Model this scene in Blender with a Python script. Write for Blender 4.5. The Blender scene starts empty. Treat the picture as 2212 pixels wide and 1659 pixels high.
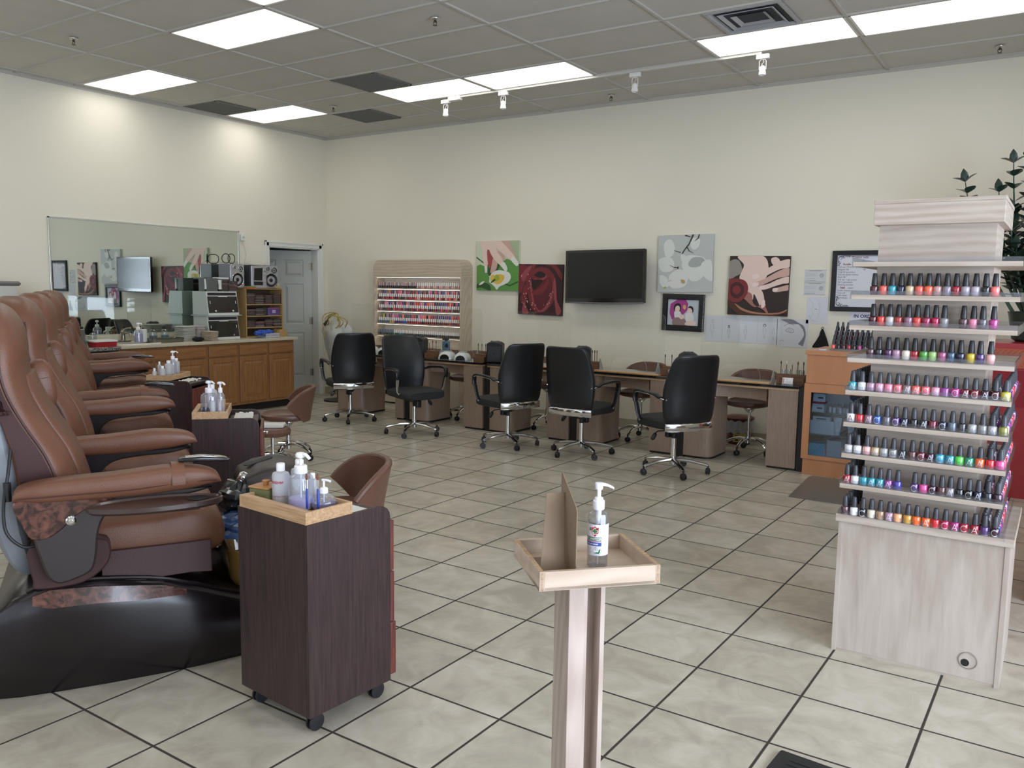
import bpy, bmesh, math, random
from mathutils import Vector, Matrix, Euler
random.seed(7)
PI = math.pi
sc = bpy.context.scene
COL = sc.collection
# ------------------------------------------------------------------ camera
FPX = 1790.15
yaw, pitch, roll = 0.5864, -0.1146, 0.0146
CAM = Vector((8.9966, -8.6314, 1.5743))
cy_, sy_, cp_, sp_ = math.cos(yaw), math.sin(yaw), math.cos(pitch), math.sin(pitch)
fw = Vector((-sy_*cp_, cy_*cp_, sp_)); rt = Vector((cy_, sy_, 0)); up = rt.cross(fw)
rt2 = math.cos(roll)*rt + math.sin(roll)*up; up2 = -math.sin(roll)*rt + math.cos(roll)*up
cd = bpy.data.cameras.new('camera'); cam = bpy.data.objects.new('camera', cd); COL.objects.link(cam)
m = Matrix.Identity(4)
for i in range(3):
    m[i][0] = rt2[i]; m[i][1] = up2[i]; m[i][2] = -fw[i]; m[i][3] = CAM[i]
cam.matrix_world = m
cd.sensor_fit = 'HORIZONTAL'; cd.sensor_width = 36.0; cd.lens = FPX/2212*36.0
cd.clip_start = 0.05; cd.clip_end = 100
sc.camera = cam
# ------------------------------------------------------------------ colour, world, daylight
sc.view_settings.view_transform = 'Standard'; sc.view_settings.look = 'None'
sc.view_settings.gamma = 1.0; sc.view_settings.use_curve_mapping = False
sc.view_settings.exposure = 0.10
w = bpy.data.worlds.new('world'); sc.world = w; w.use_nodes = True
bgn = w.node_tree.nodes['Background']; bgn.inputs[0].default_value = (0.62, 0.76, 1.0, 1); bgn.inputs[1].default_value = 1.0
def area(name, loc, rot, sx, sy, power, color):
    l = bpy.data.lights.new(name, 'AREA'); l.shape = 'RECTANGLE'; l.size = sx; l.size_y = sy
    l.energy = power; l.color = color
    o = bpy.data.objects.new(name, l); COL.objects.link(o); o.location = loc; o.rotation_euler = rot
    return o
# daylight standing outside the two glazed shop fronts (behind and right of the camera)
RX, FY, CH = 12.0, -12.0, 3.6576
area('daylight_right', (RX+0.35, -7.3, 1.45), (0, PI/2, 0), 2.5, 5.4, 640, (0.78, 0.81, 1.0))
area('daylight_front', (6.5, FY-0.35, 1.45), (PI/2, 0, 0), 9.0, 2.5, 110, (0.88, 0.86, 1.0))
PANEL_E = 4.3
# ------------------------------------------------------------------ materials
def srgb(h):
    if isinstance(h, str):
        h = h.lstrip('#'); c = [int(h[i:i+2], 16)/255 for i in (0, 2, 4)]
    else: c = [x/255 for x in h]
    return tuple((x/12.92 if x <= 0.04045 else ((x+0.055)/1.055)**2.4) for x in c)
MC = {}
def nt(name):
    mt = bpy.data.materials.new(name); mt.use_nodes = True
    t = mt.node_tree; return mt, t, t.nodes['Principled BSDF'], t.links.new
def setp(b, color=None, rough=None, metal=None, coat=None, spec=None, trans=None, ior=None, emit=None, es=None, alpha=None, sss=None):
    if color is not None: b.inputs['Base Color'].default_value = (*color, 1)
    if rough is not None: b.inputs['Roughness'].default_value = rough
    if metal is not None: b.inputs['Metallic'].default_value = metal
    if coat is not None: b.inputs['Coat Weight'].default_value = coat; b.inputs['Coat Roughness'].default_value = 0.08
    if spec is not None: b.inputs['Specular IOR Level'].default_value = spec
    if trans is not None: b.inputs['Transmission Weight'].default_value = trans
    if ior is not None: b.inputs['IOR'].default_value = ior
    if emit is not None: b.inputs['Emission Color'].default_value = (*emit, 1); b.inputs['Emission Strength'].default_value = es
    if alpha is not None: b.inputs['Alpha'].default_value = alpha
def P(name, col, rough=0.5, metal=0, var=0.0, vscale=6.0, bump=0.0, bscale=40.0, **k):
    """plain procedural material: optional soft colour variation and fine bump"""
    key = name
    if key in MC: return MC[key]
    mt, t, b, ln = nt(name); c = srgb(col); setp(b, c, rough, metal, **k)
    if var or bump:
        tc = t.nodes.new('ShaderNodeTexCoord')
    if var:
        n = t.nodes.new('ShaderNodeTexNoise'); n.inputs['Scale'].default_value = vscale; n.inputs['Detail'].default_value = 4
        ln(tc.outputs['Object'], n.inputs['Vector'])
        r = t.nodes.new('ShaderNodeValToRGB'); r.color_ramp.elements[0].position = 0.3; r.color_ramp.elements[1].position = 0.7
        r.color_ramp.elements[0].color = (*[x*(1-var) for x in c], 1); r.color_ramp.elements[1].color = (*[min(1, x*(1+var)) for x in c], 1)
        ln(n.outputs['Fac'], r.inputs['Fac']); ln(r.outputs['Color'], b.inputs['Base Color'])
    if bump:
        n = t.nodes.new('ShaderNodeTexNoise'); n.inputs['Scale'].default_value = bscale; n.inputs['Detail'].default_value = 3
        ln(tc.outputs['Object'], n.inputs['Vector'])
        bp = t.nodes.new('ShaderNodeBump'); bp.inputs['Strength'].default_value = bump; bp.inputs['Distance'].default_value = 0.01
        ln(n.outputs['Fac'], bp.inputs['Height']); ln(bp.outputs['Normal'], b.inputs['Normal'])
    MC[key] = mt; return mt
def WOOD(name, c1, c2, axis='Z', scale=1.0, rough=0.45, stretch=14, contrast=(0.35, 0.65), coat=0.0, rings=0.0):
    if name in MC: return MC[name]
    mt, t, b, ln = nt(name); setp(b, rough=rough, coat=coat)
    tc = t.nodes.new('ShaderNodeTexCoord'); mp = t.nodes.new('ShaderNodeMapping')
    s = {'X': (1, stretch, stretch), 'Y': (stretch, 1, stretch), 'Z': (stretch, stretch, 1)}[axis]
    mp.inputs['Scale'].default_value = [x*scale for x in s]; ln(tc.outputs['Object'], mp.inputs['Vector'])
    n = t.nodes.new('ShaderNodeTexNoise'); n.inputs['Scale'].default_value = 1.6; n.inputs['Detail'].default_value = 6; n.inputs['Distortion'].default_value = 0.6
    ln(mp.outputs['Vector'], n.inputs['Vector'])
    src = n.outputs['Fac']
    if rings:
        mp2 = t.nodes.new('ShaderNodeMapping'); mp2.inputs['Scale'].default_value = [x*scale*0.35 for x in {'X': (1, 5, 5), 'Y': (5, 1, 5), 'Z': (5, 5, 1)}[axis]]
        ln(tc.outputs['Object'], mp2.inputs['Vector'])
        wv = t.nodes.new('ShaderNodeTexWave'); wv.wave_type = 'RINGS'; wv.inputs['Scale'].default_value = 2.2; wv.inputs['Distortion'].default_value = 5; wv.inputs['Detail'].default_value = 2
        ln(mp2.outputs['Vector'], wv.inputs['Vector'])
        mx = t.nodes.new('ShaderNodeMath'); mx.operation = 'MULTIPLY_ADD'; mx.inputs[1].default_value = rings; ln(wv.outputs['Fac'], mx.inputs[0]); ln(n.outputs['Fac'], mx.inputs[2])
        mx2 = t.nodes.new('ShaderNodeMath'); mx2.operation = 'DIVIDE'; ln(mx.outputs[0], mx2.inputs[0]); mx2.inputs[1].default_value = 1+rings
        src = mx2.outputs[0]
    r = t.nodes.new('ShaderNodeValToRGB'); r.color_ramp.elements[0].position = contrast[0]; r.color_ramp.elements[1].position = contrast[1]
    r.color_ramp.elements[0].color = (*srgb(c1), 1); r.color_ramp.elements[1].color = (*srgb(c2), 1)
    ln(src, r.inputs['Fac']); ln(r.outputs['Color'], b.inputs['Base Color'])
    MC[name] = mt; return mt
def CLEAR(name, tint='#ffffff', refl=0.07, rough=0.02, haze=0.0):
    """thin clear sheet: transparent with a glossy skin"""
    if name in MC: return MC[name]
    mt = bpy.data.materials.new(name); mt.use_nodes = True; t = mt.node_tree; t.nodes.clear(); ln = t.links.new
    o = t.nodes.new('ShaderNodeOutputMaterial'); tr = t.nodes.new('ShaderNodeBsdfTransparent'); tr.inputs[0].default_value = (*srgb(tint), 1)
    g = t.nodes.new('ShaderNodeBsdfGlossy'); g.inputs['Roughness'].default_value = rough
    fr = t.nodes.new('ShaderNodeLayerWeight'); fr.inputs['Blend'].default_value = 0.5
    pw = t.nodes.new('ShaderNodeMath'); pw.operation = 'POWER'; pw.inputs[1].default_value = 5; ln(fr.outputs['Facing'], pw.inputs[0])
    ad = t.nodes.new('ShaderNodeMath'); ad.operation = 'MULTIPLY_ADD'; ad.use_clamp = True; ad.inputs[1].default_value = 0.9; ad.inputs[2].default_value = refl
    ln(pw.outputs[0], ad.inputs[0]); mx = t.nodes.new('ShaderNodeMixShader'); ln(ad.outputs[0], mx.inputs[0]); ln(tr.outputs[0], mx.inputs[1]); ln(g.outputs[0], mx.inputs[2])
    last = mx.outputs[0]
    if haze:
        d = t.nodes.new('ShaderNodeBsdfDiffuse'); d.inputs[0].default_value = (0.8, 0.82, 0.82, 1)
        m2 = t.nodes.new('ShaderNodeMixShader'); m2.inputs[0].default_value = haze; ln(last, m2.inputs[1]); ln(d.outputs[0], m2.inputs[2]); last = m2.outputs[0]
    ln(last, o.inputs[0]); MC[name] = mt; return mt
def EMIT(name, col, s):
    if name in MC: return MC[name]
    mt = bpy.data.materials.new(name); mt.use_nodes = True; t = mt.node_tree; t.nodes.clear()
    o = t.nodes.new('ShaderNodeOutputMaterial'); e = t.nodes.new('ShaderNodeEmission'); e.inputs[0].default_value = (*col, 1); e.inputs[1].default_value = s
    t.links.new(e.outputs[0], o.inputs[0]); MC[name] = mt; return mt
# ------------------------------------------------------------------ mesh builder
class MB:
    def __init__(s): s.v = []; s.f = []; s.m = []; s.T = Matrix.Identity(4); s.mi = 0
    def at(s, loc=(0, 0, 0), rz=0, rx=0, ry=0, sc_=1):
        s.T = Matrix.Translation(loc) @ Euler((rx, ry, rz)).to_matrix().to_4x4() @ Matrix.Scale(sc_, 4); return s
    def add(s, vs, fs, mi=None):
        b = len(s.v); T = s.T
        s.v += [tuple(T @ Vector(v)) for v in vs]
        for f in fs: s.f.append(tuple(b+i for i in f)); s.m.append(s.mi if mi is None else mi)
        return s
    def box(s, x0, x1, y0, y1, z0, z1, mi=None):
        vs = [(x, y, z) for z in (z0, z1) for y in (y0, y1) for x in (x0, x1)]
        return s.add(vs, [(0, 2, 3, 1), (4, 5, 7, 6), (0, 1, 5, 4), (2, 6, 7, 3), (0, 4, 6, 2), (1, 3, 7, 5)], mi)
    def loft(s, rings, cap=True, closed=False, mi=None):
        n = len(rings[0]); vs = [p for r in rings for p in r]; fs = []
        R = len(rings)
        for i in range(R if closed else R-1):
            a = i*n; b = ((i+1) % R)*n
            for j in range(n):
                k = (j+1) % n; fs.append((a+j, a+k, b+k, b+j))
        if cap and not closed: fs.append(tuple(range(n-1, -1, -1))); fs.append(tuple((R-1)*n+j for j in range(n)))
        return s.add(vs, fs, mi)
    def lathe(s, prof, n=20, cx=0, cy=0, cz=0, cap=True, mi=None, sx=1, sy=1):
        return s.loft([[(cx+r*math.cos(2*PI*j/n)*sx, cy+r*math.sin(2*PI*j/n)*sy, cz+z) for j in range(n)] for r, z in prof], cap=cap, mi=mi)
    def cyl(s, cx, cy, z0, z1, r, n=20, r2=None, mi=None): return s.lathe([(r, z0), (r if r2 is None else r2, z1)], n, cx, cy, mi=mi)
    def tube(s, path, r, n=8, cap=True, mi=None, flat=1.0, closed=False):
        ps = [Vector(p) for p in path]; rings = []; N = len(ps)
        rs = r if isinstance(r, (list, tuple)) else [r]*N
        prev = None
        for i, p in enumerate(ps):
            if closed: t = ps[(i+1) % N]-ps[i-1]
            else: t = ps[min(i+1, N-1)]-ps[max(i-1, 0)]
            t.normalize()
            if prev is None:
                a = Vector((0, 0, 1)) if abs(t.z) < 0.9 else Vector((1, 0, 0)); u = t.cross(a).normalized()
            else:
                u = (prev-t*prev.dot(t)).normalized()
            prev = u; v = t.cross(u)
            rings.append([tuple(p+u*rs[i]*math.cos(2*PI*j/n)+v*rs[i]*flat*math.sin(2*PI*j/n)) for j in range(n)])
        return s.loft(rings, cap=cap, closed=closed, mi=mi)
    def prism(s, poly, a, b, axis='Z', bev=0.0, mi=None):
        """extrude a 2D polygon between a and b along an axis; X: poly=(y,z), Y: poly=(x,z), Z: poly=(x,y)"""
        def mk(p, h):
            return {'X': (h, p[0], p[1]), 'Y': (p[0], h, p[1]), 'Z': (p[0], p[1], h)}[axis]
        if not bev: return s.loft([[mk(p, a) for p in poly], [mk(p, b) for p in poly]], mi=mi)
        sg = 1 if b > a else -1; ins = inset(poly, bev)
        return s.loft([[mk(p, a) for p in ins], [mk(p, a+sg*bev) for p in poly], [mk(p, b-sg*bev) for p in poly], [mk(p, b) for p in ins]], mi=mi)
    def rbox(s, x0, x1, y0, y1, z0, z1, r=0.02, b=0.005, n=4, mi=None):
        return s.prism(rrect(x0, x1, y0, y1, r, n), z0, z1, 'Z', b, mi)
    def sq(s, c, a, e1=0.6, e2=0.6, nu=16, nv=10, mi=None):
        """superellipsoid cushion"""
        def pw(x, e): return math.copysign(abs(x)**e, x)
        rings = []
        for i in range(nv+1):
            th = -PI/2+PI*(i+0.001)/(nv+0.002); ct, st = pw(math.cos(th), e1), pw(math.sin(th), e1)
            rings.append([(c[0]+a[0]*ct*pw(math.cos(2*PI*j/nu), e2), c[1]+a[1]*ct*pw(math.sin(2*PI*j/nu), e2), c[2]+a[2]*st) for j in range(nu)])
        return s.loft(rings, mi=mi)
    def poly(s, pts, mi=None): return s.add(pts, [tuple(range(len(pts)))], mi)
    def build(s, name, mats, parent=None, smooth=35, bevel=0, flip=False):
        me = bpy.data.meshes.new(name); me.from_pydata(s.v, [], s.f)
        if not isinstance(mats, (list, tuple)): mats = [mats]
        for q in mats: me.materials.append(q)
        me.polygons.foreach_set('material_index', s.m)
        bm = bmesh.new(); bm.from_mesh(me); bmesh.ops.recalc_face_normals(bm, faces=bm.faces); bm.to_mesh(me); bm.free()
        if smooth:
            me.shade_smooth(); me.set_sharp_from_angle(angle=math.radians(smooth))
        o = bpy.data.objects.new(name, me); COL.objects.link(o)
        if parent is not None: o.parent = parent
        if bevel:
            bv = o.modifiers.new('bevel', 'BEVEL'); bv.width = bevel; bv.segments = 2; bv.limit_method = 'ANGLE'; bv.angle_limit = math.radians(50)
        return o
def inset(poly, d):
    n = len(poly); out = []; A = sum(poly[i][0]*poly[(i+1) % n][1]-poly[(i+1) % n][0]*poly[i][1] for i in range(n)); sg = 1 if A > 0 else -1
    for i in range(n):
        p0, p1, p2 = Vector(poly[i-1]), Vector(poly[i]), Vector(poly[(i+1) % n])
        a = (p1-p0); b = (p2-p1)
        if a.length < 1e-7: a = b
        if b.length < 1e-7: b = a
        a.normalize(); b.normalize()
        na = Vector((-a.y, a.x))*sg; nb = Vector((-b.y, b.x))*sg; mm = (na+nb)
        if mm.length < 1e-6: mm = na
        mm.normalize(); k = d/max(0.5, mm.dot(na)); q = p1+mm*k; out.append((q.x, q.y))
    return out
def rrect(x0, x1, y0, y1, r, n=4):
    r = min(r, (x1-x0)/2-1e-5, (y1-y0)/2-1e-5); pts = []
    for cx, cy, a0 in ((x1-r, y1-r, 0), (x0+r, y1-r, PI/2), (x0+r, y0+r, PI), (x1-r, y0+r, 3*PI/2)):
        for i in range(n+1): a = a0+PI/2*i/n; pts.append((cx+r*math.cos(a), cy+r*math.sin(a)))
    return pts
def ring(c, u, v, a, b, n=16, e=1.0):
    """superellipse ring around c with axes u*a, v*b"""
    def pw(x): return math.copysign(abs(x)**e, x)
    c, u, v = Vector(c), Vector(u), Vector(v)
    return [tuple(c+u*a*pw(math.cos(2*PI*j/n))+v*b*pw(math.sin(2*PI*j/n))) for j in range(n)]
def spline(pts, n=6, closed=False):
    """Catmull-Rom through points of any dimension"""
    N = len(pts); out = []; dim = len(pts[0])
    rng = range(N) if closed else range(N-1)
    for i in rng:
        p = [pts[(i+k) % N] if closed else pts[min(max(i+k, 0), N-1)] for k in (-1, 0, 1, 2)]
        for j in range(n):
            t = j/n
            out.append(tuple(0.5*(2*p[1][d]+(p[2][d]-p[0][d])*t+(2*p[0][d]-5*p[1][d]+4*p[2][d]-p[3][d])*t*t+(3*p[1][d]-p[0][d]-3*p[2][d]+p[3][d])*t**3) for d in range(dim)))
    if not closed: out.append(tuple(pts[-1]))
    return out
def tag(o, label=None, cat=None, group=None, kind=None):
    if label: o['label'] = label
    if cat: o['category'] = cat
    if group: o['group'] = group
    if kind: o['kind'] = kind
    return o
def thing(name, label, cat, loc=(0, 0, 0), rz=0, group=None):
    o = bpy.data.objects.new(name, None); COL.objects.link(o); o.location = loc; o.rotation_euler = (0, 0, rz)
    o.empty_display_size = 0.05
    return tag(o, label, cat, group)
def single(name, mb, mats, label, cat, loc=(0, 0, 0), rz=0, group=None, **k):
    o = mb.build(name, mats, **k); o.location = loc; o.rotation_euler = (0, 0, rz); return tag(o, label, cat, group)
def struct(name, mb, mats, **k): return tag(mb.build(name, mats, **k), kind='structure')
def dup(root, loc, rz, label=None, group=None):
    r = root.copy(); COL.objects.link(r); r.location = loc; r.rotation_euler = (0, 0, rz)
    if label: r['label'] = label
    if group: r['group'] = group
    for ch in list(root.children):
        c = ch.copy(); COL.objects.link(c); c.parent = r
        for g in ch.children:
            d = g.copy(); COL.objects.link(d); d.parent = c
    return r
def text_into(mb, s, x, y, size, mi, place, align='LEFT', sx=1.0, shear=0, bold=0):
    """flat lettering from the built-in font added to a mesh; place maps (u, v) to a point"""
    cu = bpy.data.curves.new('lettering', 'FONT'); cu.body = s; cu.size = size; cu.align_x = align; cu.shear = shear; cu.resolution_u = 2; cu.offset = bold
    ob = bpy.data.objects.new('lettering', cu); COL.objects.link(ob)
    dg = bpy.context.evaluated_depsgraph_get(); dg.update(); me = bpy.data.meshes.new_from_object(ob.evaluated_get(dg))
    vs = [place(x+v.co.x*sx, y+v.co.y) for v in me.vertices]; fs = [tuple(p.vertices) for p in me.polygons]
    mb.add(vs, fs, mi)
    bpy.data.objects.remove(ob); bpy.data.curves.remove(cu); bpy.data.meshes.remove(me)
ORD = ['first', 'second', 'third', 'fourth', 'fifth', 'sixth', 'seventh', 'eighth', 'ninth', 'tenth', 'eleventh', 'twelfth', 'thirteenth', 'fourteenth', 'fifteenth', 'sixteenth', 'seventeenth', 'eighteenth', 'nineteenth', 'twentieth']
def ordn(i):
    if i < 20: return ORD[i]
    t = ['twenty', 'thirty', 'forty', 'fifty'][(i+1)//10-2]; r = (i+1) % 10
    return (t[:-1]+'ieth') if r == 0 else t+'-'+ORD[r-1]
# ================================================================== ROOM SHELL
M_wall = P('wall_paint', '#dfdaca', 0.75, var=0.02, vscale=0.7, bump=0.05, bscale=90)
# ---- floor tiles: one shader laid out to the tile grid of the room
def floor_mat():
    mt, t, b, ln = nt('floor_tile'); N = t.nodes.new
    ge = N('ShaderNodeNewGeometry'); sp = N('ShaderNodeSeparateXYZ'); ln(ge.outputs['Position'], sp.inputs[0])
    def M(op, a, b_=None, c=None):
        q = N('ShaderNodeMath'); q.operation = op
        for i, x in enumerate((a, b_, c)):
            if x is None: continue
            if isinstance(x, (int, float)): q.inputs[i].default_value = x
            else: ln(x, q.inputs[i])
        return q.outputs[0]
    yy = M('DIVIDE', M('ADD', sp.outputs['Y'], 7.0724), 0.41494)
    sh = M('MULTIPLY', M('ADD', sp.outputs['Y'], 5.010), -0.015)
    xx = M('DIVIDE', M('ADD', M('ADD', sp.outputs['X'], -7.3943), sh), 0.42805)
    def edge(v):
        f = M('FRACT', v); return M('MINIMUM', f, M('SUBTRACT', 1.0, f))
    d = M('MINIMUM', M('MULTIPLY', edge(xx), 0.428), M('MULTIPLY', edge(yy), 0.415))
    mr = N('ShaderNodeMapRange'); mr.inputs['From Min'].default_value = 0.0038; mr.inputs['From Max'].default_value = 0.0062; ln(d, mr.inputs['Value'])
    # per-tile tone
    cb = N('ShaderNodeCombineXYZ'); ln(M('FLOOR', xx), cb.inputs[0]); ln(M('FLOOR', yy), cb.inputs[1])
    wn = N('ShaderNodeTexWhiteNoise'); ln(cb.outputs[0], wn.inputs['Vector'])
    n1 = N('ShaderNodeTexNoise'); n1.inputs['Scale'].default_value = 5.5; n1.inputs['Detail'].default_value = 7; n1.inputs['Roughness'].default_value = 0.62; n1.inputs['Distortion'].default_value = 0.8
    va = N('ShaderNodeVectorMath'); va.operation = 'MULTIPLY_ADD'; ln(wn.outputs['Color'], va.inputs[0]); va.inputs[1].default_value = (7, 7, 7); ln(ge.outputs['Position'], va.inputs[2])
    ln(va.outputs[0], n1.inputs['Vector'])
    mo = M('ADD', n1.outputs['Fac'], M('MULTIPLY', M('SUBTRACT', wn.outputs['Value'], 0.5), 0.12))
    r = N('ShaderNodeValToRGB'); e = r.color_ramp.elements; e[0].position = 0.34; e[1].position = 0.68
    e[0].color = (*srgb('#a59d8f'), 1); e[1].color = (*srgb('#c4bdb0'), 1); k = e.new(0.5); k.color = (*srgb('#b5ae9f'), 1)
    ln(mo, r.inputs[0])
    mx = N('ShaderNodeMix'); mx.data_type = 'RGBA'; ln(mr.outputs[0], mx.inputs['Factor']); mx.inputs['A'].default_value = (*srgb('#38332e'), 1); ln(r.outputs[0], mx.inputs['B'])
    ln(mx.outputs['Result'], b.inputs['Base Color'])
    rr = N('ShaderNodeMapRange'); rr.inputs['To Min'].default_value = 0.85; rr.inputs['To Max'].default_value = 0.30; ln(mr.outputs[0], rr.inputs['Value']); ln(rr.outputs[0], b.inputs['Roughness'])
    bp = N('ShaderNodeBump'); bp.inputs['Strength'].default_value = 0.5; bp.inputs['Distance'].default_value = 0.002; ln(mr.outputs[0], bp.inputs['Height'])
    bp2 = N('ShaderNodeBump'); bp2.inputs['Strength'].default_value = 0.12; bp2.inputs['Distance'].default_value = 0.004; ln(n1.outputs['Fac'], bp2.inputs['Height']); ln(bp.outputs[0], bp2.inputs['Normal'])
    ln(bp2.outputs[0], b.inputs['Normal']); b.inputs['Specular IOR Level'].default_value = 0.4
    return mt
b = MB().box(-3, RX+.2, FY-.2, 0.2, -0.1, 0); struct('floor', b, floor_mat(), smooth=0)
b = MB().box(-3, RX+.2, FY-.2, 0.2, CH+.012, CH+.1)
M_ceil = P('ceiling_tile', '#c6c3bb', 0.9, var=0.03, vscale=3, bump=0.25, bscale=160); struct('ceiling', b, M_ceil, smooth=0)
# walls
DY0, DY1, DH = -1.06, -0.16, 2.10
b = MB(); b.box(-.15, 0, FY, DY0, 0, CH+.05); b.box(-.15, 0, DY1, 0, 0, CH+.05); b.box(-.15, 0, DY0, DY1, DH, CH+.05)
struct('wall_left', b, M_wall, smooth=0)
b = MB(); b.box(-.15, RX+.15, 0, .15, 0, CH+.05); struct('wall_back', b, M_wall, smooth=0)
# shop fronts behind the camera: sill wall, header, openings with glass
def shopfront(side):
    w = MB(); f = MB(); g = MB()
    if side == 'right':
        w.box(RX, RX+.15, FY, 0, 0, .25); w.box(RX, RX+.15, FY, 0, 2.7, CH+.05); w.box(RX, RX+.15, -4.6, 0, .25, 2.7); w.box(RX, RX+.15, FY, -9.8, .25, 2.7)
        for k in range(5):
            y = -9.8+k*1.30; f.box(RX+.02, RX+.09, y-.03, y+.03, .25, 2.7)
        f.box(RX+.02, RX+.09, -9.8, -4.6, .25, .31); f.box(RX+.02, RX+.09, -9.8, -4.6, 2.64, 2.7); f.box(RX+.02, RX+.09, -9.8, -4.6, 2.06, 2.12)
        g.box(RX+.05, RX+.056, -9.8, -4.6, .3, 2.65)
    else:
        w.box(-.15, RX+.15, FY-.15, FY, 0, .25); w.box(-.15, RX+.15, FY-.15, FY, 2.7, CH+.05); w.box(-.15, 2, FY-.15, FY, .25, 2.7); w.box(11, RX+.15, FY-.15, FY, .25, 2.7)
        for k in range(7):
            x = 2+k*1.5; f.box(x-.03, x+.03, FY-.09, FY-.02, .25, 2.7)
        f.box(2, 11, FY-.09, FY-.02, .25, .31); f.box(2, 11, FY-.09, FY-.02, 2.64, 2.7)
        g.box(2, 11, FY-.056, FY-.05, .3, 2.65)
    return w, f, g
M_alu = P('window_aluminium', '#8d8f90', 0.35, 0.8)
for nme, sd in (('wall_right', 'right'), ('wall_front', 'front')):
    w_, f_, g_ = shopfront(sd); struct(nme, w_, M_wall, smooth=0)
    o = struct('window_1' if sd == 'right' else 'window_2', f_, M_alu, smooth=0); g_.build('glass', CLEAR('window_glass', '#f4f8f6', 0.06), o)
# back room behind the open door
b = MB(); b.box(-2.6, -2.5, -2.4, .3, 0, 2.8); b.box(-2.6, -.15, -2.5, -2.4, 0, 2.8); b.box(-2.6, -.15, .3, .4, 0, 2.8); b.box(-2.6, -.15, -2.5, .4, 2.7, 2.8)
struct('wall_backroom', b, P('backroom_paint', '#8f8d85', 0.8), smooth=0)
# door casing + leaf
M_white = P('white_trim_paint', '#dcdcd6', 0.35)
b = MB()
for (y0, y1, z0, z1) in ((DY0-.07, DY0, 0, DH+.07), (DY1, DY1+.07, 0, DH+.07), (DY0-.07, DY1+.07, DH, DH+.07)):
    b.box(0, .014, y0, y1, z0, z1)
for (y0, y1, z0, z1) in ((DY0-.07, DY0-.045, 0, DH+.07), (DY1+.045, DY1+.07, 0, DH+.07), (DY0-.07, DY1+.07, DH+.045, DH+.07)):
    b.box(.014, .024, y0, y1, z0, z1)
b.box(-.15, .002, DY0-.005, DY0+.018, 0, DH); b.box(-.15, .002, DY1-.018, DY1+.005, 0, DH); b.box(-.15, .002, DY0, DY1, DH-.018, DH+.002)
struct('door_1', b, M_white, smooth=0, bevel=0.003)
door = bpy.data.objects.new('door_2', None); COL.objects.link(door); door.location = (-.13, DY1-.022, .02); door.rotation_euler = (0, 0, math.atan2(-.74, -.67)); tag(door, kind='structure')
M_door = P('door_grey_paint', '#b2b5ac', 0.42)
b = MB(); Wd, Hd = .87, 2.05
b.box(0, Wd, -.0105, .0105, 0, Hd)
for s_ in (1, -1):
    ya, yb = sorted((s_*.0105, s_*.0172))
    for a in ((0, .11, 0, Hd), (.38, .49, 0, Hd), (.76, Wd, 0, Hd), (.11, .38, 0, .24), (.49, .76, 0, .24), (.11, .38, .88, 1.0), (.49, .76, .88, 1.0), (.11, .38, 1.58, 1.68), (.49, .76, 1.58, 1.68), (.11, .38, 1.92, Hd), (.49, .76, 1.92, Hd)): b.box(a[0], a[1], ya, yb, a[2], a[3])
def raised(b, x0, x1, z0, z1, y, s):
    # moulded panel: sunken rim then a raised field
    q = [(x0, z0), (x1, z0), (x1, z1), (x0, z1)]
    b.loft([[(p[0], y, p[1]) for p in q], [(p[0], y-s*.006, p[1]) for p in inset(q, .010)], [(p[0], y-s*.006, p[1]) for p in inset(q, .020)], [(p[0], y+s*.004, p[1]) for p in inset(q, .05)]], cap=False)
    qq = inset(q, .05); b.poly([(p[0], y+s*.004, p[1]) for p in qq])
for s_ in (1, -1):
    for x0, x1 in ((.11, .38), (.49, .76)):
        for z0, z1 in ((.24, .88), (1.0, 1.58), (1.68, 1.92)):
            raised(b, x0, x1, z0, z1, .0172*s_, s_)
b.build('door_leaf', M_door, door, smooth=0)
M_brass = P('dull_hinge_metal', '#6f6a5c', 0.35, 0.9)
for z in (.25, 1.0, 1.78):
    h = MB(); h.cyl(-.004, .018, z, z+.1, .009, 10); h.box(0, .035, .0165, .0195, z, z+.1); h.build('hinge', M_brass, door)
h = MB(); h.at((.81, .03, .98), rx=-PI/2).lathe([(.028, -.012), (.028, -.006), (.01, 0), (.01, .03), (.026, .04), (.026, .06), (.012, .068)], 16); h.build('door_handle', M_brass, door)
# baseboards
M_base = P('baseboard_vinyl', '#a9a28f', 0.6)
struct('baseboard_back', MB().box(0, RX, -.012, 0, 0, .1), M_base, smooth=0)
b = MB().box(0, .012, -12, DY0-.07, 0, .1); b.box(0, .012, DY1+.07, 0, 0, .1); struct('baseboard_left', b, M_base, smooth=0)
# ---- ceiling grid of T-bars (x pitch 4 ft, y pitch 2 ft)
X0, GX, Y0, GY = 1.345, 1.2192, 0.5857, 0.6096
M_tbar = P('ceiling_grid_metal', '#bab7b0', 0.5)
b = MB()
z0, z1 = CH-.001, CH+.02
i = -1
while X0+GX*i < RX:
    x = X0+GX*i
    if x > 0.02: b.box(x-.012, x+.012, FY, 0, z0, z1)
    i += 1
j = 0
while -(Y0+GY*j) > FY:
    y = -(Y0+GY*j); b.box(0, RX, y-.012, y+.012, z0-.0005, z1); j += 1
b.box(0, .02, FY, 0, z0, z1); b.box(0, RX, -.02, 0, z0, z1); b.box(RX-.02, RX, FY, 0, z0, z1)
b.box(.0, .012, FY, 0, CH-.022, CH+.02); b.box(0, RX, -.012, 0, CH-.022, CH+.02)
struct('trim_1', b, M_tbar, smooth=0)
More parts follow.
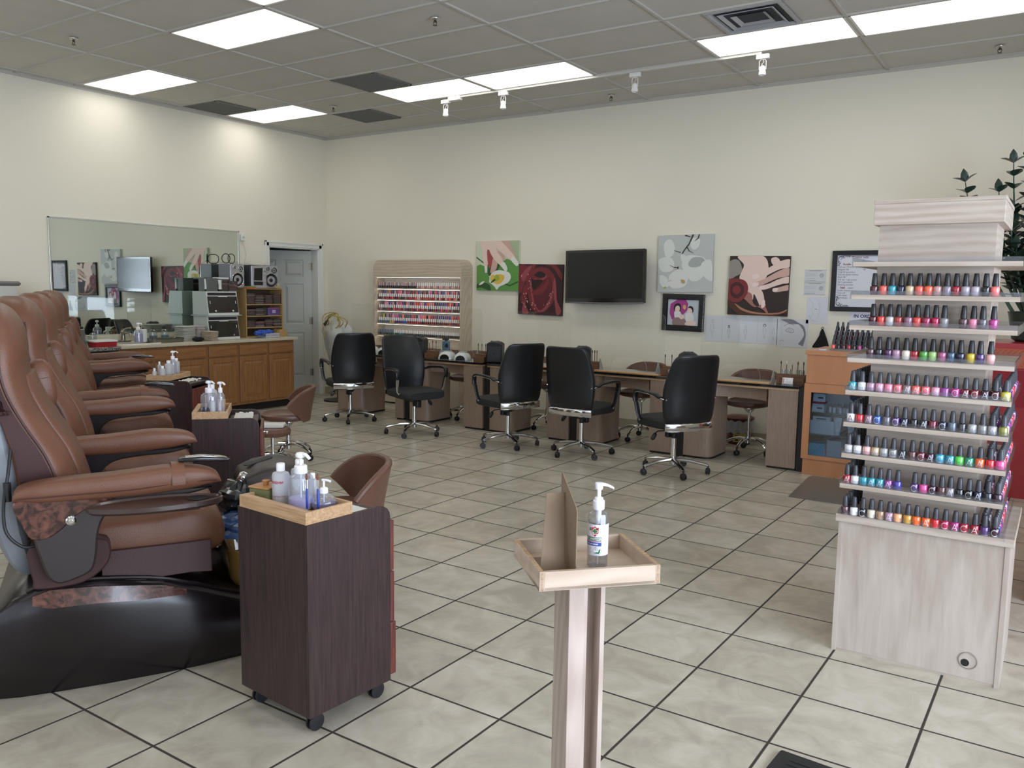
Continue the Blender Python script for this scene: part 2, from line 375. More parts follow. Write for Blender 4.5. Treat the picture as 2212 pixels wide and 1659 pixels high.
# ---- recessed light panels
M_diff = EMIT('light_diffuser', (1.0, 0.985, 0.93), PANEL_E)
M_trof = P('troffer_frame', '#e6e4de', 0.5)
LIGHTS = [(-1, 4, 'bright ceiling light panel beside the left wall, nearer the camera'), (-1, 1, 'bright ceiling light panel beside the left wall, near the far corner'),
  (1, 1, 'left panel of the far light pair above the track lights'), (2, 1, 'right panel of the far light pair above the track lights'),
  (4, 1, 'ceiling light panel at upper right touching the square air vent'), (5, 1, 'ceiling light panel cut off by the top right corner'),
  (1, 5, 'ceiling light panel alone in the upper left of the ceiling'), (2, 6, 'ceiling light panel just peeping in at the top edge'),
  (7, 1, 'ceiling light panel above the plant, beyond the right edge')]
for i, (gi, gj, lab) in enumerate(LIGHTS+[(gi, gj, None) for gi in (-1, 1, 4, 7) for gj in (8, 11, 14, 17) if not (gi == -1 and gj > 12)]):
    x = X0+GX*gi; y = -(Y0+GY*(gj+1))
    t = thing('ceiling_light', lab or 'ceiling light panel of the room behind the camera', 'ceiling light', (x, y, CH), 0, 'recessed ceiling light panels')
    f = MB(); 
    for a in ((.012, .03, .012, GY-.012), (GX-.03, GX-.012, .012, GY-.012), (.012, GX-.012, .012, .03), (.012, GX-.012, GY-.03, GY-.012)): f.box(a[0], a[1], a[2], a[3], 0.0, .008)
    f.build('frame', M_trof, t, smooth=0)
    MB().box(.029, GX-.029, .029, GY-.029, .004, .009).build('diffuser', M_diff, t, smooth=0)
# ---- dark return grilles
M_gr = P('return_grille_dark', '#6d6d68', 0.6)
for gx, gj, lab in ((1, 2.0, 'dark square return grille beside the far light pair'), (-1, 2, 'dark square return grille touching the left wall'), (0, 0, 'dark square return grille nearest the back wall')):
    x = X0+GX*gx if gx != 1 else X0+GX; y = -(Y0+GY*(gj+1))
    t = thing('return_grille', lab, 'air vent', (x+.01, y+.01, CH-.004), 0, 'dark return grilles')
    S_ = GY-.02
    f = MB(); f.box(0, S_, 0, .02, 0, .012); f.box(0, S_, S_-.02, S_, 0, .012); f.box(0, .02, 0, S_, 0, .012); f.box(S_-.02, S_, 0, S_, 0, .012); f.build('frame', M_gr, t, smooth=0)
    f = MB()
    for k in range(36): y_ = .02+(S_-.04)*k/36; f.add([(.02, y_, .011), (S_-.02, y_, .011), (S_-.02, y_+.006, .002), (.02, y_+.006, .002)], [(0, 1, 2, 3)])
    f.box(.02, S_-.02, .02, S_-.02, .0112, .0118); f.build('louvre_core', M_gr, t, smooth=0)
# ---- square supply diffuser
t = thing('air_diffuser', 'white square stepped air diffuser in the ceiling at upper right', 'air vent', (X0+GX*4.5, -(Y0+GY*2.5), CH-.002))
M_vent = P('diffuser_enamel', '#9fa1a6', 0.35)
f = MB(); h_ = GY/2-.01
def sqr(h, z): return [(-h, -h, z), (h, -h, z), (h, h, z), (-h, h, z)]
f.loft([sqr(h_, .002), sqr(h_, -.004), sqr(h_-.03, -.006), sqr(h_-.05, .03)], cap=False); f.build('outer_cone', M_vent, t, smooth=0)
f = MB(); f.loft([sqr(.215, -.004), sqr(.17, .02), sqr(.165, .02), sqr(.21, -.008)], cap=False, closed=True); f.build('middle_cone', M_vent, t, smooth=0)
f = MB(); f.loft([sqr(.135, -.006), sqr(.09, .012), sqr(.08, .012)], cap=False); f.poly(sqr(.08, .012)); f.build('inner_cone', M_vent, t, smooth=0)
MB().box(-.24, .24, -.24, .24, .008, .012).build('dark_throat', P('duct_dark', '#33373d', 0.8), t, smooth=0)
# ---- sprinklers
M_spr = P('sprinkler_metal', '#5d564b', 0.35, 0.9)
spr = None
for x, y, lab in ((1.711, -4.563, 'ceiling sprinkler head nearest the left edge of the photo'), (4.732, -3.37, 'ceiling sprinkler head between the lone light panel and the track'), (1.683, -1.485, 'small far sprinkler head beside the dark grille nearest the back wall'), (4.74, -.375, 'ceiling sprinkler head close to the back wall, left of the track spotlights'), (8.366, -.338, 'ceiling sprinkler head at the far upper right above the display tower')):
    if spr is None:
        spr = t = thing('sprinkler_head', lab, 'sprinkler', (x, y, CH), 0, 'ceiling sprinklers')
        MB().lathe([(.036, 0), (.034, -.006), (.016, -.012)], 16).build('escutcheon', P('sprinkler_plate', '#c9c6bd', 0.35, .6), t)
        f = MB(); f.cyl(0, 0, -.03, -.008, .010, 10); f.tube([(.012, 0, -.02), (.016, 0, -.035), (.006, 0, -.052)], .003, 6); f.tube([(-.012, 0, -.02), (-.016, 0, -.035), (-.006, 0, -.052)], .003, 6)
        f.lathe([(.018, -.052), (.018, -.055)], 12); f.build('head', M_spr, t)
    else: dup(spr, (x, y, CH), 0, lab)
# ---- track with spotlights
ty = -1.19
M_trk = P('track_white', '#c4c2bb', 0.45)
t = thing('light_track', 'white ceiling track rail carrying four spotlights', 'track light', (0, 0, 0))
MB().box(3.25, 6.62, ty-.017, ty+.017, CH-.022, CH-.001).build('rail', M_trk, t, smooth=0)
f = MB(); f.rbox(3.17, 3.33, ty-.03, ty+.03, CH-.045, CH-.001, .006, .003); f.build('power_feed', P('spot_white', '#e4e3df', 0.35), t)
spot = None
for x, lab in ((3.12, 'leftmost white track spotlight, beside the power feed'), (3.89, 'second white track spotlight from the left'), (5.41, 'third white track spotlight, in the shade of the rail'), (6.63, 'white track spotlight at the right end of the rail')):
    if spot is None:
        spot = q = thing('track_spotlight', lab, 'spotlight', (x, ty, CH-.022), 0, 'track spotlights')
        Ms = P('spot_white', '#e4e3df', 0.35)
        f = MB(); f.rbox(-.055, .055, -.018, .018, -.04, -.002, .003, .002); f.build('adapter', Ms, q)
        f = MB(); 
        for s in (1, -1): f.tube([(.0, 0, -.045), (.02*s, 0, -.047), (.03*s, 0, -.06), (.03*s, 0, -.13)], .003, 6)
        f.build('yoke', Ms, q)
        f = MB(); f.tube([(0, 0, -.042), (.012, 0, -.065), (-.008, 0, -.085), (0, 0, -.105)], .0022, 6); f.build('wire', Ms, q)
        f = MB(); f.lathe([(.008, -.095), (.022, -.105), (.026, -.125), (.028, -.145), (.028, -.148), (.031, -.15), (.031, -.175), (.027, -.178), (.025, -.165)], 20); f.build('lamp_head', Ms, q)
    else: dup(spot, (x, ty, CH-.022), 0, lab)
# ================================================================== PEDICURE SPA CHAIRS
M_lea = P('tan_leather', '#6b4532', 0.42, var=0.10, vscale=5, bump=0.12, bscale=220, spec=0.45)
M_lea_shade = P('brown_leather_side', '#3f2828', 0.48, var=0.08, vscale=6, bump=0.10, bscale=220, spec=0.3)  # same leather as the tan, its shade on the sides put into the colour
M_blk = P('gloss_dark_plastic', '#171113', 0.24, spec=0.45)
M_blk2 = P('satin_dark_plastic', '#2b2323', 0.42)
M_gry = P('grey_shell_plastic', '#7c8188', 0.5)
M_chr = P('chrome', '#d9dadc', 0.10, 1.0)
def burl():
    mt, t, b, ln = nt('burl_trim'); setp(b, rough=0.25, coat=0.5); N = t.nodes.new
    tc = N('ShaderNodeTexCoord'); n = N('ShaderNodeTexNoise'); n.inputs['Scale'].default_value = 22; n.inputs['Detail'].default_value = 8; n.inputs['Distortion'].default_value = 1.6
    ln(tc.outputs['Object'], n.inputs['Vector']); r = N('ShaderNodeValToRGB'); e = r.color_ramp.elements; e[0].position = .38; e[1].position = .66
    e[0].color = (*srgb('#2a1412'), 1); e[1].color = (*srgb('#6a4036'), 1); ln(n.outputs['Fac'], r.inputs[0]); ln(r.outputs[0], b.inputs['Base Color']); return mt
M_burl = burl()
M_gold = P('amber_resin_bowl', '#8a6a38', 0.2, coat=0.5)
def interp(tab, x):
    if x <= tab[0][0]: return tab[0][1]
    for a, b in zip(tab, tab[1:]):
        if x <= b[0]: t = (x-a[0])/(b[0]-a[0]); return a[1]+(b[1]-a[1])*t
    return tab[-1][1]
A_TOP = spline([(-.70, .80), (-.685, .832), (-.62, .85), (-.5, .858), (-.36, .863), (-.2, .875), (-.1, .870), (-.035, .856), (0.0, .835), (.012, .808)], 5)
A_BOT = [(-.70, .782), (-.6, .771), (-.44, .768), (-.285, .766), (-.118, .778), (.012, .798)]
def arm_mesh(sy):
    b = MB(); rings = []
    for s, zt in A_TOP:
        zb = interp(A_BOT, s); hw = .058 - .018*max(0, (s+.12)/.13)**2 - .012*max(0, (-.62-s)/.08)
        yc = sy*(.445 + .006*math.sin((s+.3)*4)); h = max(.004, (zt-zb)/2)
        rings.append(ring((s, yc, (zt+zb)/2), (0, 1, 0), (0, 0, 1), max(.012, hw), h, 20, .62))
    b.loft(rings); return b
def bracket_parts(t, sy, parent):
    y0, y1 = sy*.405, sy*.475
    if sy > 0: y0, y1 = y1, y0
    black = spline([(-.64, .66), (-.625, .57), (-.60, .49), (-.565, .462), (-.51, .472), (-.455, .50), (-.437, .56), (-.428, .64), (-.405, .70), (-.35, .738), (-.24, .752), (-.12, .757), (-.03, .775), (-.03, .788), (-.2, .785), (-.45, .785), (-.60, .76)], 4, True)
    b = MB().prism([(x, z) for x, z in black], y0, y1, 'Y', .008); b.build('arm_bracket', M_blk2 if sy < 0 else M_blk, parent)
    b = MB(); o = y1 if sy > 0 else y0
    bp = spline([(-.695, .785), (-.675, .70), (-.648, .645), (-.60, .638), (-.55, .668), (-.50, .715), (-.43, .752), (-.34, .772), (-.36, .79), (-.55, .79)], 4, True)
    yo = sy*.479; b.prism(bp, sy*.43, yo, 'Y', .004); b.build('burl_panel', M_burl, parent)
    b = MB(); b.at((-.517, sy*.478, .70), rx=(PI/2 if sy < 0 else -PI/2)).lathe([(.018, -.004), (.018, .006), (.013, .010), (.011, .006), (.006, .006), (.005, .012), (0.001, .012)], 20); b.build('bolt_cap', M_chr, parent)
def back_rings(z0=0, z1=9):
    # z, rear s, front s, half width
    T = [(.56, -.71, -.44, .27), (.66, -.725, -.455, .30), (.80, -.735, -.485, .315), (.92, -.75, -.525, .315), (1.04, -.785, -.592, .30), (1.15, -.82, -.642, .285), (1.24, -.845, -.662, .275), (1.32, -.865, -.662, .265), (1.39, -.88, -.672, .24), (1.45, -.885, -.70, .195), (1.485, -.875, -.74, .135), (1.497, -.85, -.78, .06)]
    return [q for q in spline(T, 3) if z0 <= q[0] <= z1]
def spa_chair(label):
    t = thing('pedicure_chair', label, 'pedicure chair', group='tan leather pedicure chairs')
    # tub base: rings along s
    b = MB(); R = []
    for s, hb, ht, zt in ((-.84, .34, .33, .20), (-.80, .38, .37, .33), (-.72, .40, .395, .40), (-.60, .41, .402, .430), (-.42, .415, .405, .425), (-.22, .41, .398, .395), (-.08, .40, .385, .345), (.08, .37, .355, .275), (.25, .33, .315, .23), (.40, .28, .27, .22), (.50, .23, .22, .20), (.56, .17, .165, .15)):
        pr = [(-hb*.90, 0), (-hb*.96, zt*.12), (-hb*1.0, zt*.40), (-ht*1.015, zt*.72), (-ht*1.0, zt*.94), (-ht*.95, zt)]
        sec = pr+[(-y, z) for y, z in reversed(pr)]
        R.append([(s, y, z) for y, z in sec])
    b.loft(R); b.build('tub_base', M_blk, t, smooth=50)
    for sy in (-1, 1):
        b = MB(); vs = []; prof = ((-.66, .392, .385), (-.60, .395, .388), (-.45, .40, .392), (-.3, .397, .388), (-.2, .39, .38), (-.12, .378, .372))
        z_t = ((-.66, .400), (-.6, .418), (-.45, .412), (-.3, .392), (-.2, .375), (-.12, .345)); z_b = ((-.66, .37), (-.6, .352), (-.45, .350), (-.3, .338), (-.2, .334), (-.12, .33))
        for (s, hb, ht), (_, zt), (_, zb) in zip(prof, z_t, z_b):
            vs.append([(s, sy*(hb+.022), zb), (s, sy*(ht+.012), zt), (s, sy*(ht-.03), zt), (s, sy*(hb-.03), zb)])
        b.loft(vs); b.build('burl_strip', M_burl, t, smooth=50)
        b = MB(); b.tube(spline([(-.68, sy*.372, .415), (-.6, sy*.375, .438), (-.42, sy*.377, .432), (-.22, sy*.37, .402), (-.08, sy*.355, .352), (.08, sy*.32, .28), (.30, sy*.27, .236), (.48, sy*.21, .21)], 4), .009, 8); b.build('rim_bead', M_blk, t)
    # foot bowl
    b = MB()
    o_ = rrect(.06, .60, -.27, .27, .10, 5); i_ = inset(o_, .03); i2 = inset(o_, .07)
    b.loft([[(x, y, .20) for x, y in i2], [(x, y, .30) for x, y in inset(o_, .012)], [(x, y, .425) for x, y in o_], [(x, y, .432) for x, y in inset(o_, .01)], [(x, y, .42) for x, y in i_], [(x, y, .30) for x, y in i2]], cap=True); b.build('foot_bowl', M_gold, t, smooth=40)
    # hinged console panel over the far side of the bowl
    b = MB(); R = []
    for x, z0, z1, hy in ((.17, .60, .66, .13), (.19, .585, .69, .165), (.26, .56, .72, .18), (.36, .53, .735, .185), (.45, .50, .72, .17), (.495, .49, .66, .13)):
        R.append(ring((x, .22, (z0+z1)/2), (0, 1, 0), (0, 0, 1), hy, (z1-z0)/2, 24, .5))
    b.loft(R); b.box(.28, .40, .14, .30, .40, .56); b.build('front_console', M_blk2, t)
    b = MB(); b.at((.19, .12, .665), ry=-1.0).lathe([(.030, 0), (.030, .02), (.024, .028), (.016, .034), (.001, .036)], 18); b.build('tap_knob', M_chr, t)
    b = MB(); b.prism(rrect(-.075, .075, -.022, .022, .02, 4), 0, .004); o = b.build('console_slot', P('matte_black', '#141314', .6), t); o.location = (.27, .23, .7215); o.rotation_euler = (0, -.16, .35)
    # seat
    b = MB(); R = []
    for s, z0, z1, hy in spline([(-.50, .46, .60, .28), (-.46, .44, .655, .325), (-.36, .43, .668, .335), (-.22, .425, .672, .338), (-.10, .43, .688, .338), (-.02, .45, .672, .33), (.025, .47, .635, .318), (.045, .50, .58, .29)], 3):
        R.append(ring((s, 0, (z0+z1)/2), (0, 1, 0), (0, 0, 1), hy, (z1-z0)/2, 28, .42))
    b.loft(R); b.build('seat', M_lea, t)
    for sy in (-1, 1):
        b = MB(); b.loft([[(s, sy*.340, .53), (s, sy*.352, .53), (s, sy*(.362+dy), zb), (s, sy*(.350+dy), zb)] for s, zb, dy in ((-.425, .405, .01), (-.33, .398, .016), (-.2, .405, .010), (-.1, .410, .016), (-.018, .402, .012))]); b.build('side_flap', M_lea_shade, t, bevel=.003)
        b = MB(); b.prism(spline([(-.655, .60), (-.655, .46), (-.645, .425), (-.52, .425), (-.45, .45), (-.40, .50), (-.39, .56), (-.43, .60)], 3, True), sy*.33, sy*.40, 'Y', .006); b.build('side_skirt', M_lea_shade, t)
    # seat insert seams
    b = MB(); 
    for sy in (-1, 1): b.tube(spline([(-.44, sy*.2, .668), (-.3, sy*.21, .674), (-.12, sy*.21, .690), (-.03, sy*.2, .680), (.03, sy*.19, .63)], 4), .005, 6)
    b.build('seat_piping', M_lea_shade, t)
    # backrest
    b = MB(); R = []
    for z, r_, f_, hw in back_rings(): R.append(ring(((r_+f_)/2, 0, z), (1, 0, .0), (0, 1, 0), (f_-r_)/2, hw, 32, .62))
    b.loft(R); b.build('backrest', M_lea, t, smooth=60)
    # raised centre pad with channel
    b = MB(); R = []
    for z, r_, f_, hw in back_rings(.66, 1.22):
        k = 1-abs((z-.94)/.30)**6*.3; R.append(ring((f_-.012, 0, z), (1, 0, 0), (0, 1, 0), .034*k, .175*k, 20, .6))
    b.loft(R); b.build('centre_pad', M_lea, t, smooth=60)
    for sy in (-1, 1):
        # side panel, leather with shade put into its colour; piping along the front edge
        b = MB(); R = []
        for z, r_, f_, hw in back_rings(.60, 1.36): R.append([(f_-.085, sy*(hw+.002), z), (f_-.085, sy*(hw-.03), z), (r_+.05, sy*(hw-.03), z), (r_+.05, sy*(hw+.002), z)])
        b.loft(R); b.build('side_panel', M_lea_shade, t, smooth=50)
        b = MB(); b.tube([(f_-.075, sy*(hw-.001), z) for z, r_, f_, hw in back_rings(.62, 1.38)], .0055, 6); b.build('back_piping', P('dark_piping', '#3f211d', .5), t)
        if sy < 0:
            b = MB(); N = 22; g = []
            for i in range(9):
                z = 1.085+.16*i/8; _, r_, f_, hw = min(back_rings(), key=lambda q: abs(q[0]-z)); row = []
                for j in range(N):
                    u = j/(N-1); s = r_+.055+(f_-.10-r_-.055)*u; am = .006*(1 if 0 < i < 8 else .4); puff = .016*math.sin(PI*i/8)**.5 if 0 < i < 8 else 0
                    row.append((s, sy*(hw+.003+puff+am*math.sin(u*26+i*.9)), z))
                g.append(row)
            vs = [p for r in g for p in r]; b.add(vs, [(i*N+j, i*N+j+1, (i+1)*N+j+1, (i+1)*N+j) for i in range(8) for j in range(N-1)])
            b.build('gathered_pocket', M_lea_shade, t, smooth=80)
            for z in (1.085, 1.245):
                b = MB(); _, r_, f_, hw = min(back_rings(), key=lambda q: abs(q[0]-z)); b.tube([(r_+.055+(f_-.10-r_-.055)*u/14, sy*(hw+.004+.004*(u % 2)), z+.004*(u % 3-1)) for u in range(15)], .008, 6)
                b.build('pocket_ruffle', M_lea_shade, t)
    # shoulder massage pad on the far side
    b = MB(); b.at((-.635, .285, 1.125), ry=-.12, rz=.25).sq((0, 0, 0), (.052, .062, .115), .75, .6, 20, 14); o = b.build('shoulder_pad', M_lea, t)
    b = MB(); b.at((-.635, .285, 1.16), ry=-.12, rz=.25).tube([(math.cos(2*PI*j/24)*.0525, math.sin(2*PI*j/24)*.0625, 0) for j in range(24)], .0009, 5, closed=True); b.build('pad_seam', M_lea_shade, o)
    # grey rear shell
    b = MB(); R = []
    for z, s0, s1, hw in spline([(.44, -.72, -.63, .24), (.50, -.76, -.64, .28), (.62, -.80, -.66, .30), (.80, -.84, -.67, .31), (1.0, -.87, -.69, .305), (1.2, -.91, -.74, .29), (1.34, -.93, -.79, .24), (1.38, -.92, -.84, .18)], 3):
        R.append(ring(((s0+s1)/2, 0, z), (1, 0, 0), (0, 1, 0), (s1-s0)/2, hw, 24, .6))
    b.loft(R); b.build('rear_shell', M_gry, t)
    b = MB(); b.tube(spline([(-.71, -.33, .95), (-.72, -.37, .86), (-.735, -.40, .76), (-.73, -.41, .66), (-.68, -.41, .60), (-.63, -.40, .60)], 5), .006, 8); b.cyl(-.722, -.385, .77, .84, .013, 10); b.build('power_cable', P('black_rubber', '#16161a', .5), t)
    return t
def add_arm(t, sy, raised=False, strap=False, tray=False):
    a = arm_mesh(sy).build('armrest', M_lea, t, smooth=60)
    b = MB(); b.tube([(s, sy*(.445+.058), (zt*.35+interp(A_BOT, s)*.65)) for s, zt in A_TOP[3:-6]], .002, 5); b.build('arm_stitching', M_lea_shade, a)
    bracket_parts(t, sy, t)
    if strap:
        b = MB(); pth = []
        for j in range(13):
            q = -PI*.06+PI*1.12*j/12; pth.append((-.145, sy*.445+.068*math.cos(q), .823+.062*max(-.45, math.sin(q))))
        R = [[(p[0]-.024, p[1], p[2]), (p[0]+.024, p[1], p[2]), (p[0]+.024, p[1]*1.0, p[2]-.006), (p[0]-.024, p[1], p[2]-.006)] for p in pth]
        b.loft(R); b.build('arm_strap', M_lea, t, bevel=.002)
    if tray:
        b = MB(); c = (-.23, sy*.585); el = [(c[0]+.235*math.cos(2*PI*j/40), c[1]+.088*math.sin(2*PI*j/40)) for j in range(40)]
        b.loft([[(x, y, .742) for x, y in inset(el, .012)], [(x, y, .752) for x, y in el], [(x, y, .768) for x, y in el], [(x, y, .771) for x, y in inset(el, .006)], [(x, y, .764) for x, y in inset(el, .014)]]); tr = b.build('side_tray', P('tray_brown_plastic', '#3a2a27', .28, coat=.4), t)
        b = MB().cyl(-.085, sy*.575, .7655, .7662, .040, 24); b.build('cup_hole', P('matte_black', '#141314', .6), tr)
        b = MB(); b.rbox(-.20, -.075, sy*.56-.012, sy*.56+.012, .718, .732, .011, .004); b.box(-.145, -.13, sy*.56-.008, sy*.56+.008, .73, .745); b.build('tray_clip', M_blk2, tr)
FD, ND = Vector((.5, .8660254)), Vector((.8660254, -.5))
O0 = Vector((6.226, -6.581))
def cpos(k): q = O0-ND*.445-ND*k; return (q.x, q.y, 0)
CH_S = [(0, 'nearest tan leather pedicure chair, beside the dark cart with the bottle tray'), (1.30, 'second pedicure chair from the camera, behind the nearest one'), (2.70, 'middle pedicure chair of the row of five, strap on its near arm'), (3.90, 'fourth pedicure chair from the camera, beside the third cart'), (5.10, 'farthest pedicure chair, next to the oak sink cabinets')]
protoc = spa_chair(CH_S[0][1])
# the farther chairs stand with their carts close up: shorter tub, no console
far_tub = None; protoc.location = cpos(0); protoc.rotation_euler = (0, 0, PI/3)
chairs = [protoc]
for k, lab in CH_S[1:]:
    c = dup(protoc, cpos(k), PI/3, lab)
    for ch in list(c.children):
        nm = ch.name.split('.')[0]
        if nm in ('front_console', 'tap_knob', 'console_slot', 'rim_bead', 'foot_bowl'): bpy.data.objects.remove(ch)
        elif nm == 'tub_base':
            if far_tub is None:
                far_tub = ch.data.copy()
                for v in far_tub.vertices:
                    if v.co.x > -.10: v.co.x = -.10+(v.co.x+.10)*.22; v.co.z = v.co.z
            ch.data = far_tub
    chairs.append(c)
ARMS = [((-1, True, True), (1, False, False)), ((1, False, False),), ((-1, True, False),), ((1, False, False),), ((-1, True, False), (1, False, False))]
for c, arms in zip(chairs, ARMS):
    for sy, st, tr in arms: add_arm(c, sy, strap=st, tray=tr)
# remotes under the straps (held by the strap, things of their own)
M_rem = P('remote_black', '#17171a', .25)
rem = None
for k, lab in ((0, 'slim chrome topped remote lying on the arm of the nearest pedicure chair'), (2.70, 'slim remote on the near arm of the middle pedicure chair'), (5.10, 'slim remote on the arm of the farthest pedicure chair')):
    q = O0-ND*k+FD*(-.055); z = .874
    if rem is None:
        rem = t = thing('remote_control', lab, 'remote control', (q.x, q.y, z), PI/3, 'remote controls on the chair arms')
        b = MB(); R = [ring((s, 0, zc), (0, 1, 0), (0, 0, 1), hw, h, 16, .6) for s, zc, hw, h in ((-.085, .018, .018, .006), (-.07, .018, .024, .009), (0, .018, .026, .010), (.07, .010, .024, .009), (.10, .006, .018, .006), (.108, .004, .008, .003))]; b.loft(R); b.build('body', M_rem, t)
        b = MB(); R = [[(s, -hw, z_), (s, hw, z_), (s, hw, z_+.003), (s, -hw, z_+.003)] for s, z_, hw in ((-.06, .026, .014), (0, .0275, .018), (.07, .0185, .018), (.095, .013, .012))]; b.loft(R); b.build('chrome_face', M_chr, t)
    else: dup(rem, (q.x, q.y, z), PI/3, lab)
# crumpled plastic tub liners
def crumple(seed, sx, sy_, sz, n=34):
    rd = random.Random(seed); b = MB(); vs = []; M = n//2
    from mathutils import noise
    for i in range(M+1):
        th = PI*i/M
        for j in range(n):
            ph = 2*PI*j/n; d = Vector((math.sin(th)*math.cos(ph), math.sin(th)*math.sin(ph), math.cos(th)))
            r = 1+.35*noise.noise(d*2.3+Vector((seed, 0, 0)))+.30*abs(noise.noise(d*6+Vector((0, seed, 0))))+.10*noise.noise(d*17)
            z = d.z*sz*r; vs.append((d.x*sx*r, d.y*sy_*r, max(z, -sz*.45)))
    b.add(vs, [(i*n+j, i*n+(j+1) % n, (i+1)*n+(j+1) % n, (i+1)*n+j) for i in range(M) for j in range(n)]); return b
M_liner = P('blue_plastic_film', '#35598c', .14, var=.5, vscale=9, trans=.25, spec=.8)
M_liner2 = P('smoky_plastic_film', '#2e3338', .12, var=.6, vscale=12, trans=.35, spec=.9)
def local(k, s, y): q = O0-ND*(.445+k)+FD*s-ND*y; return q
q = local(0, .19, -.06); o = crumple(3, .15, .20, .055).build('tub_liner', M_liner, smooth=12); o.location = (q.x, q.y, .490); o.rotation_euler = (0, 0, PI/3); tag(o, 'crumpled blue plastic liner on the foot bowl of the nearest chair', 'plastic liner')
q = local(0, .20, .12); o = crumple(8, .11, .15, .085).build('tub_liner', M_liner2, smooth=12); o.location = (q.x, q.y, .575); o.rotation_euler = (0, 0, PI/3); tag(o, 'crumpled clear and black plastic bag heaped above the blue liner', 'plastic bag')
# folded white towels on two seats behind
M_towel = P('white_towel', '#d9d8d2', .9, bump=.4, bscale=300)
# ================================================================== PEDICURE CARTS
M_cart = WOOD('dark_walnut_laminate', '#1f1414', '#402c2d', 'Z', 3.0, .42, 22, (.25, .75))
M_cart2 = WOOD('red_cherry_edge', '#4d2420', '#6d352c', 'Z', 3.0, .4)
M_cast = P('caster_rubber', '#18181c', .5)
def cart(label, loc, rz):
    """origin at the near right corner; x runs left (negative), y away"""
    t = thing('pedicure_cart', label, 'cart', loc, rz, 'dark walnut pedicure carts')
    W, D, z0, z1 = .405, .385, .072, .765
    rp = [(0, z0), (D, z0), (D, z1-.05)]+[(D-.05+.05*math.cos(a), z1-.05+.05*math.sin(a)) for a in (PI*.12, PI*.25, PI*.38)]+[(D-.05, z1), (0, z1)]
    for x0, x1 in ((-.018, 0), (-W, -W+.018)):
        MB().prism(rp, x0, x1, 'X').build('side_panel', M_cart, t, smooth=0, bevel=.0015)
    MB().box(-W+.018, -.018, 0, .018, z0, z1).build('back_panel', M_cart, t, smooth=0)
    MB().box(-W+.018, -.018, .018, D-.01, z1-.045, z1-.027).build('top_board', M_cart, t, smooth=0)
    MB().box(-W+.018, -.018, .018, D-.01, z0, z0+.018).build('bottom_board', M_cart, t, smooth=0)
    for za, zb, dy in ((z0+.02, .30, .030), (.305, .50, .022), (.505, .70, .020)):
        f = MB().box(-W+.002, -.002, D+.002, D+dy, za, zb).build('drawer', M_cart2, t, smooth=0, bevel=.003)
        k = MB(); k.at((-W/2, D+dy, (za+zb)/2+.04), rx=-PI/2).lathe([(.006, 0), (.006, .012), (.013, .018), (.011, .026), (.001, .028)], 12); k.build('knob', M_chr, f)
    for x, y in ((-.04, .045), (-W+.045, .045), (-.05, D-.04), (-W+.045, D-.04)):
        b = MB(); 
        for dx in (-.014, .006): b.at((x+dx, y+.008, .032), ry=PI/2).lathe([(.018, 0), (.031, .001), (.032, .004), (.031, .008), (.018, .009)], 20)
        b.at(); b.box(x-.016, x+.016, y-.014, y+.014, .058, .0725); b.box(x-.004, x+.005, y-.01, y+.012, .035, .06); b.build('caster', M_cast, t)
    return t
c1 = cart('dark walnut rolling cart in the foreground, nearest the camera', (6.912, -6.735, 0), math.radians(-4.5))
c2 = dup(c1, (4.68, -5.60, 0), math.radians(-41), 'second dark walnut cart, beside the far arm of the second chair')
c3 = dup(c1, (2.62, -4.58, 0), math.radians(-60), 'farthest dark walnut cart, in front of the oak cabinets')
# ---- wooden trays on the carts
M_tray = WOOD('bamboo_tray_wood', '#ab8763', '#c4a27c', 'X', 4, .45)
def cart_tray(label, loc, rz):
    """origin near right corner like the cart"""
    b = MB(); W, D, h = .385, .205, .044
    b.box(-W, 0, 0, D, 0, .006); b.box(-W, 0, 0, .030, .006, h); b.box(-W, 0, D-.010, D, .006, h); b.box(-W, -W+.010, .03, D-.01, .006, h); b.box(-.010, 0, .03, D-.01, .006, h)
    for x in (-.004, -W+.004): b.box(x-.004, x+.004, -.0008, .001, 0, h-.001)
    return single('wooden_tray', b, M_tray, label, 'tray', loc, rz, 'wooden trays on the carts', smooth=0, bevel=.0012)
def onloc(c, x, y, z=.7385): 
    r = c.rotation_euler.z; return (c.location.x+x*math.cos(r)-y*math.sin(r), c.location.y+x*math.sin(r)+y*math.cos(r), z)
TZ = .765
t1 = single('wooden_tray', MB().box(0, 1, 0, 1, 0, 1), M_tray, 'x', 'tray') if False else None
tr1 = cart_tray('light wood tray holding bottles and brushes on the foreground cart', onloc(c1, -.006, .0, TZ), c1.rotation_euler.z)
tr2 = cart_tray('light wood tray with a purple pump bottle on the second cart', onloc(c2, -.004, .0, TZ), c2.rotation_euler.z)
tr3 = cart_tray('light wood tray crowded with small bottles on the farthest cart', onloc(c3, -.004, .0, TZ), c3.rotation_euler.z)
